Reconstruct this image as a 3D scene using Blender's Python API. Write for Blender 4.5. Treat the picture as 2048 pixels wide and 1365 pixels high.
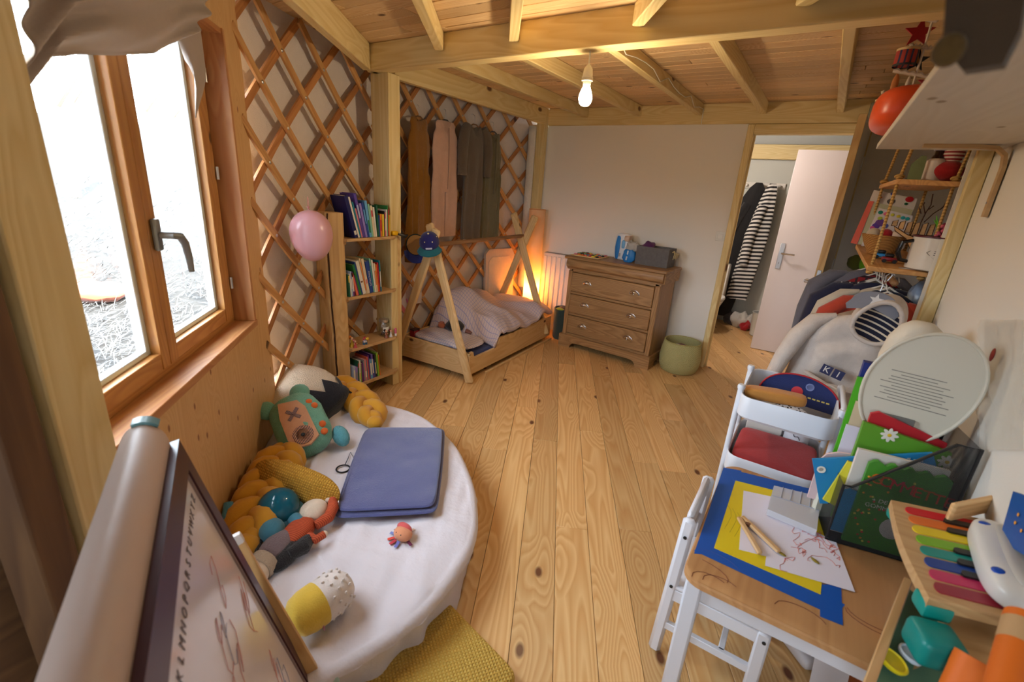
import bpy, bmesh, math, random
from mathutils import Vector, Matrix, Euler
random.seed(7)
for o in list(bpy.data.objects): bpy.data.objects.remove(o)
scene = bpy.context.scene
COL = scene.collection
PI = math.pi
V = Vector
I4 = Matrix.Identity(4)

# ---------------------------------------------------------------- camera
F_PX, PITCH, ROLL, AZ, CAM_H = 920.0, math.radians(18.4), math.radians(4.07), math.radians(32.3), 1.5
CAM = V((0, 0, CAM_H))
_h = V((-math.sin(AZ), math.cos(AZ), 0)); _R0 = V((math.cos(AZ), math.sin(AZ), 0))
_F = _h*math.cos(PITCH) - V((0, 0, math.sin(PITCH))); _U0 = _R0.cross(_F)
_c, _s = math.cos(ROLL), math.sin(ROLL)
_right = _R0*_c + _U0*_s; _up = _U0*_c - _R0*_s
cd = bpy.data.cameras.new('camera'); cam = bpy.data.objects.new('camera', cd); COL.objects.link(cam)
cam.matrix_world = Matrix.Translation(CAM) @ Matrix((_right, _up, -_F)).transposed().to_4x4()
cd.sensor_width = 36.0; cd.lens = F_PX/2048*36; cd.clip_start = 0.02; cd.clip_end = 200
cd.dof.use_dof = True; cd.dof.focus_distance = 3.0; cd.dof.aperture_fstop = 3.2
scene.camera = cam

# ---------------------------------------------------------------- world, sun, exposure
w = bpy.data.worlds.new('sky'); scene.world = w; w.use_nodes = True
bg = w.node_tree.nodes['Background']; bg.inputs[0].default_value = (0.76, 0.86, 1.0, 1); bg.inputs[1].default_value = 12.0
sd = bpy.data.lights.new('sun', 'SUN'); sun = bpy.data.objects.new('sun', sd); COL.objects.link(sun)
sd.energy = 12.0; sd.angle = math.radians(0.6); sd.color = (1.0, 0.94, 0.84)
sun.rotation_euler = V((-0.62, 0.30, -0.60)).to_track_quat('-Z', 'Y').to_euler()
scene.view_settings.view_transform = 'Standard'; scene.view_settings.look = 'None'
scene.view_settings.gamma = 1.0; scene.view_settings.use_curve_mapping = False
scene.view_settings.exposure = 0.70

# ---------------------------------------------------------------- pixel helpers (a pixel gives a direction, a surface gives the distance)
def ray(px, py):
    u = (px-1024)/F_PX; v = (py-682.5)/F_PX
    return _R0*(_c*u+_s*v) - _U0*(-_s*u+_c*v) + _F
def zp(px, py, z=0.0):
    d = ray(px, py); return CAM + d*((z-CAM_H)/d.z)
def yp(px, py, y):
    d = ray(px, py); return CAM + d*(y/d.y)
def xp(px, py, x):
    d = ray(px, py); return CAM + d*(x/d.x)
def vl(px, py, b):
    d = ray(px, py); return CAM + d*(math.hypot(b[0], b[1])/math.hypot(d.x, d.y))
def pp(px, py, P0, n):
    d = ray(px, py); n = V(n); return CAM + d*((V(P0)-CAM).dot(n)/d.dot(n))
CX, CY = 1.11, 3.36                      # centre of the round wall
def onwall(arc, z, R):                   # arc measured at radius 4 from the -X axis, towards the camera
    a = PI + arc/4.0
    return V((CX+R*math.cos(a), CY+R*math.sin(a), z))
def cyl_hit(px, py, R):
    d = ray(px, py); ox, oy = -CX, -CY
    a = d.x*d.x+d.y*d.y; b = 2*(ox*d.x+oy*d.y); c = ox*ox+oy*oy-R*R
    return CAM + d*((-b+math.sqrt(b*b-4*a*c))/(2*a))

# ---------------------------------------------------------------- materials
MATS = {}
def _new(name):
    m = bpy.data.materials.new(name); m.use_nodes = True
    nt = m.node_tree; b = nt.nodes['Principled BSDF']; return m, nt, b
def _rgb(c): return (c[0], c[1], c[2], 1)
def S(c):                                 # sRGB 0-255 to linear
    return tuple(((x/255)/12.92 if x/255 <= .04045 else ((x/255+.055)/1.055)**2.4) for x in c)
def plain(name, col, rough=.6, metal=0, bump=0, bscale=60, var=0, sheen=0, emit=0, trans=0, alpha=1, ior=1.45, sub=0):
    if name in MATS: return MATS[name]
    m, nt, b = _new(name); N = nt.nodes; L = nt.links
    b.inputs['Base Color'].default_value = _rgb(col); b.inputs['Roughness'].default_value = rough
    b.inputs['Metallic'].default_value = metal; b.inputs['IOR'].default_value = ior
    if sheen: b.inputs['Sheen Weight'].default_value = sheen
    if trans: b.inputs['Transmission Weight'].default_value = trans
    if alpha < 1: b.inputs['Alpha'].default_value = alpha
    if emit: b.inputs['Emission Color'].default_value = _rgb(col); b.inputs['Emission Strength'].default_value = emit
    if bump or var:
        tc = N.new('ShaderNodeTexCoord'); nz = N.new('ShaderNodeTexNoise'); nz.inputs['Scale'].default_value = bscale; nz.inputs['Detail'].default_value = 4
        L.new(tc.outputs['Object'], nz.inputs['Vector'])
        if bump:
            bp = N.new('ShaderNodeBump'); bp.inputs['Strength'].default_value = bump; bp.inputs['Distance'].default_value = .01
            L.new(nz.outputs['Fac'], bp.inputs['Height']); L.new(bp.outputs['Normal'], b.inputs['Normal'])
        if var:
            n2 = N.new('ShaderNodeTexNoise'); n2.inputs['Scale'].default_value = bscale*.15; n2.inputs['Detail'].default_value = 5
            L.new(tc.outputs['Object'], n2.inputs['Vector'])
            mx = N.new('ShaderNodeMixRGB'); mx.inputs[1].default_value = _rgb([x*(1-var) for x in col]); mx.inputs[2].default_value = _rgb([min(1, x*(1+var)) for x in col])
            L.new(n2.outputs['Fac'], mx.inputs[0]); L.new(mx.outputs[0], b.inputs['Base Color'])
    MATS[name] = m; return m

def wood(name, light, dark, rough=.45, ring=26, knots=.5, kdens=1.6, vary=.18, knotcol=None, stretch=.07, amount=.55, bump=.08):
    """grain along local X; growth rings, fine streaks, knots; each object gets its own offset and tone"""
    if name in MATS: return MATS[name]
    m, nt, b = _new(name); N = nt.nodes; L = nt.links
    tc = N.new('ShaderNodeTexCoord'); oi = N.new('ShaderNodeObjectInfo')
    off = N.new('ShaderNodeVectorMath'); off.operation = 'MULTIPLY'; off.inputs[1].default_value = (37.0, 23.0, 11.0)
    L.new(oi.outputs['Random'], off.inputs[0])
    add = N.new('ShaderNodeVectorMath'); add.operation = 'ADD'
    L.new(tc.outputs['Object'], add.inputs[0]); L.new(off.outputs[0], add.inputs[1])
    mp = N.new('ShaderNodeMapping'); mp.inputs['Scale'].default_value = (stretch, 1, 1); L.new(add.outputs[0], mp.inputs['Vector'])
    # knots
    mk = N.new('ShaderNodeMapping'); mk.inputs['Scale'].default_value = (kdens*.8, kdens*1.5, 0); L.new(add.outputs[0], mk.inputs['Vector'])
    vo = N.new('ShaderNodeTexVoronoi'); vo.voronoi_dimensions = '2D'; vo.inputs['Scale'].default_value = 1.5; vo.inputs['Randomness'].default_value = 1.0; L.new(mk.outputs[0], vo.inputs['Vector'])
    # ring field: low-frequency noise plus pull around knots
    nz = N.new('ShaderNodeTexNoise'); nz.inputs['Scale'].default_value = 5.0; nz.inputs['Detail'].default_value = 1.5; L.new(mp.outputs[0], nz.inputs['Vector'])
    kn = N.new('ShaderNodeMapRange'); kn.inputs[1].default_value = 0; kn.inputs[2].default_value = .35; kn.inputs[3].default_value = .22*knots; kn.inputs[4].default_value = 0
    L.new(vo.outputs['Distance'], kn.inputs[0])
    ad = N.new('ShaderNodeMath'); ad.operation = 'ADD'; L.new(nz.outputs['Fac'], ad.inputs[0]); L.new(kn.outputs[0], ad.inputs[1])
    mu = N.new('ShaderNodeMath'); mu.operation = 'MULTIPLY'; mu.inputs[1].default_value = ring; L.new(ad.outputs[0], mu.inputs[0])
    fr = N.new('ShaderNodeMath'); fr.operation = 'FRACT'; L.new(mu.outputs[0], fr.inputs[0])
    rr = N.new('ShaderNodeValToRGB'); e = rr.color_ramp.elements; e[0].position = 0; e[0].color = (0, 0, 0, 1); e[1].position = .72; e[1].color = (1, 1, 1, 1)
    e2 = rr.color_ramp.elements.new(1.0); e2.color = (0, 0, 0, 1); L.new(fr.outputs[0], rr.inputs[0])
    # fine streaks
    ms = N.new('ShaderNodeMapping'); ms.inputs['Scale'].default_value = (2.0, 90, 90); L.new(add.outputs[0], ms.inputs['Vector'])
    ns = N.new('ShaderNodeTexNoise'); ns.inputs['Scale'].default_value = 1.0; ns.inputs['Detail'].default_value = 3; L.new(ms.outputs[0], ns.inputs['Vector'])
    f1 = N.new('ShaderNodeMath'); f1.operation = 'MULTIPLY'; f1.inputs[1].default_value = amount; L.new(rr.outputs[0], f1.inputs[0])
    f2 = N.new('ShaderNodeMath'); f2.operation = 'MULTIPLY_ADD'; f2.inputs[1].default_value = .35; L.new(ns.outputs['Fac'], f2.inputs[0]); L.new(f1.outputs[0], f2.inputs[2])
    f2.use_clamp = True
    mx = N.new('ShaderNodeMixRGB'); mx.inputs[1].default_value = _rgb(light); mx.inputs[2].default_value = _rgb(dark); L.new(f2.outputs[0], mx.inputs[0])
    # per-object tone
    hv = N.new('ShaderNodeHueSaturation')
    mr = N.new('ShaderNodeMapRange'); mr.inputs[3].default_value = 1-vary; mr.inputs[4].default_value = 1+vary; L.new(oi.outputs['Random'], mr.inputs[0]); L.new(mr.outputs[0], hv.inputs['Value'])
    L.new(mx.outputs[0], hv.inputs['Color'])
    out = hv.outputs['Color']
    if knots > 0:
        kr = N.new('ShaderNodeMapRange'); kr.inputs[1].default_value = .028; kr.inputs[2].default_value = .055; kr.inputs[3].default_value = 1; kr.inputs[4].default_value = 0; L.new(vo.outputs['Distance'], kr.inputs[0])
        gate = N.new('ShaderNodeMath'); gate.operation = 'GREATER_THAN'; gate.inputs[1].default_value = 1-knots
        sp = N.new('ShaderNodeSeparateColor'); L.new(vo.outputs['Color'], sp.inputs[0]); L.new(sp.outputs[0], gate.inputs[0])
        kg = N.new('ShaderNodeMath'); kg.operation = 'MULTIPLY'; L.new(kr.outputs[0], kg.inputs[0]); L.new(gate.outputs[0], kg.inputs[1])
        mk2 = N.new('ShaderNodeMixRGB'); mk2.inputs[2].default_value = _rgb(knotcol or [x*.22 for x in dark]); L.new(kg.outputs[0], mk2.inputs[0]); L.new(out, mk2.inputs[1]); out = mk2.outputs[0]
    L.new(out, b.inputs['Base Color']); b.inputs['Roughness'].default_value = rough
    if bump:
        bp = N.new('ShaderNodeBump'); bp.inputs['Strength'].default_value = bump; bp.inputs['Distance'].default_value = .004
        L.new(f2.outputs[0], bp.inputs['Height']); L.new(bp.outputs['Normal'], b.inputs['Normal'])
    MATS[name] = m; return m

def pattern(name, colA, colB, kind, scale, width=.5, rough=.85, axis=0, coord='Object', bump=0, rot=(0, 0, 0)):
    """stripes / grid lines / dots / waffle / weave in object space"""
    if name in MATS: return MATS[name]
    m, nt, b = _new(name); N = nt.nodes; L = nt.links
    tc = N.new('ShaderNodeTexCoord'); mp = N.new('ShaderNodeMapping'); mp.inputs['Scale'].default_value = (scale, scale, scale); mp.inputs['Rotation'].default_value = rot
    L.new(tc.outputs[coord], mp.inputs['Vector']); sx = N.new('ShaderNodeSeparateXYZ'); L.new(mp.outputs[0], sx.inputs[0])
    def line(i):
        f = N.new('ShaderNodeMath'); f.operation = 'FRACT'; L.new(sx.outputs[i], f.inputs[0])
        g = N.new('ShaderNodeMath'); g.operation = 'LESS_THAN'; g.inputs[1].default_value = width; L.new(f.outputs[0], g.inputs[0]); return g.outputs[0]
    def wavef(i):
        f = N.new('ShaderNodeMath'); f.operation = 'MULTIPLY'; f.inputs[1].default_value = 2*PI; L.new(sx.outputs[i], f.inputs[0])
        g = N.new('ShaderNodeMath'); g.operation = 'SINE'; L.new(f.outputs[0], g.inputs[0]); return g.outputs[0]
    if kind == 'stripes': fac = line(axis)
    elif kind == 'grid':
        mxm = N.new('ShaderNodeMath'); mxm.operation = 'MAXIMUM'; ax = [i for i in range(3) if i != axis]
        L.new(line(ax[0]), mxm.inputs[0]); L.new(line(ax[1]), mxm.inputs[1]); fac = mxm.outputs[0]
    elif kind == 'dots':
        vo = N.new('ShaderNodeTexVoronoi'); vo.inputs['Scale'].default_value = 1; vo.inputs['Randomness'].default_value = .75; L.new(mp.outputs[0], vo.inputs['Vector'])
        g = N.new('ShaderNodeMath'); g.operation = 'LESS_THAN'; g.inputs[1].default_value = width; L.new(vo.outputs['Distance'], g.inputs[0]); fac = g.outputs[0]
    else:
        ax = [i for i in range(3) if i != axis]
        a_, b_ = wavef(ax[0]), wavef(ax[1])
        mm = N.new('ShaderNodeMath'); mm.operation = 'MAXIMUM' if kind == 'waffle' else 'MULTIPLY'; L.new(a_, mm.inputs[0]); L.new(b_, mm.inputs[1])
        mr = N.new('ShaderNodeMapRange'); mr.inputs[1].default_value = -1; mr.inputs[2].default_value = 1; L.new(mm.outputs[0], mr.inputs[0]); fac = mr.outputs[0]
        bp = N.new('ShaderNodeBump'); bp.inputs['Strength'].default_value = bump or .6; bp.inputs['Distance'].default_value = .4/scale
        L.new(fac, bp.inputs['Height']); L.new(bp.outputs['Normal'], b.inputs['Normal'])
    mx = N.new('ShaderNodeMixRGB'); mx.inputs[1].default_value = _rgb(colA); mx.inputs[2].default_value = _rgb(colB); L.new(fac, mx.inputs[0]); L.new(mx.outputs[0], b.inputs['Base Color'])
    b.inputs['Roughness'].default_value = rough
    MATS[name] = m; return m

def cloth(name, col, rough=.95, bscale=260, bump=.25, var=.10, sheen=.25):
    return plain(name, col, rough, 0, bump, bscale, var, sheen)

# ---------------------------------------------------------------- mesh helpers
WM = {}
def link(o, parent=None, M=I4):
    COL.objects.link(o)
    if parent is not None:
        o.parent = parent; o.matrix_parent_inverse = WM[parent.name].inverted()
    o.matrix_basis = M; WM[o.name] = M.copy()
    return o
USED = {}
def T(name, label, cat, loc=(0, 0, 0), group=None):
    o = bpy.data.objects.new(name, None); o.empty_display_size = .05
    link(o, None, Matrix.Translation(V(loc))); o['label'] = label; o['category'] = cat
    if group: o['group'] = group
    return o
def tag(o, label=None, cat=None, group=None, kind=None):
    if label: o['label'] = label
    if cat: o['category'] = cat
    if group: o['group'] = group
    if kind: o['kind'] = kind
    return o
def loc(x, y, z): return Matrix.Translation(V((x, y, z)))
def rot(ax, deg): return Matrix.Rotation(math.radians(deg), 4, ax)
def frame(o, x, y):                      # matrix with origin o, local X along x, local Y near y
    x = V(x).normalized(); z = x.cross(V(y)).normalized(); y = z.cross(x)
    return Matrix.Translation(V(o)) @ Matrix((x, y, z)).transposed().to_4x4()
def sgn(a): return 1 if a >= 0 else -1
class MB:
    def __init__(s): s.bm = bmesh.new(); s.mi = 0
    def _f(s, vs):
        try:
            f = s.bm.faces.new(vs); f.material_index = s.mi; return f
        except ValueError: return None
    def box(s, sx, sy, sz, M=I4, bev=0, seg=1):
        r = bmesh.ops.create_cube(s.bm, size=1.0, matrix=M @ Matrix.Diagonal((sx, sy, sz, 1)))
        fs = set()
        for v in r['verts']: fs.update(v.link_faces)
        for f in fs: f.material_index = s.mi
        if bev:
            es = set()
            for v in r['verts']: es.update(v.link_edges)
            r2 = bmesh.ops.bevel(s.bm, geom=list(es), offset=bev, segments=seg, affect='EDGES', profile=.5)
            for f in r2['faces']: f.material_index = s.mi
        return s
    def bx(s, a, b, bev=0, seg=1):       # by corners
        a, b = V(a), V(b); c = (a+b)/2; d = b-a
        return s.box(abs(d.x), abs(d.y), abs(d.z), Matrix.Translation(c), bev, seg)
    def loft(s, rings, cap0=True, cap1=True, closed=False):
        vr = [[s.bm.verts.new(p) for p in r] for r in rings]; n = len(vr[0])
        k = len(vr)
        for i in range(k if closed else k-1):
            a, b = vr[i], vr[(i+1) % k]
            for j in range(n): s._f((a[j], a[(j+1) % n], b[(j+1) % n], b[j]))
        if not closed:
            if cap0: s._f(list(reversed(vr[0])))
            if cap1: s._f(vr[-1])
        return s
    def lathe(s, prof, n=24, M=I4, sx=1, sy=1, cap0=True, cap1=True):
        return s.loft([[M @ V((r*sx*math.cos(2*PI*j/n), r*sy*math.sin(2*PI*j/n), z)) for j in range(n)] for r, z in prof], cap0, cap1)
    def cyl(s, r1, r2, h, M=I4, n=20): return s.lathe([(r1, 0), (r2, h)], n, M)
    def tube(s, pts, r, n=8, closed=False, M=I4, flat=1.0):
        pts = [M @ V(p) for p in pts]; k = len(pts); rings = []; ref = None
        for i, p in enumerate(pts):
            if closed: t = (pts[(i+1) % k]-pts[i-1])
            else: t = pts[min(i+1, k-1)]-pts[max(i-1, 0)]
            t = t.normalized() if t.length > 1e-9 else V((0, 0, 1))
            if ref is None: ref = V((0, 0, 1)) if abs(t.z) < .9 else V((1, 0, 0))
            x = ref-t*ref.dot(t)
            if x.length < 1e-6: x = t.orthogonal()
            x.normalize(); y = t.cross(x); ref = x
            rr = r[i] if isinstance(r, (list, tuple)) else r
            rings.append([p+(x*math.cos(2*PI*j/n)*flat+y*math.sin(2*PI*j/n))*rr for j in range(n)])
        return s.loft(rings, closed=closed)
    def prism(s, poly, h, M=I4, h0=0.0):
        a = [M @ V((x, y, h0)) for x, y in poly]; b = [M @ V((x, y, h)) for x, y in poly]
        return s.loft([a, b])
    def ell(s, rx, ry, rz, M=I4, n=20, m=12, fn=None, e=1.0):
        rings = []
        for i in range(1, m):
            th = -PI/2+PI*i/m
            ring = []
            for j in range(n):
                ph = 2*PI*j/n
                cx, cy, cz = math.cos(th)*math.cos(ph), math.cos(th)*math.sin(ph), math.sin(th)
                if e != 1.0: cx, cy, cz = [sgn(q)*abs(q)**e for q in (cx, cy, cz)]
                p = V((cx*rx, cy*ry, cz*rz))
                if fn: p = fn(p)
                ring.append(M @ p)
            rings.append(ring)
        bot = V((0, 0, -rz)); top = V((0, 0, rz))
        if fn: bot = fn(bot); top = fn(top)
        vr = [[s.bm.verts.new(p) for p in r] for r in rings]
        for i in range(len(vr)-1):
            for j in range(n): s._f((vr[i][j], vr[i][(j+1) % n], vr[i+1][(j+1) % n], vr[i+1][j]))
        vb = s.bm.verts.new(M @ bot); vt = s.bm.verts.new(M @ top)
        for j in range(n):
            s._f((vb, vr[0][(j+1) % n], vr[0][j])); s._f((vt, vr[-1][j], vr[-1][(j+1) % n]))
        return s
    def grid(s, fn, nu, nv, M=I4, closed_u=False, flip=False):
        vs = [[s.bm.verts.new(M @ V(fn(i/nu, j/nv))) for i in range(nu if closed_u else nu+1)] for j in range(nv+1)]
        for j in range(nv):
            for i in range(nu):
                i2 = (i+1) % nu if closed_u else i+1
                q = (vs[j][i], vs[j][i2], vs[j+1][i2], vs[j+1][i])
                s._f(tuple(reversed(q)) if flip else q)
        return s
    def done(s, name, mat, parent=None, M=I4, sharp=38, smooth=True, kind=None, normals=True):
        if normals: bmesh.ops.recalc_face_normals(s.bm, faces=s.bm.faces[:])
        if smooth:
            lim = math.radians(sharp)
            for f in s.bm.faces: f.smooth = True
            for e in s.bm.edges:
                if len(e.link_faces) == 2 and e.calc_face_angle(0) > lim: e.smooth = False
        me = bpy.data.meshes.new(name); s.bm.to_mesh(me); s.bm.free()
        for m in (mat if isinstance(mat, (list, tuple)) else [mat]): me.materials.append(m)
        o = bpy.data.objects.new(name, me)
        if kind: o['kind'] = kind
        return link(o, parent, M)
def board(name, p0, p1, wdt, thk, mat, parent=None, side=(0, 0, 1), bev=.002, kind=None):
    """box with its length (and grain) along local X from p0 to p1; wdt along the direction nearest `side`"""
    p0, p1 = V(p0), V(p1); L = (p1-p0).length
    M = frame((p0+p1)/2, p1-p0, side)
    return MB().box(L, wdt, thk, I4, bev).done(name, mat, parent, M, kind=kind)
_txt = {}
def text(name, body, size, mat, parent, M, align='CENTER', extr=.0004, bold=0):
    cu = bpy.data.curves.new(name, 'FONT'); cu.body = body; cu.size = size; cu.align_x = align; cu.align_y = 'CENTER'; cu.extrude = extr; cu.offset = bold; cu.resolution_u = 3
    t = bpy.data.objects.new('tmp_text', cu); COL.objects.link(t)
    dg = bpy.context.evaluated_depsgraph_get(); me = bpy.data.meshes.new_from_object(t.evaluated_get(dg))
    bpy.data.objects.remove(t); bpy.data.curves.remove(cu)
    me.name = name; me.materials.clear(); me.materials.append(mat)
    return link(bpy.data.objects.new(name, me), parent, M)
def smoothstep(a, b, x):
    t = max(0, min(1, (x-a)/(b-a))); return t*t*(3-2*t)
from mathutils import noise as _nz
def nz(x, y=0, z=0, s=1.0): return _nz.noise(V((x*s, y*s, z*s)))
# ================================================================ SETTING
W_FLOOR = wood('pine_floor', S((234, 196, 138)), S((206, 148, 86)), rough=.36, ring=30, knots=.55, kdens=1.3, vary=.16, knotcol=S((112, 66, 40)), amount=.6)
W_CEIL = wood('pine_ceiling', S((232, 202, 156)), S((200, 152, 100)), rough=.6, ring=60, knots=.7, kdens=1.5, vary=.14, knotcol=S((96, 60, 36)), stretch=.03, amount=.5)
W_BEAM = wood('spruce_beam', S((236, 214, 160)), S((212, 180, 112)), rough=.6, ring=22, knots=.5, kdens=1.0, vary=.05, knotcol=S((110, 70, 40)), amount=.5)
W_FRAME = wood('window_larch', S((200, 146, 82)), S((168, 106, 54)), rough=.4, ring=24, knots=.3, vary=.05)
W_PANEL = wood('spruce_panel', S((222, 180, 124)), S((196, 142, 84)), rough=.6, ring=20, knots=.7, kdens=2.9, vary=.02, knotcol=S((150, 98, 60)), amount=.3)
W_DARK = wood('dark_wall_wood', S((120, 84, 50)), S((80, 50, 28)), rough=.7, ring=18, knots=.4, vary=.05)
M_WHITE = plain('white_paint', S((236, 230, 222)), .7, bump=.05, bscale=120)
M_WALLR = plain('white_paint_side', S((232, 226, 216)), .7, bump=.05, bscale=120)
M_CANVAS = cloth('canvas_lining', S((226, 214, 206)), bscale=180, bump=.3, var=.05)
M_STEEL = plain('bolt_steel', (.62, .62, .64), .3, 1)
M_GREYM = plain('grey_metal', S((128, 128, 128)), .4, .3)
YB = 4.484; ZC = 2.278; XW = .50
def struct(o): o['kind'] = 'structure'; return o

# ---- floor: slab and boards
fl = struct(MB().bx((-4.2, -2.0, -.12), (2.2, 7.6, -.012)).done('floor', plain('floor_gap', S((70, 44, 24)), .9)))
th = math.radians(-27.7); DV = V((math.sin(th), math.cos(th), 0)); PV = V((math.cos(th), -math.sin(th), 0))
BW = .1505; rnd = random.Random(3)
def in_room(p): return (p.x-CX)**2+(p.y-CY)**2 < 4.1**2 and p.y > -1.5 and p.x < 1.5 and p.y < 6.75
k0 = -26
for k in range(k0, 24):
    u = -.0275+BW*k
    ts = [t*.05-3 for t in range(0, 240) if in_room(PV*(u+BW/2)+DV*(t*.05-3))]
    if not ts: continue
    t0, t1 = ts[0], ts[-1]; t = t0; first = True
    while t < t1-.05:
        L = rnd.uniform(.5, 2.0) if first else rnd.uniform(1.3, 2.3); first = False
        e = min(t+L, t1)
        if t1-e < .3: e = t1
        c = PV*(u+BW/2)+DV*((t+e)/2)
        dz = rnd.uniform(-.0006, .0004)
        MB().box(e-t-.0012, BW-.0016, .012, I4, .0012).done('floorboard', W_FLOOR, fl, frame((c.x, c.y, -.006+dz), DV, PV))
        t = e

# ---- ceiling: deck and planks
_roof = [(CX+4.22*math.cos(a), CY+4.22*math.sin(a)) for a in [2*PI*i/72 for i in range(72)]]
ce = struct(MB().prism(_roof, ZC+.16, h0=ZC+.018).bx((-1.25, -1.6, ZC+.019), (1.2, .6, ZC+.15)).done('ceiling', plain('roof_dark', S((90, 60, 36)), .9)))
PW = .098; y = -1.3; row = 0
while y < 4.44:
    x = -3.35 - rnd.uniform(0, 1.0)
    while x < .75:
        L = rnd.uniform(1.5, 2.6); x1 = min(x+L, .8)
        a = max(x, -3.3)
        if x1-a > .05 and math.hypot((a+x1)/2-CX, y-CY) < 4.3:
            MB().box(x1-a-.002, PW-.004, .018, I4, .003).done('ceiling_plank', W_CEIL, ce, loc((a+x1)/2, y+PW/2, ZC+.009))
        x = x1
    y += PW; row += 1

# ---- beams, joists, posts
def beam(name, p0, p1, wdt, thk, side=(0, 0, 1), m=None):
    return struct(board(name, p0, p1, wdt, thk, m or W_BEAM, None, side, .004))
ZB = 2.13; HB = ZC-ZB
beam('trim_1', (-2.60, 2.235, (ZB+ZC)/2), (.70, 2.235, (ZB+ZC)/2), HB, .09)                     # main cross beam
beam('trim_2', (-2.595, 2.40, (ZB+ZC)/2), (-2.595, 4.40, (ZB+ZC)/2), HB, .05)                     # left ring beam beyond the post
b1d = V((.575, -.818, 0)); b1n = V((-.818, -.575, 0))
pA = V((-2.565, 2.194, 0))+b1n*.025; beam('trim_3', pA+V((0, 0, (ZB+ZC)/2)), pA+b1d*2.25+V((0, 0, (ZB+ZC)/2)), HB, .05)
beam('trim_4', (-2.57, YB-.005, 2.20), (.75, YB-.005, 2.20), .155, .05)                            # beam over the white wall
for i, x in enumerate((-2.155, -1.63, -1.10, -.61, -.095)):
    beam('ceiling_joist', (x, 2.285, 2.234), (x, 4.455, 2.234), .088, .048)
for (x, y_) in ((-1.992, 2.186), (-1.50, 2.172), (-.86, 2.160), (-.25, 2.165), (.33, 2.165)):
    p = V((x, 2.186, 2.232)); beam('ceiling_joist', p, p+b1d*2.3, .085, .05)
pc = beam('trim_5', (-2.555, 2.30, 0.0), (-2.555, 2.30, ZB), .165, .10, (1, 0, 0))                # pillar behind the bookcase
beam('trim_6', (-2.615, YB-.06, 0), (-2.615, YB-.06, 2.275), .085, .085, (1, 0, 0))
post_top = beam('trim_7', (-2.59, 2.25, ZB), (-2.59, 2.25, ZC), .07, .07, (1, 0, 0))
for zz in (2.175, 2.235):
    MB().cyl(.006, .006, .006, loc(-2.565, 2.214, zz) @ rot('X', 90), 10).done('bolt', M_STEEL, post_top)

# ---- round lattice wall with its canvas
RL = 4.0
cv = MB()
def canv(u, v):
    arc = -1.40+3.58*u; z = -.02+2.32*v
    fold = .012*math.sin(arc*9+1.2*math.sin(z*1.3))*nz(arc*1.7, 3.1)+.008*nz(arc*5, z*1.2)
    return onwall(arc, z, 4.055+fold)
cv.grid(canv, 160, 24)
wl = struct(cv.done('wall_left', M_CANVAS))
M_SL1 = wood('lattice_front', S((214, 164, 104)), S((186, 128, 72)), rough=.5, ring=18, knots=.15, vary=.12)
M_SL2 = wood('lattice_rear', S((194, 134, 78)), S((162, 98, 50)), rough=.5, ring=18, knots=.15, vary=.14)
def lattice(a0, da, par, amin, amax, zmin, zmax, z0, dz, root):
    """columns a0+i*da, rows z0+n*dz, bolts where (i+n) even (par 0)"""
    W2, TH = .019, .0065
    def slat(aS, zS, sl, R, mat):      # line a = aS + sl*(z-zS)
        z1, z2 = zmin, zmax
        zs = []
        n = 14
        for q in range(n+1):
            z = z1+(z2-z1)*q/n; a = aS+sl*(z-zS); zs.append((a, z))
        pts = [(a, z) for a, z in zs if amin <= a <= amax]
        if len(pts) < 2: return None
        # exact trims
        def at(a): return (a, zS+(a-aS)/sl)
        for lim in (amin, amax):
            z = zS+(lim-aS)/sl
            if zmin < z < zmax: pts.append((lim, z))
        pts.sort(key=lambda q: q[1])
        ln = math.hypot(1, sl); nx, nzz = 1/ln, -sl/ln       # normal in (a,z)
        pc_ = pts[len(pts)//2]; pm = onwall(pc_[0], pc_[1], R)
        e0, e1 = onwall(*pts[0], R), onwall(*pts[-1], R)
        M = frame(pm, e1-e0, V((CX-pm.x, CY-pm.y, 0))); Mi = M.inverted()
        rings = []
        for a, z in pts:
            rings.append([Mi @ onwall(a+nx*W2*s1, z+nzz*W2*s1, R+TH*s2) for s1, s2 in ((-1, -1), (1, -1), (1, 1), (-1, 1))])
        return MB().loft(rings).done('slat', mat, root, M, sharp=30)
    front = {}
    sl = da/dz
    lo = int((amin-a0)/da)-14; hi = int((amax-a0)/da)+14
    for i in range(lo, hi):
        if (i-par) % 2: continue
        aS, zS = a0+i*da, z0
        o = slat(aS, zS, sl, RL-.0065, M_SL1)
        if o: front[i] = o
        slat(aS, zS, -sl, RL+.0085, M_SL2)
    for i in range(lo, hi):
        for n in range(-6, 16):
            if (i+n-par) % 2: continue
            a, z = a0+i*da, z0+n*dz
            if amin+.01 < a < amax-.01 and zmin+.02 < z < zmax-.02:
                fi = i-n
                if fi in front:
                    p = onwall(a, z, RL-.013); M = frame(p, (0, 0, 1), V((math.sin(PI+a/4), -math.cos(PI+a/4), 0)))
                    d = V((CX-p.x, CY-p.y, 0)).normalized(); M = frame(p, (0, 0, 1), d.cross(V((0, 0, 1))))
                    if (M.to_3x3() @ V((0, 0, 1))).dot(d) < 0: M = M @ rot('X', 180)
                    MB().lathe([(.0095, 0), (.0085, .003), (.004, .0055)], 10).done('bolt', M_STEEL, front[fi], M)
ra = T('lattice_screen', 'curved wooden lattice screen with steel bolts beside the window, behind the bookcase', 'lattice', onwall(1.6, 0, 4.0), None)
lattice(1.911, .193, 0, 1.02, 2.30, .02, 2.25, .655, .1765, ra)
rb = T('lattice_screen', 'curved wooden lattice screen behind the bed with garments hung on it', 'lattice', onwall(0, 0, 4.0), None)
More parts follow.
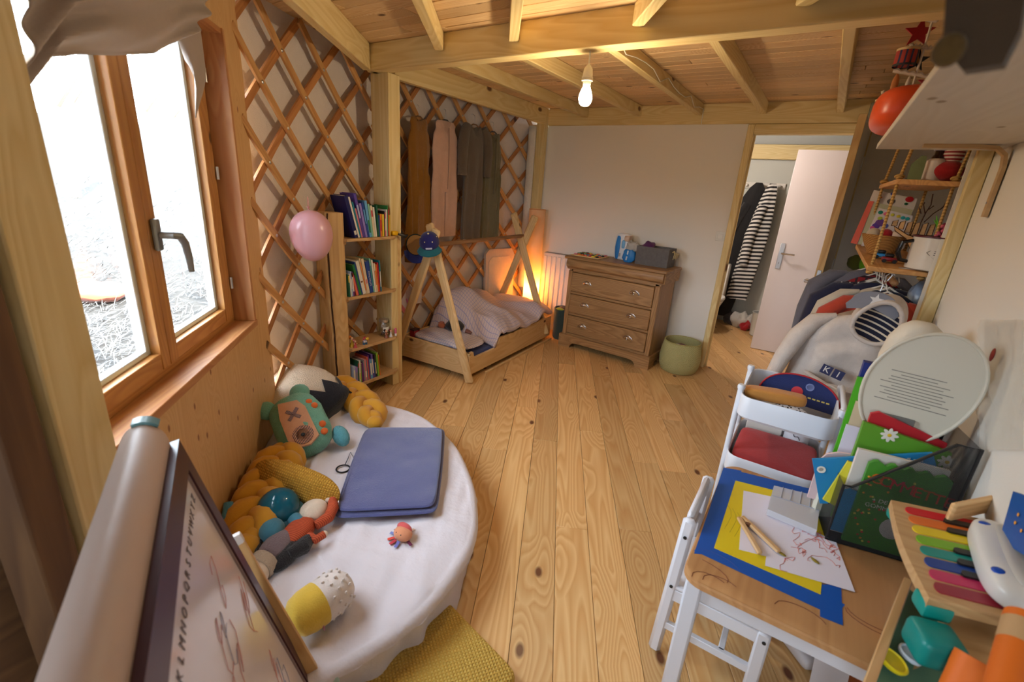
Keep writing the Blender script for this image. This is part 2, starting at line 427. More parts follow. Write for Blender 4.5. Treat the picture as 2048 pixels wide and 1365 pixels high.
lattice(-.11, .1665, 0, -1.12, 1.01, .02, 2.25, .685, .1735, rb)

# ---- window panel
E0 = V((-2.274, 1.228, 0)); PU = V((.711, -.703, 0)); PN = V((-.703, -.711, 0))
def PW_(u, off, z): return E0+PU*u+PN*off+V((0, 0, z))
def pan(px, py, off=0.0):
    q = pp(px, py, E0+PN*off, PN); return (q-E0-PN*off).dot(PU), q.z
MP = Matrix((PU, V((0, 0, 1)), -PN)).transposed().to_4x4(); MP.translation = E0     # local x=u, y=z, z=inwards
U0, U1, Z0, Z1 = .20, 1.34, .83, 2.01
wp = MB()
MPW = frame(E0, (0, 0, 1), PU)          # local x = up (grain), y = u, z = ?
sgnz = 1 if (MPW.to_3x3() @ V((0, 0, 1))).dot(PN) < 0 else -1
def pb(u0, u1, z0, z1, d0, d1, bld):    # box in panel coords, d = depth outwards
    bld.bx((z0, u0, -sgnz*d0), (z1, u1, -sgnz*d1)); return bld
pb(-.02, U0, 0, 2.24, 0, .045, wp); pb(U0, 1.52, 0, Z0, 0, .045, wp); pb(U0, 1.52, Z1, 2.24, 0, .045, wp)
struct(wp.done('wall_window', W_PANEL, None, MPW))
# reveal linings (part of the window)
DW = .075
wn = struct(T('window_1', 'wooden double casement window with grey handle beside the lattice', 'window', PW_(.75, 0, Z0))); del wn['category']; del wn['label']
def wboard(name, u0, u1, z0, z1, d0, d1, m, par, vertical=True):
    if vertical: return board(name, PW_((u0+u1)/2, (d0+d1)/2, z0), PW_((u0+u1)/2, (d0+d1)/2, z1), abs(u1-u0), abs(d1-d0), m, par, PU, .002)
    return board(name, PW_(u0, (d0+d1)/2, (z0+z1)/2), PW_(u1, (d0+d1)/2, (z0+z1)/2), abs(z1-z0), abs(d1-d0), m, par, (0, 0, 1), .002)
W_REV = wood('reveal_pine', S((206, 150, 96)), S((176, 108, 62)), rough=.5, ring=24, knots=.3, vary=.03)
wboard('reveal_lining', U0-.004, U0+.016, Z0, Z1, -.012, .16, W_REV, wn)
wboard('window_sill', U0-.01, 1.50, Z0-.03, Z0, -.015, .20, W_REV, wn, False)
wboard('reveal_head', U0, 1.50, Z1-.02, Z1, -.006, .16, W_REV, wn, False)
rgR = (pan(388, 90, .066)[0]+pan(440, 610, .066)[0])/2; rgL = (pan(252, 110, .066)[0]+pan(352, 690, .066)[0])/2
lgR = (pan(206, 112, .066)[0]+pan(326, 722, .066)[0])/2
GZ0, GZ1 = Z0+.085, Z1-.09
M_GLASS = bpy.data.materials.new('window_glass'); M_GLASS.use_nodes = True; nt = M_GLASS.node_tree
for n in list(nt.nodes): nt.nodes.remove(n)
_o = nt.nodes.new('ShaderNodeOutputMaterial'); _m = nt.nodes.new('ShaderNodeMixShader'); _t = nt.nodes.new('ShaderNodeBsdfTransparent'); _g = nt.nodes.new('ShaderNodeBsdfGlossy')
_t.inputs[0].default_value = (.96, .98, .97, 1); _g.inputs['Roughness'].default_value = .02; _m.inputs[0].default_value = .06
nt.links.new(_t.outputs[0], _m.inputs[1]); nt.links.new(_g.outputs[0], _m.inputs[2]); nt.links.new(_m.outputs[0], _o.inputs[0])
M_BEAD = plain('white_glazing_bead', S((235, 238, 240)), .4)
# outer frame
wboard('window_frame', U0+.016, U0+.045, Z0, Z1, DW, .12, W_FRAME, wn)
wboard('window_frame', U0+.016, 1.50, Z0, Z0+.03, DW, .12, W_FRAME, wn, False)
wboard('window_frame', U0+.016, 1.50, Z1-.045, Z1-.02, DW, .12, W_FRAME, wn, False)
def sash(uR, uL, stR, stL):
    # glass between uR (small u) and uL; stiles of width stR/stL
    s = wboard('sash', uR-stR, uR, Z0+.03, Z1-.045, DW-.012, .105, W_FRAME, wn)
    wboard('sash_stile', uL, uL+stL, Z0+.03, Z1-.045, DW-.012, .105, W_FRAME, s)
    wboard('sash_rail', uR, uL, Z0+.03, GZ0, DW-.010, .105, W_FRAME, s, False)
    wboard('sash_rail', uR, uL, GZ1, Z1-.045, DW-.010, .105, W_FRAME, s, False)
    wboard('glazing_bead', uR, uR+.022, GZ0, GZ1, .092, .12, M_BEAD, s)
    wboard('glazing_bead', uR+.022, uL, GZ0, GZ0+.018, .092, .12, M_BEAD, s, False)
    wboard('glazing_bead', uL-.010, uL, GZ0+.018, GZ1, .092, .12, M_BEAD, s)
    wboard('window_glass', uR, uL, GZ0, GZ1, .086, .090, M_GLASS, s)
    return s
s1 = sash(rgR, rgL, max(.03, rgR-U0-.05), .055)
s2 = sash(lgR+.0, 1.42, max(.03, lgR-rgL-.058), .06)
for zz in (Z0+.16, Z0+.62, Z1-.2):
    MB().cyl(.007, .007, .05, Matrix.Translation(PW_(U0+.05, DW-.018, zz)), 10).done('hinge', M_STEEL, s1)
hu = rgL+.028
hd = MB(); hd.box(.032, .018, .10, Matrix.Translation(V((0, 0, 0))), .008, 2)
hd2 = MB().tube([(0, -.01, .0), (0, -.045, .0), (-.02, -.055, -.004), (-.045, -.056, -.03), (-.058, -.056, -.08), (-.060, -.056, -.125)], [.011, .011, .012, .012, .011, .009], 10)
MH = Matrix((PU, PN, V((0, 0, 1)))).transposed().to_4x4(); MH.translation = PW_(hu, DW-.022, 1.285)
ho = hd.done('handle_plate', M_GREYM, s1, MH); hd2.done('handle', M_GREYM, s1, MH)

# post at the near end of the window and the dark wall beside it
beam('trim_8', PW_(1.465, -.0, 0), PW_(1.465, -.0, 2.25), .15, .12, PU)
struct(board('wall_left_near', PW_(1.52, .02, 1.1), V((-.86, -1.35, 1.1)), 2.2, .05, W_DARK, None, (0, 0, 1)))
beam('trim_9', PW_(1.60, -.02, 0), PW_(1.60, -.02, 2.25), .09, .06, PU, W_DARK)

# ---- white partition with the doorway
DX0, DX1, DZ = -.655, .085, 2.045
wb = MB()
wb.bx((-3.3, YB, 0), (DX0-.045, YB+.07, 2.125)); wb.bx((DX1+.045, YB, 0), (1.3, YB+.07, 2.125))
struct(wb.done('wall_back', M_WHITE))
dj = beam('trim_10', (DX0-.02, YB+.025, 0), (DX0-.02, YB+.025, 2.12), .09, .05, (0, 1, 0))
board('stop_strip', (DX0+.011, YB+.05, 0), (DX0+.011, YB+.05, 2.06), .03, .014, W_BEAM, dj, (0, 1, 0))
beam('trim_11', (DX1+.025, YB+.025, 0), (DX1+.025, YB+.025, 2.12), .09, .05, (0, 1, 0))
beam('trim_12', (DX0+.005, YB+.025, 2.083), (DX1, YB+.025, 2.083), .075, .09, (0, 0, 1))
# room door, opened towards the camera and seen edge-on
hinge = V((DX1+.02, YB-.02, 0)); free = V((.045, 3.70, 0)); dd = (free-hinge).normalized(); dn = V((-dd.y, dd.x, 0))
dr = struct(MB().box(.79, .04, 2.05, loc(.395, 0, 1.035), .002).done('door_1', plain('door_white_face', S((226, 220, 216)), .5), None, frame(hinge, dd, dn)))
MD = WM[dr.name]
W_LAM = wood('door_edge_wood', S((226, 190, 130)), S((190, 140, 80)), rough=.5, ring=20, knots=.0, vary=.02)
board('edge_strip', MD @ V((.794, 0, .01)), MD @ V((.794, 0, 2.06)), .042, .010, W_LAM, dr, dn)
sg = -1 if (MD.to_3x3() @ V((0, 1, 0))).x > 0 else 1
MB().box(.008, .022, .20, MD @ loc(.801, 0, 1.02), .001).done('lock_plate', M_STEEL, dr)
hl = MB(); hl.cyl(.010, .010, .055, MD @ loc(.74, sg*.02, 1.03) @ rot('X', -90*sg), 12); hl.tube([MD @ V((.74, sg*.07, 1.03)), MD @ V((.68, sg*.072, 1.03)), MD @ V((.62, sg*.07, 1.028))], .010, 10)
hl.done('door_handle', M_STEEL, dr)
for zz in (.3, 1.05, 1.8): MB().cyl(.009, .009, .09, MD @ loc(.0, -sg*.02, zz), 10).done('hinge', M_STEEL, dr)

# ---- the side wall with its stud, and the alcove behind it
struct(MB().bx((XW, -1.4, 0), (XW+.08, 2.70, 2.275)).done('wall_right', M_WALLR))
beam('trim_13', (XW-.026, 2.72, 0), (XW-.026, 2.72, 2.20), .052, .04, (1, 0, 0))
struct(MB().bx((XW-.064, 2.742, 0), (XW+.08, 2.754, 2.275)).done('wall_return', M_WALLR))
struct(MB().bx((.74, 2.757, 0), (.80, YB, 2.275)).done('wall_alcove', M_WALLR))
struct(MB().bx((XW+.08, 2.70, 0), (.80, 2.757, 2.275)).done('wall_alcove_end', M_WALLR))

# ---- behind the camera: unseen wall, window opening added for fill daylight
wbk = MB(); wbk.bx((-1.05, -1.42, 0), (.54, -1.36, .85)); wbk.bx((-1.05, -1.42, 2.05), (.54, -1.36, 2.28)); wbk.bx((-1.05, -1.42, .85), (-.45, -1.36, 2.05)); wbk.bx((.15, -1.42, .85), (.54, -1.36, 2.05))
struct(wbk.done('wall_behind', M_WALLR))
w2 = struct(MB().bx((-.45, -1.40, .85), (.15, -1.37, .90)).bx((-.45, -1.40, 2.0), (.15, -1.37, 2.05)).bx((-.45, -1.40, .85), (-.40, -1.37, 2.05)).bx((.10, -1.40, .85), (.15, -1.37, 2.05)).done('fill_window', W_FRAME))
MB().bx((-.40, -1.388, .90), (.10, -1.384, 2.0)).done('window_glass', M_GLASS, w2)

# ---- hall beyond the doorway
struct(MB().bx((-1.6, 6.62, 0), (1.5, 6.70, 2.30)).done('wall_hall_back', plain('hall_paint', S((206, 206, 198)), .7)))
struct(MB().bx((-1.66, YB+.07, 0), (-1.6, 6.7, 2.30)).done('wall_hall_left', MATS['hall_paint']))
struct(MB().bx((1.3, YB, 0), (1.36, 6.7, 2.30)).done('wall_hall_right', MATS['hall_paint']))
beam('trim_14', (-1.6, 6.50, 2.10), (1.4, 6.50, 2.10), .16, .08)
beam('trim_15', (-1.6, 5.35, 2.21), (1.4, 5.35, 2.21), .12, .06)
d2 = struct(MB().box(.74, .04, 2.03, loc(.37, 0, 1.02), .002).done('door_2', plain('door_white', S((226, 216, 218)), .45), None, loc(-.375, 5.53, 0) @ rot('Z', 3)))
MD2 = WM[d2.name]
MB().box(.045, .008, .26, MD2 @ loc(.07, -.024, 1.02), .003).done('handle_plate', M_STEEL, d2)
MB().cyl(.009, .009, .05, MD2 @ loc(.07, -.025, 1.05) @ rot('X', 90), 10).tube([MD2 @ V((.07, -.07, 1.05)), MD2 @ V((.13, -.072, 1.05)), MD2 @ V((.19, -.07, 1.05))], .009, 8).done('door_handle', M_STEEL, d2)
MB().box(.004, .01, .016, MD2 @ loc(.07, -.026, .95)).done('keyhole', plain('black_hole', (.01, .01, .01), .6), d2)
hld = bpy.data.lights.new('added_hall_lamp', 'POINT'); hlo = bpy.data.objects.new('hall_fill_light', hld); COL.objects.link(hlo); hlo.location = (-1.15, 5.0, 2.02); hld.energy = 26; hld.shadow_soft_size = .06; hld.color = (1, .9, .82)  # unseen point light added to brighten the hall

hg_ = T('added_hall_lamp', 'added unseen globe lamp that brightens the hall, left of the doorway', 'lamp', (-1.15, 5.0, ZC))
MB().lathe([(.07, 0), (.07, -.015), (.03, -.03), (.03, -.06)], 20, loc(-1.15, 5.0, ZC+.017)).done('ceiling_rose', M_WHITE, hg_)
MB().ell(.08, .08, .08, loc(-1.15, 5.0, ZC-.115), 20, 14).done('globe', plain('added_globe', (1, .9, .8), .4, emit=6), hg_)  # glowing globe added as a fitting for the hall fill light
# ---- outdoors
M_GROUND = plain('dry_ground', S((54, 50, 46)), .95, bump=.8, bscale=14, var=.35)
gr = MB()
def gfn(u, v):
    ang = math.radians(130+150*u); r = 4.1+v*v*40
    x, y = CX+r*math.cos(ang), CY+r*math.sin(ang)
    z = -.05+.10*max(0, r-4.1)+.10*nz(x*.7, y*.7)*min(1, (r-4.1))
    return (x, y, z)
gr.grid(gfn, 60, 60)
struct(gr.done('ground', M_GROUND))
def gz(x, y):
    r = math.hypot(x-CX, y-CY); return -.05+.10*max(0, r-4.1)+.10*nz(x*.7, y*.7)*min(1, max(0, r-4.1))
stw = MB(); rs = random.Random(11)
for i in range(5200):
    px, py = rs.uniform(60, 470), rs.uniform(415, 800)
    d = ray(px, py)
    if d.z > -.05: continue
    r_ = rs.uniform(0, 1)
    t = (0.25-CAM_H)/d.z
    x, y = d.x*t, d.y*t
    if math.hypot(x-CX, y-CY) < 4.2: continue
    z = gz(x, y)
    a = rs.uniform(0, PI); L = rs.uniform(.05, .22); tl = rs.uniform(-.25, .5)
    dx, dy = math.cos(a)*L, math.sin(a)*L; w_ = rs.uniform(.002, .0045)
    n_ = V((-math.sin(a), math.cos(a), 0))*w_
    p = V((x, y, z+.02)); q = V((x+dx, y+dy, z+.02+tl*L)); m_ = (p+q)/2+V((0, 0, .02*rs.random()))
    vs = [stw.bm.verts.new(k_) for k_ in (p-n_, p+n_, m_+n_, m_-n_, q)]
    stw._f((vs[0], vs[1], vs[2], vs[3])); stw._f((vs[3], vs[2], vs[4]))
so = stw.done('straw', plain('straw_grey', S((98, 95, 92)), .9), smooth=False); tag(so, 'dry straw and leaves scattered on the ground outside the window', 'straw', kind='stuff')
tp = zp(190, 590, .25); tarp = MB().ell(.35, .28, .07, fn=lambda p: p+V((0, 0, .05*nz(p.x*9, p.y*9, 1)))); tag(tarp.done('netting', cloth('orange_net', S((150, 70, 40))), None, loc(tp.x, tp.y, gz(tp.x, tp.y)+.03)), 'small heap of orange netting on the straw outside', 'netting')
for i, (px, r_, dist) in enumerate(((130, .10, 12), (165, .06, 16), (300, .12, 18), (352, .07, 14), (222, .05, 20))):
    d = ray(px, 300); d2_ = V((d.x, d.y)).normalized()*dist; gzz = gz(d2_.x, d2_.y)
    t = T('tree', 'bare trunk seen through the window, %s from the left' % ['first', 'second', 'fourth', 'fifth', 'third'][i], 'tree', (d2_.x, d2_.y, gzz-.1), 'bare trees outside')
    MB().tube([(d2_.x, d2_.y, gzz-.1), (d2_.x+.1, d2_.y, gzz+3), (d2_.x+.05, d2_.y+.1, gzz+7)], [r_, r_*.8, r_*.5], 8).done('trunk', plain('bark', S((150, 135, 120)), .95, bump=.5), t)
    for q in range(4):
        zz = gzz+1.5+q*.9; sd_ = -1 if q % 2 else 1
        MB().tube([(d2_.x+.08, d2_.y, zz), (d2_.x+.08+sd_*.6, d2_.y+.2, zz+.5), (d2_.x+sd_*1.1, d2_.y+.3, zz+1.2)], [r_*.4, r_*.25, .01], 6).done('branch', MATS['bark'], t)

# daylight guides for the casement and the added fill opening
def portal(c, n, sx, sy):
    l = bpy.data.lights.new('window_daylight', 'AREA'); l.shape = 'RECTANGLE'; l.size = sx; l.size_y = sy; l.cycles.is_portal = True
    o = bpy.data.objects.new('window_daylight', l); COL.objects.link(o)
    n = V(n).normalized(); x = n.cross(V((0, 0, 1))).normalized(); y = x.cross(n)
    o.matrix_world = Matrix.Translation(V(c)) @ Matrix((x, -y, -n)).transposed().to_4x4()
portal(PW_((U0+1.4)/2, .25, (Z0+Z1)/2), -PN, 1.25, 1.25)
portal((-.15, -1.45, 1.45), (0, 1, 0), .62, 1.2)
# ================================================================ BULB, CURTAIN, BALLOON, BED CORNER
c = scene.cycles
c.max_bounces = 5; c.diffuse_bounces = 3; c.glossy_bounces = 2; c.transmission_bounces = 4; c.transparent_max_bounces = 8
c.caustics_reflective = False; c.caustics_refractive = False; c.adaptive_threshold = .06; c.sample_clamp_indirect = 6.0

# ---- pendant bulb
bx_, by_ = -1.095, 2.235
pb_ = T('pendant_bulb', 'bare lit light bulb hanging in a white socket from the cross beam', 'lamp', (bx_, by_, ZB))
M_SOCK = plain('socket_white', S((232, 226, 212)), .4)
MB().tube([(bx_, by_, ZB), (bx_, by_, ZB-.06)], .004, 8).done('cord', M_SOCK, pb_)
MB().lathe([(.006, .0), (.012, -.008), (.020, -.02), (.024, -.045), (.024, -.052), (.027, -.054), (.027, -.060), (.024, -.062), (.027, -.064), (.027, -.070), (.022, -.072), (.018, -.085)], 20, loc(bx_, by_, ZB-.055)).done('socket', M_SOCK, pb_)
M_BULB = plain('bulb_glow', (1, .82, .52), .3, emit=28)
blb = MB().lathe([(.015, 0), (.017, -.015), (.026, -.035), (.032, -.055), (.0325, -.068), (.028, -.085), (.018, -.096), (.003, -.100)], 24, loc(bx_, by_, ZB-.135)).done('bulb', M_BULB, pb_)
bl = bpy.data.lights.new('bulb_light', 'POINT'); blo = bpy.data.objects.new('bulb_light', bl); COL.objects.link(blo); blo.location = (bx_, by_, ZB-.29); bl.energy = 10.5; bl.shadow_soft_size = .035; bl.color = (1, .80, .52)
# cable along a joist
cb = MB(); pts = []
for q in range(15):
    t = q/14; y = 2.30+t*2.14; pts.append((-1.068, y, 2.215+.02*math.sin(q*1.9)+(.02 if q % 2 else 0)))
pts += [(-1.068, 4.44, 2.15), (-1.066, 4.448, 2.12)]
tag(cb.tube(pts, .0035, 6).done('lamp_cable', M_SOCK), 'white lamp cable clipped along a ceiling joist down to the white wall', 'cable')

# ---- rolled curtain over the window top
cu = MB()
top = [(-60, -140), (60, -150), (160, -140), (260, -130), (340, -100), (395, -40)]
bot = [(10, 215), (62, 118), (150, 108), (235, 112), (300, 106), (352, 84)]
def lerp_list(l, t):
    k = t*(len(l)-1); i = min(int(k), len(l)-2); f = k-i
    f = f*f*(3-2*f)*.4+f*.6
    return (l[i][0]*(1-f)+l[i+1][0]*f, l[i][1]*(1-f)+l[i+1][1]*f)
def cfn(u, v):
    a, b = lerp_list(top, u), lerp_list(bot, u)
    x, y = a[0]*(1-v)+b[0]*v, a[1]*(1-v)+b[1]*v
    bul = .055*math.sin(min(1, v*1.02)*PI)**.7
    fold = .013*math.sin((v*3.2+u*1.5)*2*PI+1.5*math.sin(u*7))+.008*math.sin(v*23+u*9)
    q, z = pan(x, y, -.01)
    return PW_(q, -.015-bul-fold*(.3+v*.7), z)
cu.grid(cfn, 56, 40)
def cfn2(u, v):
    a, b = lerp_list([(345, 60), (372, 40), (396, 60)], u), lerp_list([(368, 120), (382, 235), (398, 110)], u)
    x, y = a[0]*(1-v)+b[0]*v, a[1]*(1-v)+b[1]*v
    q, z = pan(x, y, .02); return PW_(q, .015-.02*math.sin(u*PI)-.012*math.sin(u*3*PI)*v, z)
cr = T('curtain', 'taupe fabric curtain bunched up over the top of the casement window', 'curtain', PW_(.8, -.02, 2.0))
M_CURT = cloth('taupe_curtain', S((176, 160, 148)), bscale=400, bump=.1, var=.05)
o = cu.done('drape', M_CURT, cr); o.modifiers.new('thick', 'SOLIDIFY').thickness = .003
o = MB().grid(cfn2, 16, 20).done('curtain_tail', M_CURT, cr); o.modifiers.new('thick', 'SOLIDIFY').thickness = .003

# ---- balloon on the lattice
bp_ = onwall(1.985, 1.185, 3.86)
bal = T('balloon', 'pink balloon tied to the lattice beside the bookcase', 'balloon', bp_)
Mb = Matrix.Translation(bp_) @ rot('Y', -14) @ rot('X', -6)
prof = []
for i in range(0, 25):
    t = i/24*PI
    r = .108*math.sin(t)*(1-.10*math.cos(t)); z = -.135*math.cos(t)-.004
    prof.append((max(r, .0015), z))
M_BALL = plain('pink_rubber', S((216, 164, 170)), .28); M_BALL.node_tree.nodes['Principled BSDF'].inputs['Subsurface Weight'].default_value = .25; M_BALL.node_tree.nodes['Principled BSDF'].inputs['Subsurface Radius'].default_value = (.1, .06, .05)
MB().lathe(prof, 36, Mb).done('skin', M_BALL, bal)
MB().lathe([(.003, .126), (.006, .134), (.003, .140), (.009, .148), (.010, .150)], 12, Mb).done('knot', M_BALL, bal)
kp = Mb @ V((0, 0, .140)); loop = [kp+V((-.02*math.sin(a)*1.0, .01*math.sin(a), .03-.03*math.cos(a))) for a in [i*2*PI/16 for i in range(16)]]
MB().tube(loop, .0015, 6, True).done('string', plain('pink_string', S((210, 150, 150)), .6), bal)

# ---- bookcase
BK_Y0, BK_Y1, BK_X = 1.865, 2.30, -2.465
bk = T('bookcase', 'rustic wooden bookcase with live edge side, in front of the lattice', 'bookcase', (BK_X, 2.08, 0))
W_RUST = wood('rustic_pine', S((224, 190, 134)), S((196, 150, 92)), rough=.65, ring=20, knots=.5, kdens=1.6, vary=.05)
W_SHELF = wood('shelf_ply', S((220, 184, 132)), S((176, 128, 80)), rough=.6, ring=40, knots=.2, vary=.05)
side = MB(); rings = []
Ms = frame((BK_X-.005, BK_Y0-.045, 0), (0, 0, 1), (0, 1, 0))
for i in range(15):
    z = 1.285*i/14; wv = .012*math.sin(z*5)+.008*nz(z*4)
    pts3 = [(-2.625, BK_Y0-.10), (-2.50+wv, BK_Y0-.105), (-2.482+wv, BK_Y0-.07), (BK_X, BK_Y0-.035+wv*.5), (BK_X, BK_Y0), (-2.625, BK_Y0)]
    rings.append([Ms.inverted() @ V((x, y, z)) for x, y in pts3])
side.loft(rings).done('side_board', W_RUST, bk, Ms, sharp=25)
M_BARK = plain('bark_strip', S((66, 40, 26)), .95, bump=.6, bscale=90)
MB().tube([(-2.490+.012*math.sin(z*5)+.008*nz(z*4)+.004*nz(z*22), BK_Y0-.094+.004*nz(z*17, 3), z) for z in [1.28*i/40 for i in range(41)]], [.0048+.0025*nz(i*.9, 5) for i in range(41)], 7).done('bark_edge', M_BARK, bk)
board('side_board', (-2.545, BK_Y1+.022, .0), (-2.545, BK_Y1+.022, 1.12), .15, .022, W_RUST, bk, (1, 0, 0))
SHZ = (.136, .405, .757, 1.13)
def shelf_poly(x1, back=-2.62):
    y0, y1 = BK_Y0-.002, BK_Y1+.01; r = .085
    p = [(back, y0), (x1, y0)]
    for i in range(7):
        a = i/6*PI/2; p.append((x1-r+r*math.cos(a), y1-r+r*math.sin(a)))
    p.append((back, y1)); return p
SHX = (-2.43, -2.43, -2.44, -2.435)
for z, x1 in zip(SHZ, SHX):
    Mz = frame((BK_X, 2.08, z), (0, 1, 0), (-1, 0, 0)); Mi = Mz.inverted()
    p = [Mi @ V((x, y, z)) for x, y in shelf_poly(x1)]
    MB().prism([(q.x, q.y) for q in p], 0, h0=-.018).done('shelf', W_SHELF, bk, Mz)
for z in SHZ: board('batten', (-2.60, BK_Y0+.012, z-.03), (BK_X-.01, BK_Y0+.012, z-.03), .022, .022, W_RUST, bk)

# ---- books
BOOKC = {'navy': (24, 28, 92), 'white': (232, 226, 214), 'purple': (92, 70, 160), 'lavender': (150, 130, 205), 'teal': (28, 128, 150), 'sky blue': (104, 168, 214), 'red': (190, 40, 50), 'green': (44, 124, 60),
         'cream': (226, 208, 176), 'orange': (226, 120, 44), 'yellow': (230, 200, 60), 'pink': (214, 130, 140), 'dark green': (28, 92, 66), 'grey': (150, 148, 150), 'brown': (120, 78, 52), 'blue': (40, 72, 150), 'coral': (226, 110, 84), 'violet': (104, 44, 124), 'lime': (140, 180, 50), 'pale blue': (170, 190, 220), 'black': (26, 26, 34), 'mint': (140, 196, 168), 'beige': (212, 190, 150)}
M_PAGE = pattern('book_pages', S((236, 228, 208)), S((214, 204, 182)), 'stripes', 700, .5, axis=1)
ORD = ['first', 'second', 'third', 'fourth', 'fifth', 'sixth', 'seventh', 'eighth', 'ninth', 'tenth', 'eleventh', 'twelfth', 'thirteenth', 'fourteenth', 'fifteenth', 'sixteenth', 'seventeenth', 'eighteenth', 'nineteenth', 'twentieth', 'twenty-first', 'twenty-second', 'twenty-third', 'twenty-fourth', 'twenty-fifth', 'twenty-sixth']
def cmat(c): return plain('cover_'+c.replace(' ', '_'), S(BOOKC[c]), .45)
def book(label, col, M, dep, thk, hgt, group, strip=None, title=None):
    """local: x = depth (spine at +x), y = thickness, z = height, origin at bottom centre of the spine edge"""
    t = T('book', label, 'book', M.translation, group)
    b = MB(); ct = .0022
    b.box(dep, ct, hgt, loc(-dep/2, thk/2-ct/2, hgt/2)); b.box(dep, ct, hgt, loc(-dep/2, -thk/2+ct/2, hgt/2)); b.box(ct, thk-2*ct, hgt, loc(-ct/2, 0, hgt/2))
    b.done('cover', cmat(col), t, M)
    MB().box(dep-.008, thk-2*ct, hgt-.008, loc(-dep/2-.001, 0, hgt/2)).done('pages', M_PAGE, t, M)
    if strip:
        MB().box(.0008, thk*.62, hgt*strip[1], loc(.0006, 0, hgt*strip[2])).done('spine_title', plain('print_'+strip[0].replace(' ', '_'), S(BOOKC[strip[0]]), .5), t, M)
    if title:
        text('spine_lettering', title, thk*.62, plain('print_white', S((240, 236, 220)), .5), t, M @ loc(.0012, 0, hgt*.46) @ Matrix(((0, 0, 1, 0), (0, 1, 0, 0), (1, 0, 0, 0), (0, 0, 0, 1))).transposed() @ Matrix(((1, 0, 0, 0), (0, -1, 0, 0), (0, 0, -1, 0), (0, 0, 0, 1))) if False else M @ loc(.0012, 0, hgt*.46) @ Matrix(((0, 0, 1, 0), (0, 1, 0, 0), (-1, 0, 0, 0), (0, 0, 0, 1))) @ rot('Z', 180) if False else M @ loc(.0012, 0, hgt*.46) @ frame((0, 0, 0), (0, 0, 1), (0, -1, 0)))
    return t
def row(shelf, zs, xf, spec, y0):
    y = y0
    for i, (col, thk, hgt, lean, strip, title, gap) in enumerate(spec):
        lean_r = math.radians(lean)
        y += gap
        hx = hgt*math.sin(lean_r)
        yb = y+(thk/2)/math.cos(lean_r)
        M = loc(xf, yb, zs+.001+abs(thk/2*math.sin(lean_r))) @ rot('X', lean)
        lab = '%s-covered book on the %s shelf of the bookcase, %s from the left' % (col, shelf, ORD[i])
        if title: lab = '%s book lettered %s on the spine, on the %s bookcase shelf' % (col, title, shelf)
        book(lab, col, M, min(.135, .10+hgt*.14), thk, hgt, 'books on the %s shelf' % shelf, strip, title)
        y += thk/math.cos(lean_r)+.0012
s1_ = [('navy', .026, .262, 15, ('white', .10, .12), None, .062), ('white', .012, .255, 15, None, None, 0), ('teal', .010, .225, 14, None, None, 0), ('pink', .010, .185, 14, None, None, 0), ('purple', .018, .275, 13, ('pale blue', .3, .6), None, 0), ('lavender', .016, .215, 12, None, None, .001),
       ('blue', .014, .22, 11, ('sky blue', .4, .6), None, 0), ('sky blue', .018, .23, 9, ('green', .35, .3), None, 0), ('mint', .012, .21, 8, None, None, 0), ('cream', .016, .20, 7, ('red', .2, .75), None, 0), ('white', .012, .19, 6, None, None, 0), ('dark green', .012, .20, 3, None, None, .004),
       ('blue', .008, .14, 2, None, None, 0), ('orange', .015, .145, 1, ('red', .5, .5), None, 0), ('yellow', .014, .145, 0, None, None, .002), ('black', .006, .165, 0, None, None, 0), ('pink', .010, .155, 0, ('white', .5, .5), None, 0), ('white', .008, .175, 0, None, None, 0), ('green', .006, .20, 0, None, None, 0), ('red', .008, .175, 0, ('orange', .6, .5), None, 0), ('yellow', .006, .14, 0, None, None, .002)]
row('top', SHZ[3], -2.447, s1_, BK_Y0+.004)
s2_ = [('dark green', .010, .145, 2, ('yellow', .3, .8), None, .0), ('white', .008, .15, 3, None, None, 0), ('pale blue', .010, .165, 3, ('white', .4, .5), None, 0), ('violet', .012, .16, 4, ('white', .6, .5), None, 0), ('coral', .016, .155, 14, None, None, .012), ('violet', .006, .14, 14, None, None, 0), ('green', .016, .21, 14, None, None, .0), ('blue', .008, .225, 14, None, None, 0),
       ('white', .024, .23, 13, ('brown', .05, .38), None, 0), ('beige', .010, .245, 12, ('orange', .8, .5), None, 0), ('cream', .020, .24, 11, ('pink', .12, .35), None, 0), ('blue', .028, .22, 9, None, 'Le Petit Prince', .001), ('mint', .010, .235, 8, ('teal', .6, .5), None, 0), ('white', .012, .225, 7, None, None, 0), ('cream', .012, .20, 6, ('orange', .5, .5), None, 0), ('orange', .008, .19, 5, None, None, 0), ('red', .010, .20, 4, None, None, .0), ('teal', .010, .215, 3, ('white', .5, .4), None, .002)]
row('second', SHZ[2], -2.452, s2_, BK_Y0+.01)
s4_ = [('pale blue', .018, .135, 0, ('white', .6, .5), None, .002), ('lavender', .018, .125, 0, ('grey', .4, .5), None, 0), ('dark green', .010, .165, 0, ('red', .2, .8), None, 0), ('white', .012, .165, 0, ('yellow', .3, .3), None, 0), ('lime', .006, .14, 0, None, None, 0), ('violet', .018, .14, 2, None, None, .002), ('grey', .010, .155, 2, None, None, 0), ('pink', .016, .16, 3, ('white', .3, .3), None, 0), ('teal', .006, .155, 4, None, None, 0), ('coral', .008, .175, 4, None, None, 0), ('violet', .010, .185, 4, None, None, 0),
       ('sky blue', .020, .15, 4, ('white', .6, .5), None, 0), ('purple', .014, .185, 5, ('white', .6, .5), None, 0), ('blue', .008, .14, 5, None, None, 0), ('black', .012, .175, 5, ('cream', .5, .4), None, 0), ('green', .006, .16, 5, None, None, 0), ('lime', .014, .185, 5, None, None, 0), ('orange', .006, .165, 5, None, None, .002)]
row('bottom', SHZ[0], -2.445, s4_, BK_Y0+.006)

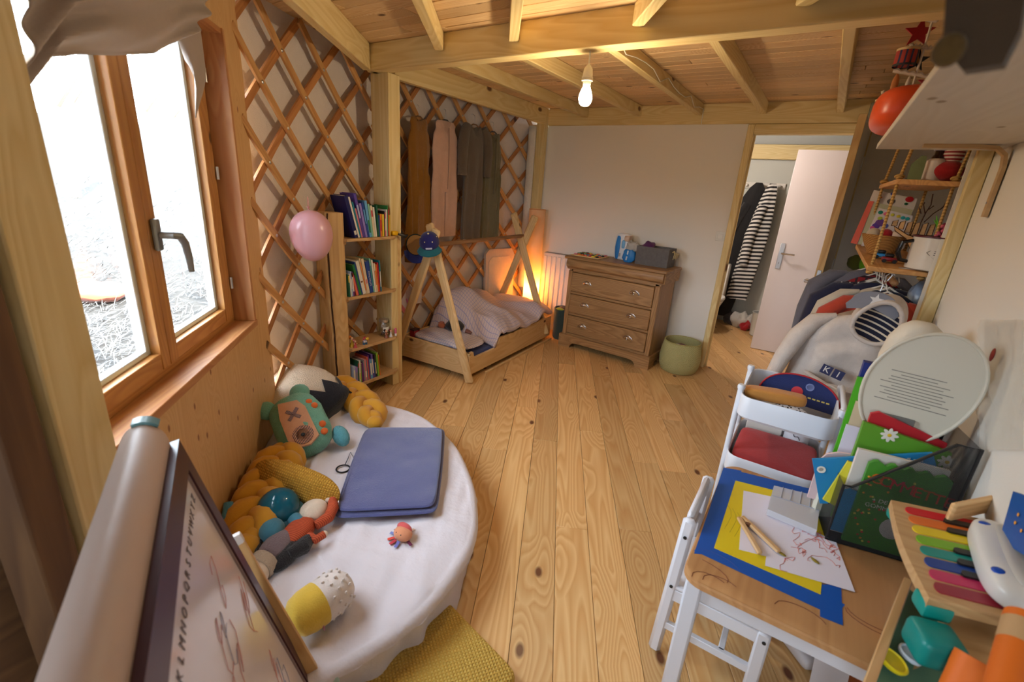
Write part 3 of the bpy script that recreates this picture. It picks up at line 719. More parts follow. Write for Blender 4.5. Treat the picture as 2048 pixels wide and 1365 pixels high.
# ---- small things on the third shelf
z3 = SHZ[1]+.0005
jr = T('glass_jar', 'lidded glass jar with a paper label on the third bookcase shelf', 'jar', (-2.52, 2.215, z3))
M_JAR = bpy.data.materials.new('jar_glass'); M_JAR.use_nodes = True; nt = M_JAR.node_tree
for n in list(nt.nodes): nt.nodes.remove(n)
_o = nt.nodes.new('ShaderNodeOutputMaterial'); _m = nt.nodes.new('ShaderNodeMixShader'); _t = nt.nodes.new('ShaderNodeBsdfTransparent'); _g = nt.nodes.new('ShaderNodeBsdfGlossy')
_t.inputs[0].default_value = (.86, .86, .82, 1); _g.inputs['Roughness'].default_value = .08; _m.inputs[0].default_value = .16
nt.links.new(_t.outputs[0], _m.inputs[1]); nt.links.new(_g.outputs[0], _m.inputs[2]); nt.links.new(_m.outputs[0], _o.inputs[0])
MB().lathe([(.034, 0), (.038, .005), (.038, .085), (.030, .10), (.030, .108)], 24, loc(-2.52, 2.215, z3), cap1=False).done('glass', M_JAR, jr)
MB().lathe([(.033, .104), (.034, .106), (.034, .122), (.031, .124), (.001, .124)], 24, loc(-2.52, 2.215, z3)).done('lid', plain('tin_lid', (.6, .58, .55), .35, .9), jr)
MB().grid(lambda u, v: (.0388*math.cos(-.9+1.6*u), .0388*math.sin(-.9+1.6*u), .035+.035*v), 10, 2, loc(-2.52, 2.215, z3)).done('paper_label', plain('label_paper', S((236, 232, 224)), .8), jr)
for i in range(9): MB().ell(.011, .011, .009, loc(-2.52+.018*math.cos(i*2.3), 2.215+.018*math.sin(i*2.3), z3+.012+.010*(i//4)), 8, 6).done('jar_content', plain('jar_bits_%d' % (i % 3), S(((90, 70, 60), (170, 150, 130), (120, 90, 80))[i % 3]), .7), jr)
def figurine(name, label, x, y, z, h, dress, hair, skin=(224, 180, 150), group='figurines on the bookcase'):
    t = T(name, label, 'figurine', (x, y, z), group)
    MB().lathe([(h*.26, 0), (h*.22, h*.08), (h*.14, h*.3), (h*.10, h*.45), (h*.13, h*.58), (h*.05, h*.64)], 12, loc(x, y, z)).done('dress', plain('fig_'+dress[0], S(dress[1]), .5), t)
    MB().ell(h*.13, h*.13, h*.15, loc(x, y, z+h*.78), 12, 8).done('head', plain('fig_skin', S(skin), .6), t)
    MB().ell(h*.16, h*.15, h*.17, loc(x-.012*h/.05, y, z+h*.83), 12, 8).done('hair', plain('fig_hair_'+hair[0], S(hair[1]), .7), t)
    for s in (-1, 1): MB().tube([(x, y+s*h*.1, z+h*.58), (x+h*.05, y+s*h*.22, z+h*.42)], h*.035, 6).done('arm', MATS['fig_skin'], t)
figurine('figurine', 'small dark-haired doll figurine in front of the jar', -2.462, 2.185, z3, .062, ('brown', (150, 90, 70)), ('dark', (40, 26, 22)))
figurine('figurine', 'little red-haired doll figurine in a white skirt beside the lip balm', -2.458, 2.225, z3, .055, ('white', (220, 214, 214)), ('auburn', (120, 40, 34)))
figurine('figurine', 'yellow-topped toy figure at the left end of the third shelf', -2.475, BK_Y0+.03, z3, .075, ('yellow', (220, 190, 60)), ('orange', (220, 130, 50)))
figurine('figurine', 'pink and red toy figure in front at the left end of the third shelf', -2.447, BK_Y0+.035, z3, .055, ('pinkred', (200, 80, 80)), ('pink', (220, 140, 140)))
pt_ = T('toy_pony', 'tiny multicoloured toy pony on the third bookcase shelf', 'toy', (-2.452, 1.985, z3), None)
MB().ell(.011, .018, .011, loc(-2.452, 1.985, z3+.022), 12, 8).done('body', pattern('pony_print', S((240, 230, 220)), S((60, 60, 150)), 'dots', 120, .45), pt_)
MB().ell(.010, .012, .011, loc(-2.448, 2.004, z3+.038), 10, 8).done('head', plain('pony_head', S((236, 200, 70)), .5), pt_)
MB().tube([(-2.456, 1.995, z3+.05), (-2.46, 1.985, z3+.046), (-2.46, 1.975, z3+.03)], [.006, .007, .004], 6).done('mane', plain('pony_mane', S((190, 60, 80)), .6), pt_)
for sx in (-.006, .006):
    for sy in (-.010, .010): MB().cyl(.0045, .004, .016, loc(-2.452+sx, 1.985+sy, z3), 8).done('leg', plain('pony_leg', S((80, 130, 180)), .5), pt_)
lb = T('lip_balm', 'pink lip balm stick with white base standing on the bookcase shelf', 'lip balm', (-2.452, 2.265, z3))
MB().cyl(.009, .009, .018, loc(-2.452, 2.265, z3), 14).done('base', plain('white_plastic', S((236, 234, 232)), .35), lb)
MB().cyl(.0085, .0085, .038, loc(-2.452, 2.265, z3+.018), 14).done('cap', plain('pink_plastic', S((226, 110, 140)), .35), lb)
# toy duck-yellow thing at the end of the top shelf
yc = T('toy_truck', 'yellow toy with a black hook lying at the right end of the top bookcase shelf', 'toy', (-2.47, 2.285, SHZ[3]))
MB().box(.05, .05, .03, loc(-2.47, 2.278, SHZ[3]+.017), .010, 3).done('body', plain('yellow_plastic', S((236, 180, 20)), .35), yc)
MB().tube([(-2.445, 2.295, SHZ[3]+.012), (-2.43, 2.32, SHZ[3]+.004), (-2.425, 2.345, SHZ[3]-.004), (-2.42, 2.36, SHZ[3]+.006)], [.008, .011, .012, .006], 8).done('hook', plain('black_plastic', S((28, 24, 24)), .4), yc)
MB().box(.035, .02, .04, loc(-2.50, 2.29, SHZ[3]+.052), .003).done('tag_card', pattern('tag_print', S((214, 170, 120)), S((150, 110, 160)), 'stripes', 60, .5, axis=2), yc)

# ---- tipi bed
Bo = V((-2.10, 2.70, 0)); Bd = (V((-2.165, 4.165, 0))-Bo).normalized(); Bn = V((-Bd.y, Bd.x, 0)); BL, BWd = 1.46, .72
if Bn.x > 0: Bn = -Bn
def bp(l, w_, z): return Bo+Bd*l+Bn*w_+V((0, 0, z))
W_BED = wood('bed_pine', S((232, 198, 146)), S((208, 164, 106)), rough=.5, ring=20, knots=.6, kdens=1.5, vary=.05, knotcol=S((96, 56, 34)))
bed = T('tipi_bed', 'low pine tipi bed frame with crossed end poles against the lattice', 'bed', bp(BL/2, BWd/2, 0))
HB0, HB1 = .045, .235
prof = [(0, HB0), (BL, HB0), (BL, HB1+.02), (.47, HB1+.02), (.45, HB1+.005), (.435, HB1-.04), (.40, HB1-.055), (.10, HB1-.055), (.075, HB1-.045), (.06, HB1), (0, HB1)]
Mside = frame(bp(0, 0, 0), Bd, (0, 0, 1))
zs_ = 1 if (Mside.to_3x3() @ V((0, 0, 1))).dot(Bn) > 0 else -1
MB().prism(prof, .022*zs_).done('side_rail', W_BED, bed, Mside)
Mside2 = frame(bp(0, BWd, 0), Bd, (0, 0, 1))
MB().prism([(0, HB0), (BL, HB0), (BL, HB1), (0, HB1)], -.022*zs_).done('side_rail', W_BED, bed, Mside2)
board('end_rail', bp(.012, -.005, .14), bp(.012, BWd, .14), .19, .022, W_BED, bed)
board('end_rail', bp(BL-.012, .022, .14), bp(BL-.012, BWd, .14), .19, .022, W_BED, bed)
board('slat_base', bp(BL/2, .03, .075), bp(BL/2, BWd-.03, .075), BL-.06, .015, W_BED, bed, Bd)
def pole(name, a, b): return board(name, a, b, .078, .032, W_BED, bed, Bn, .012)
pole('tipi_pole', bp(-.022, -.035, 0.0), bp(-.022, .40, 1.20)); pole('tipi_pole', bp(-.056, BWd+.05, 0.0), bp(-.056, .295, 1.17))
pole('tipi_pole', bp(1.345, -.01, 0.08), bp(1.345, .475, 1.26)); pole('tipi_pole', bp(1.378, BWd-.03, 0.08), bp(1.378, .24, 1.25))
W_ROD = wood('rod_brown', S((150, 112, 76)), S((112, 78, 48)), rough=.6, ring=20, knots=.2)
Mr = frame(bp(-.05, .355, 1.045), bp(1.36, .36, 1.045)-bp(-.05, .355, 1.045), (0, 0, 1))
MB().cyl(.018, .018, 1.42, rot('Y', 90), 16).done('ridge_rod', W_ROD, bed, Mr)
board('toe_strip', bp(.22, -.02, .009), bp(BL, -.02, .009), .02, .018, W_BED, bed)
# mattress
mt = T('bed_mattress', 'navy sheeted mattress inside the tipi bed', 'mattress', bp(BL/2, BWd/2, .083))
M_NAVY = cloth('navy_sheet', S((52, 62, 112)), bscale=150, bump=.4)
MB().box(BL-.06, BWd-.06, .10, frame(bp(BL/2, BWd/2, .135), Bd, Bn), .03, 3).done('mattress_core', M_NAVY, mt)
# pillow
M_CHECK = pattern('blue_check_cotton', S((222, 206, 204)), S((166, 166, 196)), 'grid', 42, .14, axis=2, rough=.9)
def pillow(p):
    return p
def cushion(lx, ly, lz, M, seed=0, wr=.012, n=36, m=18, e=.55, fr=14):
    b = MB()
    rings = []
    def fn(p):
        x, y = p.x/lx, p.y/ly
        edge = max(abs(x), abs(y))
        f = (1-max(0, edge)**4*.75)
        return V((p.x, p.y, p.z*f+wr*nz(p.x*fr, p.y*fr, seed+sgn(p.z)*3)*f))
    b.ell(lx, ly, lz, M, n, m, fn, e=e); return b
pl_ = T('pillow', 'white checked pillow at the head of the tipi bed', 'pillow', bp(.22, .34, .19))
cushion(.17, .315, .045, I4, 2).done('pillow_case', M_CHECK, pl_, frame(bp(.215, .375, .232), Bd, Bn))
# duvet
def duv(u, v):
    l = .36+1.09*u; w_ = .0+.69*v
    d_edge = min(v, 1-v)*2
    h_ = .275+.075*min(1, d_edge*2.6)**.6
    h_ += .24*math.exp(-((l-.60)/.18)**2)*smoothstep(.25, .75, v)*(1 if v < .93 else .8)
    h_ += .19*math.exp(-((l-.98)/.17)**2)*smoothstep(.45, .95, v)
    h_ += .07*math.exp(-((l-1.30)/.16)**2)
    h_ += .10*math.exp(-((l-.64)/.24)**2-((v-.35)/.3)**2)
    h_ += .016*nz(l*7, w_*5, 2)+.010*nz(l*17, w_*11, 5)+.012*math.sin(l*26+w_*9)*math.exp(-((v-.3)/.4)**2)
    fr_ = smoothstep(0, .10, u)
    h_ = .215+(h_-.215)*fr_
    if v < .10 and l > .5: w_ -= .018*(1-v/.10); h_ -= .012*(1-v/.10)
    l2 = l-.09*math.exp(-((v-.9)/.25)**2)*(1-u)+.03*math.sin(v*9)*(1-u)
    return bp(l2+.0*(1-fr_), w_, h_)
M_CHECK2 = pattern('checked_duvet', S((214, 194, 192)), S((164, 158, 190)), 'grid', 44, .13, axis=2, rough=.9)
dv_ = T('duvet', 'rumpled white checked duvet heaped on the tipi bed', 'duvet', bp(.9, .35, .2))
dg_ = MB(); dg_.grid(duv, 90, 56)
o = dg_.done('duvet_cover', M_CHECK2, dv_); md = o.modifiers.new('thick', 'SOLIDIFY'); md.thickness = .03; md.offset = -1
# doll lying on the pillow end
dl = T('doll', 'dark-haired doll lying against the duvet on the bed', 'doll', bp(.32, .47, .27))
M_DHAIR = cloth('doll_hair', S((26, 20, 22)), bscale=120, bump=.9)
MB().ell(.075, .085, .052, frame(bp(.33, .40, .31), Bd, Bn), 20, 12, lambda p: p+p.normalized()*.006*nz(p.x*60, p.y*60, p.z*60)).done('hair', M_DHAIR, dl)
MB().ell(.032, .036, .026, frame(bp(.30, .52, .295), Bd, Bn), 16, 10).done('face', cloth('doll_skin', S((170, 92, 60))), dl)
MB().tube([bp(.345, .535, .30), bp(.335, .56, .302), bp(.32, .575, .298)], [.018, .016, .010], 8).done('arm', MATS['doll_skin'], dl)
MB().tube([bp(.36, .30, .28), bp(.37, .275, .272), bp(.375, .25, .262)], [.022, .02, .014], 8).done('arm', cloth('doll_sleeve', S((130, 86, 76))), dl)
# red box and photo card by the lattice
rb_ = T('red_box', 'small red box behind the bed pillow', 'box', bp(.10, .66, .20))
MB().box(.07, .05, .07, frame(bp(.10, .655, .235), Bd, Bn), .003).done('box_body', plain('red_card', S((150, 26, 34)), .5), rb_)
MB().box(.072, .052, .012, frame(bp(.10, .655, .275), Bd, Bn), .002).done('box_lid', plain('dark_card', S((60, 40, 40)), .5), rb_)
ph = cyl_hit(838, 590, 3.955)
MPh = frame(ph, V((CX-ph.x, CY-ph.y, 0)).cross(V((0, 0, 1))), (0, 0, 1))
phc = T('photo_card', 'small photo print tucked on the lattice behind the bed', 'photo', ph)
MB().box(.075, .15, .002, I4).done('print_paper', plain('photo_border', S((216, 200, 190)), .5), phc, MPh)
MB().box(.064, .115, .001, loc(0, .012, .0017)).done('picture', plain('photo_dark', S((70, 58, 56)), .4), phc, MPh)
MB().ell(.018, .03, .0012, loc(-.005, .0, .0022), 12, 6).done('picture_figure', plain('photo_skin', S((190, 150, 120)), .4), phc, MPh)
mg = T('night_light', 'magenta plastic night light glowing low on the lattice beside the bed pole', 'night light', cyl_hit(822, 612, 3.93))
mgp = cyl_hit(818, 620, 3.93)
MB().ell(.016, .022, .03, Matrix.Translation(mgp), 14, 10).done('shell', plain('magenta_glow', S((220, 30, 200)), .3, emit=.6), mg)
MB().tube([mgp, mgp+V((0, -.01, .06)), mgp+V((0, -.03, .10))], [.006, .010, .004], 8).done('fin', plain('pink_fin', S((226, 120, 190)), .4), mg)
# ================================================================ LAMP CORNER, CLOTHES, DRESSER
# ---- tall paper lamp in the corner
lx, ly = -2.50, 4.27
lmp = T('floor_lamp', 'tall cylindrical paper floor lamp glowing orange in the corner behind the bed', 'lamp', (lx, ly, 0))
M_SHADE = bpy.data.materials.new('lamp_paper'); M_SHADE.use_nodes = True; nt = M_SHADE.node_tree; b_ = nt.nodes['Principled BSDF']
b_.inputs['Base Color'].default_value = _rgb(S((236, 214, 186))); b_.inputs['Roughness'].default_value = .8
tr_ = nt.nodes.new('ShaderNodeBsdfTranslucent'); tr_.inputs[0].default_value = _rgb(S((255, 206, 140))); mx_ = nt.nodes.new('ShaderNodeMixShader'); mx_.inputs[0].default_value = .55
nt.links.new(b_.outputs[0], mx_.inputs[1]); nt.links.new(tr_.outputs[0], mx_.inputs[2]); nt.links.new(mx_.outputs[0], nt.nodes['Material Output'].inputs[0])
MB().grid(lambda u, v: (.085*math.cos(2*PI*u), .085*math.sin(2*PI*u), .06+1.25*v), 32, 6, loc(lx, ly, 0), closed_u=True).done('lamp_shade', M_SHADE, lmp)
MB().lathe([(.09, 0), (.09, .03), (.05, .05), (.02, .07), (.02, .30)], 20, loc(lx, ly, 0)).done('lamp_base', plain('lamp_base_white', S((220, 214, 206)), .5), lmp)
MB().tube([(lx+.086*math.cos(a), ly+.086*math.sin(a), 1.305) for a in [i*2*PI/28 for i in range(28)]], .003, 6, True).done('rim', plain('lamp_rim', S((214, 150, 90)), .5), lmp)
MB().ell(.03, .03, .04, loc(lx, ly, .42), 14, 10).done('bulb', plain('lamp_bulb', (1, .55, .16), .3, emit=60), lmp)
ll = bpy.data.lights.new('floor_lamp_light', 'POINT'); llo = bpy.data.objects.new('floor_lamp_light', ll); COL.objects.link(llo); llo.location = (lx, ly, .50); ll.energy = 5.5; ll.shadow_soft_size = .03; ll.color = (1, .58, .22)
# pale felt strip hanging by the corner post
fs_ = T('felt_strip', 'pale grey felt strip hanging beside the corner post', 'felt strip', (-2.70, 4.40, 1.2))
MB().grid(lambda u, v: (-2.735+.085*u, 4.37-.012*math.sin(u*PI), .45+1.66*v), 8, 20).done('strip', cloth('felt_grey', S((224, 216, 204))), fs_).modifiers.new('t', 'SOLIDIFY').thickness = .006
board('top_batten', (-2.735, 4.368, 2.11), (-2.65, 4.368, 2.11), .02, .014, W_BED, fs_)
# folded beige mat leaning on the lattice at the bed's foot
bm_ = T('beige_mat', 'beige padded mat leaning on the lattice behind the tipi poles', 'mat', (-2.80, 3.98, .2))
pts_ = [(-.20, 0), (.20, 0), (.20, .56), (.16, .61), (-.15, .61), (-.20, .56)]
Mm = frame((-2.795, 4.06, .27), V((.24, 1, 0)), V((-.05, 0, 1)))
MB().prism(pts_, .035).done('pad', cloth('mat_beige', S((218, 196, 178))), bm_, Mm)
MB().prism([(x*.80, y*.86+.0) for x, y in pts_], .040, h0=.034).done('inner_panel', cloth('mat_inner', S((228, 206, 184))), bm_, Mm)
# radiator on the white wall
rd = T('radiator', 'white ribbed electric radiator on the white wall between bed and dresser', 'radiator', (-2.22, 4.44, .3))
MB().bx((-2.46, 4.395, .20), (-1.93, 4.47, .865), .012, 2).done('casing', plain('radiator_white', S((232, 226, 224)), .4), rd)
for i in range(9): MB().bx((-2.445+i*.057, 4.386, .23), (-2.405+i*.057, 4.398, .835), .004).done('rib', MATS['radiator_white'], rd)
MB().bx((-2.44, 4.40, .866), (-1.95, 4.45, .869)).done('grille', plain('radiator_grey', S((150, 146, 146)), .5), rd)
# dark green bag of things between bed and dresser
tb = T('storage_bag', 'dark green fabric storage bag between the bed foot and the dresser', 'bag', (-2.07, 4.30, 0))
MB().lathe([(.085, 0), (.098, .02), (.102, .20), (.106, .33), (.098, .335), (.09, .20)], 24, loc(-2.085, 4.285, 0), cap1=False).done('bag_body', cloth('bag_green', S((52, 66, 62))), tb)
MB().ell(.09, .09, .05, loc(-2.085, 4.285, .30), 18, 10, lambda p: p+V((0, 0, .015*nz(p.x*30, p.y*30)))).done('bag_content', cloth('dark_leather', S((54, 34, 30))), tb)
MB().tube([(-2.06, 4.25, .34), (-2.04, 4.24, .40), (-2.00, 4.25, .41), (-1.985, 4.26, .35)], .008, 8).done('handle', plain('black_strap', S((24, 22, 24)), .6), tb)
MB().ell(.045, .03, .012, loc(-2.09, 4.20, .335), 12, 8).done('green_cloth', cloth('lime_cloth', S((140, 170, 40))), tb)

# ---- garments on hangers along the lattice
def garment(name, label, arc, ztop, zbot, whalf, prof, mat, R=3.93, sleeves=None, legs=False, neck=.06, seed=0, folds=7, hookpx=None, coat=.028, zip_=None, amp=.010):
    """prof: list of (t, half width factor) from top to bottom"""
    base = onwall(arc, ztop, R); t = T('hanging_garment', label, 'garment', base, 'garments hung on the lattice')
    out = V((CX-base.x, CY-base.y, 0)).normalized(); al = V((0, 0, 1)).cross(out).normalized()     # along the wall
    M = Matrix((al, out, V((0, 0, 1)))).transposed().to_4x4(); M.translation = base
    H = ztop-zbot
    def hw(t_):
        for (a, wa), (b, wb) in zip(prof[:-1], prof[1:]):
            if a <= t_ <= b:
                f = (t_-a)/(b-a); f = f*f*(3-2*f); return whalf*(wa+(wb-wa)*f)
        return whalf*prof[-1][1]
    def tube_(x0f, x1f, ta, tb, nm, yoff=0):
        n = 40; rings = []
        for k in range(34):
            tt = ta+(tb-ta)*k/33; w_ = hw(tt); xa, xb = x0f*w_, x1f*w_; cx_ = (xa+xb)/2; hw_ = (xb-xa)/2
            ring = []
            for j in range(n):
                a = 2*PI*j/n; x = cx_+hw_*sgn(math.cos(a))*abs(math.cos(a))**.75
                dp = coat*(.55+.45*smoothstep(0, .12, tt))*math.sin(a)
                fo = amp*smoothstep(.08, .5, tt)*math.sin(folds*x/whalf*1.6+seed+.8*math.sin(tt*5+seed))+.004*nz(x*30, tt*6, seed)
                zdrop = 0
                if tt < .06 and sleeves is None: zdrop = -.0*abs(x)
                dz = -abs(x-0)/whalf*.022*(1-smoothstep(0, .25, tt))
                if abs(x) < neck and tt < .10: dz -= (.10 if math.sin(a) > 0 else .035)*(1-abs(x)/neck)*(1-tt/.10)
                ring.append((x, coat+yoff+dp+(fo if math.sin(a) > 0 else fo*.3), -tt*H+dz+.012*nz(x*14, seed)*smoothstep(.85, 1, tt)))
            rings.append(ring)
        o = MB().loft(rings, True, True).done(nm, mat, t, M, sharp=70)
    if legs:
        tube_(-1, 1, 0, .60, 'bodice'); tube_(-1.0, -.04, .58, 1, 'leg_tube'); tube_(.04, 1.0, .58, 1, 'leg_tube')
    else: tube_(-1, 1, 0, 1, 'bodice')
    if sleeves:
        for s in (-1, 1):
            L, r = sleeves
            pts2 = [(s*whalf*.62, coat*1.2, -.02), (s*whalf*.86, coat*1.5, -.08), (s*whalf*1.0, coat*1.6, -L*.5), (s*whalf*.97, coat*1.6, -L*.96)]
            MB().tube(pts2, [r*.8, r, r*1.05, r*.85], 12, flat=1.0).done('sleeve', mat, t, M)
            MB().tube([(s*whalf*.97, coat*1.6, -L*.93), (s*whalf*.97, coat*1.6, -L*1.02)], r*.93, 12).done('cuff', mat, t, M)
    if zip_:
        MB().tube([(zip_*math.sin(k*.25)*.2+.004, coat*2.0+.004+amp*.6, -.06-k*H*.03) for k in range(18)], .003, 6).done('zip', plain('zip_'+name, [x*.55 for x in mat.node_tree.nodes['Principled BSDF'].inputs['Base Color'].default_value[:3]], .5), t, M)
    # hanger
    hg = T('coat_hanger', 'wire-hooked hanger holding the '+label.split(' hanging')[0], 'hanger', base, 'hangers on the lattice')
    MB().tube([(-whalf*.55, coat, -.035), (-.02, coat, .0), (.02, coat, .0), (whalf*.55, coat, -.035)], .006, 8).done('shoulder_bar', W_ROD if seed % 2 else plain('grey_plastic', S((84, 82, 80)), .5), hg, M)
    MB().tube([(0, coat, .0), (0, coat, .06), (.012, coat*.6, .075), (.012, .0, .085), (0, -.01, .08)], .0018, 6).done('hook', M_STEEL, hg, M)
    return t
M_MUST = cloth('mustard_muslin', S((138, 92, 26)), bscale=120, bump=.5); M_PINKM = cloth('pink_muslin', S((206, 166, 146)), bscale=160, bump=.4)
M_ROBE = cloth('taupe_fleece', S((104, 88, 72)), bscale=200, bump=.8); M_OLIVE = cloth('olive_muslin', S((112, 104, 78)), bscale=120, bump=.5)
pf = [(0, .58), (.02, .66), (.07, .60), (.13, .74), (.18, .84), (.34, .76), (.42, .86), (1, 1.0)]
def arcz(px, py, R=3.93):
    q = cyl_hit(px, py, R); a = (math.atan2(q.y-CY, q.x-CX) % (2*PI))-PI
    return a*4, q.z
a_, z_ = arcz(832, 236); _, zb_ = arcz(834, 520)
garment('dress', 'long mustard sleeping bag hanging first from the pillar', a_, z_+.01, zb_, .165, pf, M_MUST, seed=1, folds=9, amp=.017)
a_, z_ = arcz(886, 243); _, zb_ = arcz(886, 472)
garment('romper', 'sleeveless pale pink romper with two legs hanging second from the pillar', a_, z_+.01, zb_, .172, [(0, .62), (.02, .74), (.06, .70), (.12, .88), (.25, .96), (.42, .90), (.6, .98), (1, .98)], M_PINKM, seed=2, folds=5, legs=True, zip_=.02, amp=.006)
a_, z_ = arcz(938, 252); _, zb_ = arcz(940, 476)
garment('robe', 'fluffy taupe bathrobe with sleeves hanging third from the pillar', a_, z_+.01, zb_, .175, [(0, .45), (.05, .70), (.25, .72), (.40, .64), (.5, .72), (1, .80)], M_ROBE, seed=3, folds=6, sleeves=(.42, .046), neck=.06, R=3.90, coat=.036, amp=.016)
a_, z_ = arcz(982, 266); _, zb_ = arcz(978, 474)
garment('sack', 'pleated olive green sleeping bag hanging fourth from the pillar', a_, z_+.01, zb_, .15, pf, M_OLIVE, seed=4, folds=13, zip_=.02, amp=.015)

# ---- caps on the bed poles
def cap(label, P, fwd, up, crown, brim, mat_in, buttons=None, patch=None):
    t = T('cap', label, 'cap', P); M = frame(P, fwd, up.cross(fwd)) @ Matrix.Scale(.86, 4); 
    def fn(p): return V((p.x, p.y, p.z if p.z > 0 else p.z*.02))
    MB().ell(.098, .088, .098, I4, 28, 16, fn).done('crown', crown, t, M)
    br = MB()
    def bf(u, v):
        a = (-1+2*u)*1.15; r0 = .092; r1 = .092+.075*math.cos(a*1.1)**.6 if abs(a) < 1.35 else .092
        r = r0+(r1-r0)*v
        return (r*math.cos(a), r*math.sin(a)*.92, -.002-.012*v-.016*(a*a)*v)
    br.grid(bf, 20, 6); o = br.done('brim', brim, t, M); o.modifiers.new('t', 'SOLIDIFY').thickness = .004
    MB().ell(.009, .009, .006, loc(0, 0, .099), 10, 6).done('button', buttons or crown, t, M)
    if buttons:
        for a in (-.5, .5, 1.6, -1.6): MB().ell(.0055, .0055, .003, loc(.075*math.cos(a), .068*math.sin(a), .063) @ rot('Z', math.degrees(a)) @ rot('Y', 50), 8, 6).done('eyelet', buttons, t, M)
    if patch: MB().box(.003, .055, .016, loc(.097, 0, .016) @ rot('Y', -14), .001).done('patch', patch, t, M)
    MB().ell(.088, .080, .010, loc(0, 0, -.005), 24, 10).done('lining', mat_in, t, M)
    return t
pc1 = vl(866, 470, bp(-.10, .33, 0))
cap('navy cap with teal brim hung on the front pole of the tipi bed', bp(-.105, .325, 1.07), V((.55, -.62, -.56)), V((.42, -.62, .66)), cloth('cap_navy', S((28, 26, 92))), cloth('cap_teal', S((16, 92, 104))), cloth('cap_band', S((40, 40, 90))), plain('cap_button', S((230, 216, 160)), .6), plain('cap_patch', S((190, 190, 206)), .6))
cap('dark green cap with tan lining hung behind the navy cap', bp(-.06, .50, 1.03), V((.20, -.10, -.95)), V((-.62, .60, .20)), cloth('cap_green', S((20, 44, 44))), cloth('cap_blue', S((50, 60, 130))), cloth('cap_tan', S((170, 128, 76))), None, plain('cap_red', S((170, 36, 30)), .6))

# ---- dresser
DO = V((-2.005, 4.075, 0)); DA = -4.0; DWd, DDp, DH = .965, .385, .915
W_OAK = wood('oak', S((178, 136, 90)), S((130, 92, 54)), rough=.42, ring=30, knots=.0, vary=.07, stretch=.09, amount=.6)
dres = T('dresser', 'oak three-drawer dresser with chrome cup pulls against the white wall', 'dresser', DO)
MDr = Matrix.Translation(DO) @ rot('Z', DA)
def db(name, a, b, par=None, m=None, bev=.003):
    a, b = V(a), V(b); c_ = (a+b)/2; d = b-a
    # grain along the longest side
    ax = max(range(3), key=lambda i: abs(d[i]))
    e = [V((1, 0, 0)), V((0, 1, 0)), V((0, 0, 1))]
    xa = e[ax]; others = [i for i in range(3) if i != ax]; ya = e[max(others, key=lambda i: abs(d[i]))]
    Ml = frame(c_, xa, ya); L = Ml.to_3x3().inverted() @ d
    return MB().box(abs(L.x), abs(L.y), abs(L.z), I4, bev).done(name, m or W_OAK, par or dres, MDr @ Ml)
db('side_panel', (.02, .03, .12), (.042, DDp, .83)); db('side_panel', (DWd-.042, .03, .12), (DWd-.02, DDp, .83))
db('back_panel', (.04, DDp-.01, .12), (DWd-.04, DDp, .83)); db('stile', (.02, .015, .12), (.065, .035, .77)); db('stile', (DWd-.065, .015, .12), (DWd-.02, .035, .77))
for z in (.775, .56, .345): db('rail', (.065, .018, z-.012), (DWd-.065, .035, z+.012))
db('bottom_rail', (.065, .018, .115), (DWd-.065, .035, .145))
db('top', (-.025, -.02, .885), (DWd+.025, DDp, DH), bev=.008)
# cornice: ogee moulding under the top
cor = MB(); prof_ = [(.0, .0), (.0, .012), (-.028, .03), (-.034, .055), (-.026, .085), (-.018, .10), (.06, .10), (.06, .0)]
Mc = frame((0, 0, 0), (1, 0, 0), (0, 1, 0))
cor.loft([[V((x, .02+y, .785+z)) for y, z in prof_] for x in (.0, DWd)]); cor.done('cornice', W_OAK, dres, MDr, sharp=30)
db('cornice_side', (-.005, .02, .79), (.02, DDp, .885)); db('cornice_side', (DWd-.02, .02, .79), (DWd+.012, DDp, .885))
fp = [(0, 0), (.13, 0), (.135, .025), (.15, .045), (.175, .055), (.20, .058), (DWd-.20, .058), (DWd-.175, .055), (DWd-.15, .045), (DWd-.135, .025), (DWd-.13, 0), (DWd, 0), (DWd, .125), (0, .125)]
MB().prism([(x, y) for x, y in fp], .022).done('plinth', W_OAK, dres, MDr @ Matrix(((1, 0, 0, 0), (0, 0, 1, -.012), (0, 1, 0, 0), (0, 0, 0, 1))))
for x in (0, DWd-.022): 
    MB().prism([(.01, 0), (.11, 0), (.13, .05), (DDp-.12, .05), (DDp-.10, 0), (DDp, 0), (DDp, .125), (.01, .125)], .022).done('plinth_side', W_OAK, dres, MDr @ Matrix(((0, 0, 1, x), (1, 0, 0, 0), (0, 1, 0, 0), (0, 0, 0, 1))))
M_CHROME = plain('chrome', (.78, .78, .80), .15, 1)
for z0, z1 in ((.148, .330), (.360, .545), (.575, .760)):
    dw = db('drawer', (.068, .004, z0), (DWd-.068, .034, z1), bev=.006)
    for x in (.24, DWd-.24):
        zc_ = (z0+z1)/2+.012
        pu = MB()
        def pf_(u, v):
            a = PI*u; e_ = PI/2*v
            return (x+.044*math.cos(a)*math.cos(e_*.9), .003-.028*math.sin(e_)*1.0*(.35+.65*math.sin(a)), zc_-.018+.036*math.sin(a)*(.55+.45*math.cos(e_)))
        pu.grid(pf_, 18, 8); pu.tube([(x+.047*math.cos(a), .002, zc_-.018+.038*math.sin(a)) for a in [PI*i/16 for i in range(17)]], .003, 6)
        pu.done('cup_pull', M_CHROME, dw, MDr, sharp=80)
        MB().ell(.010, .005, .005, loc(x, -.020, zc_-.012), 8, 6).done('pull_stud', M_CHROME, dw, MDr)
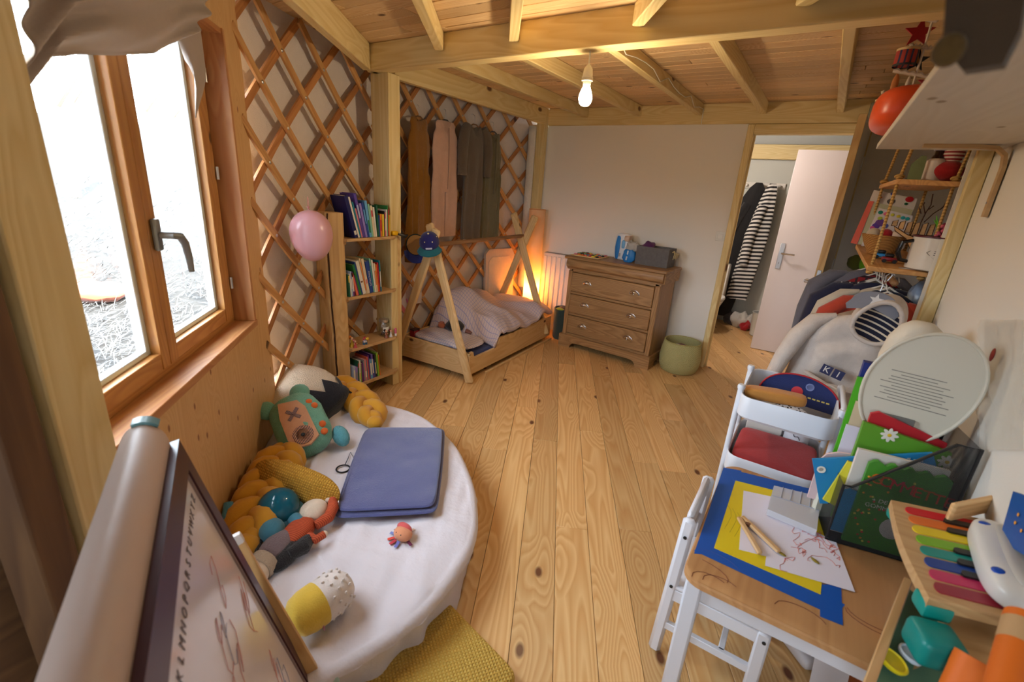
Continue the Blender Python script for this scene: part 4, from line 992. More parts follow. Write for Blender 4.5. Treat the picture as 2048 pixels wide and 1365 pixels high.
# on the dresser
zt = DH+.0005
pz = T('puzzle_tray', 'wooden peg puzzle board crowded with coloured animal pieces on the dresser', 'puzzle', MDr @ V((.15, .17, zt)))
MB().box(.30, .235, .008, loc(.155, .165, zt+.004), .002).done('board', wood('puzzle_ply', S((232, 206, 150)), S((210, 170, 110)), knots=0), pz, MDr)
pcs = ['yellow', 'red', 'green', 'orange', 'black', 'teal', 'coral', 'lime', 'brown', 'white', 'navy', 'pink']
rp = random.Random(5)
for i in range(28):
    gx, gy = i % 7, i//7
    MB().ell(.017+.004*rp.random(), .014, .008, loc(.04+gx*.039+rp.uniform(-.005, .005), .075+gy*.058+rp.uniform(-.008, .008), zt+.014) @ rot('Z', rp.uniform(0, 180)), 10, 6, e=.7).done('puzzle_piece', cmat(pcs[rp.randrange(12)]), pz, MDr)
bgs = T('nappy_pack', 'blue and white plastic nappy pack standing on the dresser by the wall', 'package', MDr @ V((.47, .22, zt)))
M_PACKW = plain('pack_white', S((222, 224, 230)), .35); M_PACKB = plain('pack_blue', S((44, 124, 196)), .35)
def wob(p): return p+V((.006*nz(p.x*25, p.z*18), .006*nz(p.y*25, p.z*20, 2), .0))
MB().ell(.075, .045, .125, loc(.44, .26, zt+.125), 24, 18, wob, e=.45).done('pack', M_PACKW, bgs, MDr)
MB().ell(.026, .047, .115, loc(.405, .255, zt+.118), 16, 14, wob, e=.5).done('blue_panel', M_PACKB, bgs, MDr)
MB().ell(.020, .0475, .045, loc(.46, .2545, zt+.150), 14, 10, e=.5).done('print_panel', plain('pack_lightblue', S((120, 176, 220)), .35), bgs, MDr)
MB().ell(.028, .046, .03, loc(.485, .255, zt+.205), 14, 10, e=.5).done('print_photo', plain('pack_skin', S((206, 176, 156)), .4), bgs, MDr)
MB().box(.016, .002, .03, loc(.436, .2085, zt+.05)).done('barcode', pattern('barcode', S((230, 230, 230)), S((40, 40, 50)), 'stripes', 260, .45, axis=0), bgs, MDr)
bg2 = T('plastic_pouch', 'crumpled blue and clear plastic pouch in front of the nappy pack', 'pouch', MDr @ V((.55, .16, zt)))
def crum(p): return p+p.normalized()*.012*nz(p.x*38, p.y*38, p.z*30)
MB().ell(.060, .035, .062, loc(.555, .165, zt+.062), 26, 16, crum, e=.6).done('pouch', M_PACKB, bg2, MDr)
MB().ell(.062, .04, .045, loc(.575, .175, zt+.145), 24, 14, lambda p: p+p.normalized()*.016*nz(p.x*45, p.y*45, p.z*40), e=.7).done('pouch_top', plain('clear_plastic', S((206, 204, 200)), .25, trans=.25), bg2, MDr)
MB().box(.014, .004, .09, loc(.548, .131, zt+.065) @ rot('Y', 6), .002).done('print_stripe', M_PACKW, bg2, MDr)
gb = T('felt_box', 'grey felt storage box with rope handle on the right of the dresser top', 'box', MDr @ V((.76, .25, zt)))
M_FELT = plain('grey_felt', S((112, 108, 108)), .95, bump=.5, bscale=300, var=.25)
x0, x1, y0, y1, hh = .625, .925, .145, .335, .165; tk = .006
fb = MB(); fb.bx((x0, y0, zt), (x1, y0+tk, zt+hh)); fb.bx((x0, y1-tk, zt), (x1, y1, zt+hh)); fb.bx((x0, y0+tk, zt), (x0+tk, y1-tk, zt+hh)); fb.bx((x1-tk, y0+tk, zt), (x1, y1-tk, zt+hh)); fb.bx((x0+tk, y0+tk, zt), (x1-tk, y1-tk, zt+tk))
fb.done('box_walls', M_FELT, gb, MDr)
rpm = plain('cream_rope', S((214, 196, 150)), .9)
MB().tube([(x1+.004, .22, zt+.135), (x1+.014, .235, zt+.145), (x1+.016, .25, zt+.135), (x1+.008, .265, zt+.14)], .005, 8).done('rope_knot', rpm, gb, MDr)
for i in range(7): MB().tube([(x1+.012, .24, zt+.135), (x1+.022+.003*i, .225+.012*i, zt+.12-.004*(i % 3)), (x1+.020+.004*(i % 3), .215+.016*i, zt+.075+.008*(i % 2))], .0022, 5).done('rope_strand', rpm, gb, MDr)
pcl = T('purple_cloth', 'purple cloth sticking up out of the grey felt box', 'cloth', MDr @ V((.70, .22, zt+.1)))
MB().ell(.06, .05, .09, loc(.70, .24, zt+.115), 20, 14, lambda p: p+p.normalized()*.02*nz(p.x*22, p.y*22, p.z*22), e=.8).done('fold', cloth('purple_cotton', S((92, 44, 92))), pcl, MDr)
MB().ell(.10, .05, .03, loc(.80, .24, zt+.11), 18, 10, lambda p: p+V((0, 0, .012*nz(p.x*30, p.y*30)))).done('fold', cloth('dark_cotton', S((44, 36, 44))), pcl, MDr)
# light switch
sp_ = yp(1441, 473, YB)
sw = T('light_switch', 'white light switch on the white wall beside the doorway', 'switch', (sp_.x, YB, sp_.z))
MB().box(.08, .009, .08, loc(sp_.x, YB-.005, sp_.z), .004, 2).done('plate', plain('switch_white', S((234, 232, 226)), .35), sw)
MB().box(.045, .006, .045, loc(sp_.x, YB-.011, sp_.z) @ rot('X', 4), .002).done('rocker', MATS['switch_white'], sw)
# woven basket
kb = T('woven_basket', 'pale green woven basket on the floor beside the dresser', 'basket', (-.82, 4.20, 0))
M_WEAVE = pattern('green_weave', S((204, 198, 142)), S((176, 168, 108)), 'weave', 70, axis=1, bump=.9)
kprof = [(.14, 0), (.155, .01), (.175, .06), (.182, .13), (.172, .22), (.160, .275), (.155, .285), (.150, .28), (.160, .22), (.165, .13), (.15, .02)]
MB().lathe(kprof, 40, loc(-.83, 4.22, 0)).done('basket_body', M_WEAVE, kb)
MB().tube([(-.83+.157*math.cos(a), 4.22+.157*math.sin(a), .283) for a in [i*2*PI/40 for i in range(40)]], .006, 6, True).done('rim', plain('basket_rim', S((170, 160, 100)), .8), kb)
bc = T('basket_laundry', 'crumpled pale and reddish clothes lying inside the woven basket', 'clothes', (-.83, 4.22, .12))
MB().ell(.14, .14, .07, loc(-.83, 4.22, .165), 24, 12, lambda p: p+V((0, 0, .03*nz(p.x*14, p.y*14, 2)))).done('garment', cloth('red_brown', S((120, 60, 50))), bc)
MB().ell(.06, .05, .035, loc(-.86, 4.17, .222), 16, 10, crum).done('garment', cloth('pale_cotton', S((214, 196, 190))), bc)
MB().ell(.05, .035, .035, loc(-.79, 4.17, .222), 16, 10, crum).done('garment', cloth('rust_cotton', S((150, 70, 50))), bc)

# ---- through the doorway
rk = yp(1530, 372, 6.6)
hr = T('coat_rail', 'white wall rail with knobs in the hall beyond the doorway', 'coat rail', (rk.x, 6.6, rk.z))
board('rail_board', (rk.x-.45, 6.60, rk.z), (rk.x+.22, 6.60, rk.z), .07, .02, M_WHITE, hr)
for i in range(4): MB().lathe([(.008, 0), (.008, .03), (.018, .045), (.012, .055)], 12, loc(rk.x-.38+i*.18, 6.59, rk.z) @ rot('X', 90)).done('knob', M_WHITE, hr)
def drape(name, label, pxt, w0, w1, z0, z1, mat, y, seed, cat='coat', folds=4, skew=0):
    x_ = yp(pxt[0], pxt[1], y).x
    t = T(name, label, cat, (x_, y, z1))
    rings = []
    for k in range(28):
        f = k/27; wq = w0+(w1-w0)*min(1, f*2.2)**.6; ring = []
        for j in range(32):
            a = 2*PI*j/32
            r = 1+.16*math.sin(folds*a+seed+f*2)
            ring.append((x_+skew*f+wq*r*math.cos(a), y-.05+.5*min(wq, .11)*r*math.sin(a), z0+(z1-z0)*f+.02*nz(a*2, seed)*f))
        rings.append(ring)
    MB().loft(rings).done('garment_body', mat, t)
    MB().tube([(x_+skew*.2-.02, y-.10, z0-.25), (x_+skew*.35-w1*.6, y-.13, z0-.6), (x_+skew*.5-w1*.5, y-.12, z0-.95)], [.05, .06, .05], 10).done('sleeve', mat, t)
    return t
drape('hanging_coat', 'long black coat hanging on the rail in the hall', (1519, 370), .03, .21, yp(1522, 366, 6.5).z, .10, cloth('black_coat', S((30, 28, 30))), 6.5, 1, skew=-.24)
drape('striped_robe', 'black and white striped robe hanging on the rail in the hall', (1547, 370), .03, .12, yp(1548, 368, 6.45).z, .36, pattern('bw_stripes', S((226, 220, 214)), S((26, 24, 28)), 'stripes', 22, .5, axis=2, rot=(.25, .12, 0)), 6.45, 2, 'robe', skew=-.12)
lf = zp(1478, 654); 
ld = T('laundry_heap', 'heap of white and red laundry on the hall floor', 'laundry', (lf.x, lf.y, 0))
for i, (dx, dy, dz_, r, cc) in enumerate(((0, 0, .10, .13, (206, 200, 192)), (-.10, .06, .08, .12, (58, 54, 56)), (.13, .0, .09, .11, (198, 192, 184)), (.08, -.10, .05, .075, (170, 30, 36)))):
    MB().ell(r, r*.85, dz_, loc(lf.x+dx, lf.y+dy, dz_*.9), 22, 12, lambda p, s=i: p+V((0, 0, .05*nz(p.x*14, p.y*14, s)))+p.normalized()*.02*nz(p.x*25, p.y*25, s)).done('laundry_piece', cloth('laundry_%d' % i, S(cc)), ld)
tqx = zp(1462, 600, .43)
tl = T('toilet', 'white toilet just inside the hall, mostly hidden by the door frame', 'toilet', (tqx.x-.26, tqx.y, 0))
MB().lathe([(.10, 0), (.11, .05), (.10, .18), (.15, .30), (.19, .39), (.20, .41), (.185, .415)], 28, loc(tqx.x-.26, tqx.y, 0), .95, 1.2).done('bowl', plain('ceramic', S((232, 228, 222)), .15), tl)
MB().lathe([(.20, .415), (.205, .425), (.20, .44), (.01, .445)], 28, loc(tqx.x-.26, tqx.y, 0), .95, 1.2).done('seat_lid', plain('toilet_lid', S((236, 232, 226)), .25), tl)
MB().bx((tqx.x-.46, tqx.y+.22, .35), (tqx.x-.12, tqx.y+.38, .80), .02, 2).done('cistern', MATS['ceramic'], tl)
bi = zp(1516, 672)
wbn = T('waste_bin', 'white round bin beside the white door in the hall', 'bin', (bi.x, bi.y, 0))
MB().lathe([(.085, 0), (.10, .01), (.115, .28), (.118, .285), (.108, .28), (.09, .03)], 26, loc(bi.x, bi.y, 0)).done('bucket', plain('bin_white', S((210, 208, 202)), .4), wbn)
MB().tube([(bi.x+.117*math.cos(a), bi.y+.117*math.sin(a), .284) for a in [i*2*PI/24 for i in range(24)]], .004, 6, True).done('rim', MATS['bin_white'], wbn)
# ================================================================ ROUND MATTRESS AND SOFT TOYS
MC = V((-1.80, .80)); MR = 1.0; MZ = .185
def inside_d(p):                         # distance from the window panel plane, positive into the room
    return -(V((p[0], p[1], 0))-E0).dot(PN)
a_u = math.atan2(PU.y, PU.x)             # panel direction
a_in = math.atan2(-PN.y, -PN.x)          # into the room
md_ = T('floor_mattress', 'half-round floor mattress covered with a wrinkled pale sheet by the window wall', 'mattress', (MC.x, MC.y, 0))
def msurf(u, v):
    """v 0..1 from the panel side through the centre out over the rim and down"""
    a = a_in-PI/2-.05+(PI+.1)*u
    rim = MR+.02*math.sin(a*5)+.012*nz(a*4, 1.7)
    if v < .72:
        r = rim*(v/.72)*.965; z = MZ-.012*(v/.72)**6
        xx, yy = r*math.cos(a), r*math.sin(a); z += .008*nz(xx*4, yy*4, 1)+.007*nz(xx*11+yy*5, yy*4-xx*2, 4)+.005*nz(xx*22+yy*16, yy*5-xx*4, 9)+.004*nz(xx*9-yy*20, yy*9, 2)
    elif v < .82:
        f = (v-.72)/.10*PI/2; r = rim*.965+.035*rim*math.sin(f); z = MZ-.012-.03*(1-math.cos(f))
    else:
        f = (v-.82)/.18; fold = .016*math.sin(a*26+2*math.sin(a*7))*f+.012*nz(a*17, f)
        r = rim+fold-.03*math.sin(f*PI)*.5-.015*f; z = (MZ-.042)*(1-f)+.004
    p = V((MC.x+r*math.cos(a), MC.y+r*math.sin(a), z))
    d = inside_d(p)
    if d < .012: p -= PN*(.012-d)*1.0
    # sheet creases along the fold line
    if v < .7:
        q = (V((p.x, p.y, 0))-V((-1.62, .98, 0))).dot(PN)
        p.z += .012*math.exp(-((q)/.03)**2)*smoothstep(0, .3, v)
    return p
M_SHEET = cloth('lilac_sheet', S((226, 218, 224)), bscale=60, bump=.25, var=.03)
mo = MB().grid(msurf, 190, 130).done('sheet', M_SHEET, md_, sharp=80)
def onm(px, py, z=MZ): return zp(px, py, z)

# ---- braided cushions
M_BRAID = cloth('mustard_jersey', S((206, 146, 36)), bscale=300, bump=.2, var=.06)
def braid(label, path, r, turns, amp, lift):
    t = T('braided_cushion', label, 'cushion', path[0])
    # arc-length resample
    P = [V(p) for p in path]; seg = [(P[i+1]-P[i]).length for i in range(len(P)-1)]; L = sum(seg)
    def at(s):
        s = max(0, min(L-1e-6, s)); i = 0
        while s > seg[i]: s -= seg[i]; i += 1
        i0 = max(i-1, 0); i3 = min(i+2, len(P)-1); f = s/seg[i]
        a, b, c_, d = P[i0], P[i], P[i+1], P[i3]
        return .5*((2*b)+(c_-a)*f+(2*a-5*b+4*c_-d)*f*f+(3*b-a-3*c_+d)*f**3)
    for k in range(3):
        pts = []; n = int(turns*18)
        for i in range(n+1):
            s = L*i/n; c_ = at(s); tg = (at(min(L, s+.01))-at(max(0, s-.01))).normalized(); sd = tg.cross(V((0, 0, 1))).normalized()
            ph = 2*PI*turns*i/n+k*2*PI/3
            end = min(1, 5*i/n, 5*(n-i)/n)
            pts.append(c_+sd*amp*math.sin(ph)*end+V((0, 0, lift+r*.62*math.sin(2*ph)*end)))
        rr = [r*(.55+.45*min(1, 8*i/n, 8*(n-i)/n)) for i in range(n+1)]
        MB().tube(pts, rr, 12).done('strand', M_BRAID, t)
    for e_ in (0, L): MB().ell(r*1.1, r*1.1, r*.95, Matrix.Translation(at(e_)+V((0, 0, lift))), 16, 10).done('end_knot', M_BRAID, t)
    return t
B1 = [onm(648, 772, .25), onm(700, 785, .235), onm(735, 810, .225), onm(758, 842, .225)]
braid('mustard braided cushion lying at the top of the mattress by the bookcase', [onm(648, 768, .25), onm(690, 778, .24), onm(726, 808, .225), onm(750, 846, .225)], .040, 1.75, .062, 0)
B2 = [PW_(.36, -.14, .235), PW_(.52, -.14, .240), PW_(.70, -.14, .245), PW_(1.02, -.15, .235)]
braid('long mustard braided cushion lying along the foot of the window panel', B2, .045, 2.4, .068, 0)

# ---- mountain cushion
def onmp(px, py, z): return zp(px, py, z)
cm = onm(610, 800, .28)
mc_ = T('mountain_cushion', 'cream plush mountain cushion with black zigzag base in the mattress corner', 'cushion', (cm.x, cm.y, MZ))
Mcm = frame(cm+V((-.03, .0, .02)), V((.86, .28, -.42)), V((-.38, .70, .45)))
M_CREAM = cloth('cream_plush', S((222, 200, 172)), bscale=160, bump=.9); M_BLK = cloth('black_plush', S((24, 24, 34)), bscale=160, bump=.6)
def mount(p):
    k = 1-.30*max(0, -p.x/.2); return V((p.x, p.y*k, p.z*(.8+.2*k)+.006*nz(p.x*20, p.y*20, p.z*20)))
MB().ell(.20, .20, .09, I4, 36, 20, mount, e=.7).done('peak', M_CREAM, mc_, Mcm)
zig = [(.07, -.185), (.135, -.15), (.05, -.095), (.125, -.05), (.045, .0), (.12, .05), (.05, .10), (.13, .15), (.07, .185)]
bb = MB(); n_ = 36
def basef(u, v):
    # band that wraps the lower part; v along the zigzag
    k = v*(len(zig)-1); i = min(int(k), len(zig)-2); f = k-i
    x0 = zig[i][0]*(1-f)+zig[i+1][0]*f; y = zig[i][1]*(1-f)+zig[i+1][1]*f
    x = x0+(.20-x0)*u
    ex = max(0, 1-abs(x/.2)**(2/.7))**.35; ey = max(0, 1-abs(y/.2)**(2/.7))**.35
    z = .098*(max(0, 1-abs(x/.205)**2.86-abs(y/.205)**2.86))**.35
    return (x*1.01, y*1.0, z+.003)
bb.grid(basef, 14, 48); bb.done('zigzag_base', M_BLK, mc_, Mcm, sharp=80)
# black lower edge
MB().ell(.06, .19, .085, loc(.155, 0, -.008), 24, 14, e=.7).done('base_edge', M_BLK, mc_, Mcm)
hrt = []
for i in range(40):
    a = 2*PI*i/40; hrt.append((.0022*16*math.sin(a)**3, .0022*(13*math.cos(a)-5*math.cos(2*a)-2*math.cos(3*a)-math.cos(4*a))))
MB().prism(hrt, .018).done('heart', M_CREAM, mc_, Mcm @ loc(.165, -.12, .055) @ rot('Y', 35) @ rot('Z', -70))
# ---- green monster cushion
gm = onm(592, 862, .27)
mon = T('monster_plush', 'mint green monster plush with a cross eye and a striped ring eye', 'plush toy', (gm.x, gm.y, MZ))
Mg = frame(gm+V((.025, .015, .035)), V((.62, -.42, -.60)), V((.55, .80, .10))) @ rot('Z', 20)
M_MINT = cloth('mint_plush', S((122, 182, 158)), bscale=150, bump=.9, var=.12); M_TEALP = cloth('teal_plush', S((96, 168, 180)), bscale=150, bump=.8); M_PEACH = cloth('peach_felt', S((214, 158, 122)), bscale=300, bump=.2); M_ORNG = cloth('orange_felt', S((226, 108, 44)))
MB().ell(.17, .125, .075, I4, 32, 18, lambda p: p+p.normalized()*.006*nz(p.x*26, p.y*26, p.z*26), e=.72).done('body', M_MINT, mon, Mg)
for (x, y, z, rx, ry) in ((-.15, -.11, .0, .05, .045), (-.175, .06, -.01, .05, .05), (.16, -.10, .0, .05, .05), (.14, .14, -.02, .06, .04)):
    MB().ell(rx, ry, .035, loc(x, y, z), 14, 10).done('limb', M_TEALP if (x > 0 and y > 0) else M_MINT, mon, Mg)
fpoly = [(-.12, -.055), (-.10, .03), (-.05, .052), (.05, .05), (.12, .05), (.145, .0), (.13, -.07), (.08, -.082), (-.04, -.075)]
MB().prism(fpoly, .076, h0=.06).done('face_patch', M_PEACH, mon, Mg)
M_GRIDL = pattern('navy_stitch', S((190, 150, 130)), S((44, 52, 84)), 'stripes', 230, .55, axis=1)
for an in (40, -50): MB().box(.075, .016, .003, loc(-.035, -.012, .0775) @ rot('Z', an)).done('cross_eye', M_GRIDL, mon, Mg)
M_RING = pattern('ring_stripes', S((214, 158, 122)), S((40, 44, 70)), 'stripes', 160, .5, axis=1)
MB().lathe([(.047, .076), (.047, .080), (.030, .080), (.030, .076)], 28, loc(.085, -.012, 0)).done('ring_eye', M_RING, mon, Mg)
MB().ell(.010, .010, .004, loc(.085, -.012, .078), 12, 8).done('pupil', plain('black_bead', (.01, .01, .012), .3), mon, Mg)
for (x, y) in ((-.07, .075), (-.04, .09), (.07, .085), (.11, .078)): MB().ell(.018, .018, .012, loc(x, y, .06), 10, 8).done('spike', M_ORNG, mon, Mg)
# ---- waffle pillow
wq = onm(590, 960, .25)
wp_ = T('waffle_pillow', 'mustard waffle-knit pillow lying across the braided cushion', 'pillow', (wq.x, wq.y, MZ))
M_WAF = pattern('mustard_waffle', S((216, 164, 56)), S((176, 124, 30)), 'waffle', 105, axis=2, bump=1.0)
cushion(.20, .075, .045, I4, 9, .010, e=.8).done('pillow_body', M_WAF, wp_, frame(onm(592, 968, .275), onm(665, 985, .25)-onm(525, 935, .30), V((.1, .5, .8))))
# ---- turtle projector plush
tq = onm(556, 1012, .265)
tt = T('turtle_plush', 'blue turtle toy with a glossy teal shell lying on the mattress', 'plush toy', (tq.x, tq.y, MZ))
M_SHELL = plain('teal_shell', S((10, 92, 116)), .08); M_TURT = cloth('turtle_blue', S((70, 128, 150)), bscale=260, bump=.3)
dF = (onm(545, 1050, MZ)-onm(575, 1000, MZ)); dF.z = 0; Mt = frame(tq, dF, V((0, 0, 1)).cross(dF))
MB().ell(.085, .078, .075, loc(0, 0, -.012), 28, 18, lambda p: V((p.x, p.y, p.z if p.z > 0 else p.z*.55))).done('shell', M_SHELL, tt, Mt)
MB().ell(.10, .09, .026, loc(0, 0, -.036), 24, 12).done('belly', M_TURT, tt, Mt)
MB().ell(.048, .045, .042, loc(.115, .02, -.018), 20, 12).done('head', M_TURT, tt, Mt)
MB().tube([(.150, .045, -.012), (.155, .035, -.016), (.158, .02, -.016)], .0025, 6).done('eye_line', plain('stitch_dark', S((30, 60, 80)), .8), tt, Mt)
for pts, rr in (([(.06, -.06, -.03), (.10, -.115, -.025), (.07, -.15, 0), (.03, -.165, .035)], [.03, .03, .026, .016]), ([(.04, .07, -.03), (.07, .11, -.035), (.11, .12, -.035)], [.028, .025, .016]), ([(-.07, -.06, -.03), (-.10, -.085, -.005), (-.115, -.09, .02)], [.026, .022, .014])):
    MB().tube(pts, rr, 12).done('flipper', M_TURT, tt, Mt)
# ---- fox doll
fx = onm(610, 1050, .225)
fo = T('fox_plush', 'orange corduroy fox doll lying on its back beside the turtle', 'plush toy', (fx.x, fx.y, MZ))
M_CORD = pattern('rust_corduroy', S((196, 84, 44)), S((150, 54, 24)), 'stripes', 150, .45, axis=0); M_CRM = cloth('cream_cotton', S((222, 200, 178)))
dfx = onm(640, 1010, MZ)-onm(575, 1080, MZ); dfx.z = 0; Mf = frame(fx, dfx, V((0, 0, 1)).cross(dfx))
MB().ell(.075, .05, .035, loc(-.045, 0, 0), 22, 14, e=.85).done('torso', M_CORD, fo, Mf)
MB().ell(.06, .052, .04, loc(.07, .01, .005), 20, 14).done('head', M_CRM, fo, Mf)
MB().tube([(.0, -.045, .005), (.05, -.07, .012), (.10, -.058, .015), (.14, -.03, .02)], [.018, .022, .022, .016], 10).done('hood', M_CORD, fo, Mf)
for y in (-.015, .035): MB().ell(.022, .02, .018, loc(.14, y, .02), 12, 8).done('ear', M_CRM, fo, Mf)
for pts in ([(-.01, .045, .005), (.03, .075, .015), (.055, .085, .02)], [(-.05, -.05, 0), (-.06, -.085, .002), (-.03, -.10, .004)]):
    MB().tube(pts, [.018, .016, .014], 10).done('arm', M_CORD, fo, Mf); MB().ell(.014, .014, .012, Matrix.Translation(V(pts[-1])), 10, 8).done('hand', M_CRM, fo, Mf)
for y in (-.025, .03): MB().tube([(-.11, y, -.004), (-.155, y*1.6, -.006)], [.02, .016], 10).done('leg', M_CORD, fo, Mf)
MB().box(.012, .004, .018, loc(.135, -.06, .01) @ rot('Z', 30)).done('tag', plain('tag_white', S((226, 220, 226)), .6), fo, Mf)
# ---- penguin doll
pq = onm(545, 1105, .225)
pg = T('penguin_plush', 'grey and black penguin plush lying at the foot of the braided cushion', 'plush toy', (pq.x, pq.y, MZ))
dp_ = onm(515, 1135, MZ)-onm(565, 1080, MZ); dp_.z = 0; Mp = frame(pq, dp_, V((0, 0, 1)).cross(dp_))
M_KNIT = cloth('grey_knit', S((132, 112, 118)), bscale=220, bump=.8); M_BLKN = cloth('black_knit', S((30, 26, 30)), bscale=220, bump=.8)
MB().ell(.085, .05, .042, loc(-.02, 0, 0), 22, 14).done('body', M_KNIT, pg, Mp)
MB().ell(.09, .04, .03, loc(-.02, .045, -.01), 20, 12).done('back', M_BLKN, pg, Mp)
MB().ell(.05, .046, .042, loc(.10, .005, .0), 20, 14).done('head', M_CRM, pg, Mp)
MB().lathe([(.048, -.02), (.05, 0), (.046, .018)], 20, loc(.062, .004, 0) @ rot('Y', 90)).done('collar', cloth('oat_knit', S((196, 172, 148)), bscale=200, bump=.8), pg, Mp)
MB().ell(.014, .011, .012, loc(.10, -.02, .04), 12, 8).done('beak', plain('beak_orange', S((226, 140, 30)), .6), pg, Mp)
for (x, y) in ((.12, -.005), (.085, -.03)): MB().ell(.004, .004, .004, loc(x, y, .0405), 8, 6).done('eye', MATS['black_bead'], pg, Mp)
MB().tube([(.02, -.045, .01), (-.02, -.065, .012), (-.055, -.06, .012)], [.008, .010, .006], 8).done('flipper', M_BLKN, pg, Mp)
MB().tube([(.0, .06, .0), (-.05, .085, .0), (-.10, .08, -.006)], [.022, .03, .02], 10).done('flipper', M_BLKN, pg, Mp)

# ---- folded blue blanket
c4 = [onm(735, 872, MZ), onm(884, 872, MZ), onm(868, 1030, MZ), onm(676, 1040, MZ)]
bl_ = T('folded_blanket', 'folded slate blue fleece blanket lying on the mattress', 'blanket', (sum(p.x for p in c4)/4, sum(p.y for p in c4)/4, MZ))
M_FLE = cloth('slate_fleece', S((80, 84, 136)), bscale=350, bump=.5, var=.08, sheen=.6)
def quad(u, v):
    a, b = 2*u-1, 2*v-1; mxx = max(abs(a), abs(b))
    if mxx > 1e-6:
        k_ = mxx/((abs(a)**14+abs(b)**14)**(1/14)); u, v = .5+a*k_/2, .5+b*k_/2
    return (c4[0]*(1-u)+c4[1]*u)*(1-v)+(c4[3]*(1-u)+c4[2]*u)*v
for k in range(3):
    gr_ = MB(); zb, zt_ = MZ+.006+k*.0155, MZ+.006+k*.0155+.0150
    ex = (.004, .030, .0)[k]
    def top_(u, v, zz=zt_, e=ex, k=k):
        p = quad(-e+(1+2*e)*u, -e+(1+2*e)*v); ed = min(u, 1-u, v, 1-v)
        return (p.x, p.y, zz-.004*math.exp(-ed*60)+(.005*nz(p.x*6, p.y*6, k)+.003*nz(p.x*14, p.y*11, k) if k == 2 else 0))
    def bot_(u, v, zz=zb, e=ex):
        p = quad(-e+(1+2*e)*u, -e+(1+2*e)*v); ed = min(u, 1-u, v, 1-v); return (p.x, p.y, zz+.004*math.exp(-ed*60))
    gr_.grid(top_, 28, 28); gr_.grid(bot_, 28, 28, flip=True)
    # rim strip
    def rim_(u, v, zb=zb, zt_=zt_, e=ex):
        s = u*4; i = int(s) % 4; f = s-int(s)
        q = [(f, 0), (1, f), (1-f, 1), (0, 1-f)][i]
        p = quad(-e+(1+2*e)*q[0], -e+(1+2*e)*q[1]); cpt = quad(.5, .5); o_ = V((p.x-cpt.x, p.y-cpt.y)).normalized()*.009*math.sin(v*PI)**.7
        return (p.x+o_.x, p.y+o_.y, zb+.003+(zt_-zb-.006)*v)
    gr_.grid(rim_, 112, 4, closed_u=True); gr_.done('fold_layer', M_FLE, bl_, sharp=75)
# ---- small tag toy
rq = onm(806, 1068, .205)
tg = T('rattle_toy', 'small orange and red soft rattle toy with ribbon tags on the mattress', 'toy', (rq.x, rq.y, MZ))
MB().ell(.040, .032, .025, Matrix.Translation(rq), 18, 12).done('face', cloth('rattle_orange', S((226, 150, 110))), tg)
MB().ell(.036, .02, .02, Matrix.Translation(rq+V((-.01, .018, .008))), 16, 10).done('mane', cloth('rattle_pink', S((214, 90, 90))), tg)
for i, (a, cc) in enumerate(((200, (150, 60, 90)), (225, (130, 140, 200)), (262, (226, 80, 60)), (290, (200, 60, 70)), (318, (120, 120, 190)), (20, (110, 40, 80)), (120, (226, 190, 170)), (160, (220, 110, 90)))):
    d_ = V((math.cos(math.radians(a-32)), math.sin(math.radians(a-32)), 0)); board('ribbon', rq+d_*.03+V((0, 0, -.012)), rq+d_*.058+V((0, 0, -.016)), .012, .002, plain('ribbon_%d' % i, S(cc), .7), tg, V((0, 0, 1)).cross(d_), .0005)
for s in (-1, 1): MB().ell(.003, .003, .003, Matrix.Translation(rq+V((.012*s, -.022, .014))), 6, 5).done('eye', MATS['black_bead'], tg)
# ---- yellow and white capsule plush
c0, c1 = onm(612, 1225, .245), onm(668, 1185, .245); dcp = (c1-c0).normalized()
cp = T('capsule_plush', 'yellow and white capsule-shaped plush near the front of the mattress', 'plush toy', ((c0+c1)/2).to_tuple()[:2]+(MZ,))
Mcp = frame((c0+c1)/2, dcp, V((0, 0, 1)))
hp = [(.001, -.105), (.035, -.098), (.058, -.075), (.066, -.045), (.067, -.005)]; hp2 = [(.066, -.005), (.066, .04), (.058, .075), (.036, .098), (.001, .106)]
MB().lathe(hp, 28, rot('Y', 90)).done('yellow_half', cloth('yellow_plush', S((230, 190, 70)), bscale=250, bump=.4), cp, Mcp)
M_MINKY = cloth('white_minky', S((230, 218, 212)))
MB().lathe(hp2, 28, rot('Y', 90)).done('white_half', M_MINKY, cp, Mcp)
for i in range(44):
    a = i*2.4; x = .012+.078*(i/44); r_ = .0665 if x < .05 else .0665*math.sqrt(max(0, 1-((x-.05)/.058)**2)); MB().ell(.0055, .0055, .004, loc(x, r_*math.cos(a), r_*math.sin(a)), 6, 5).done('bump_dot', cloth('minky_white', S((232, 220, 214))), cp, Mcp)
MB().box(.002, .016, .012, loc(-.03, -.03, .062)).done('tag', plain('tag_pink', S((214, 150, 180)), .6), cp, Mcp)
# ---- hair tie, cords
hq = onm(686, 938, MZ+.008)
tag(MB().tube([hq+V((.030*math.cos(a), .030*math.sin(a), 0)) for a in [i*2*PI/28 for i in range(28)]], .0035, 8, True).done('hair_tie', plain('black_elastic', S((22, 22, 30)), .6)), 'black ring hair tie lying on the sheet by the blanket', 'hair tie')
tag(MB().tube([onm(690, 930, MZ+.012), onm(696, 918, MZ+.010), onm(701, 905, MZ+.010), onm(708, 918, MZ+.010), onm(714, 902, MZ+.010)], .002, 6).done('sheet_cord', plain('dark_cord', S((50, 50, 60)), .7)), 'thin dark cord curled on the sheet beside the hair tie', 'cord')
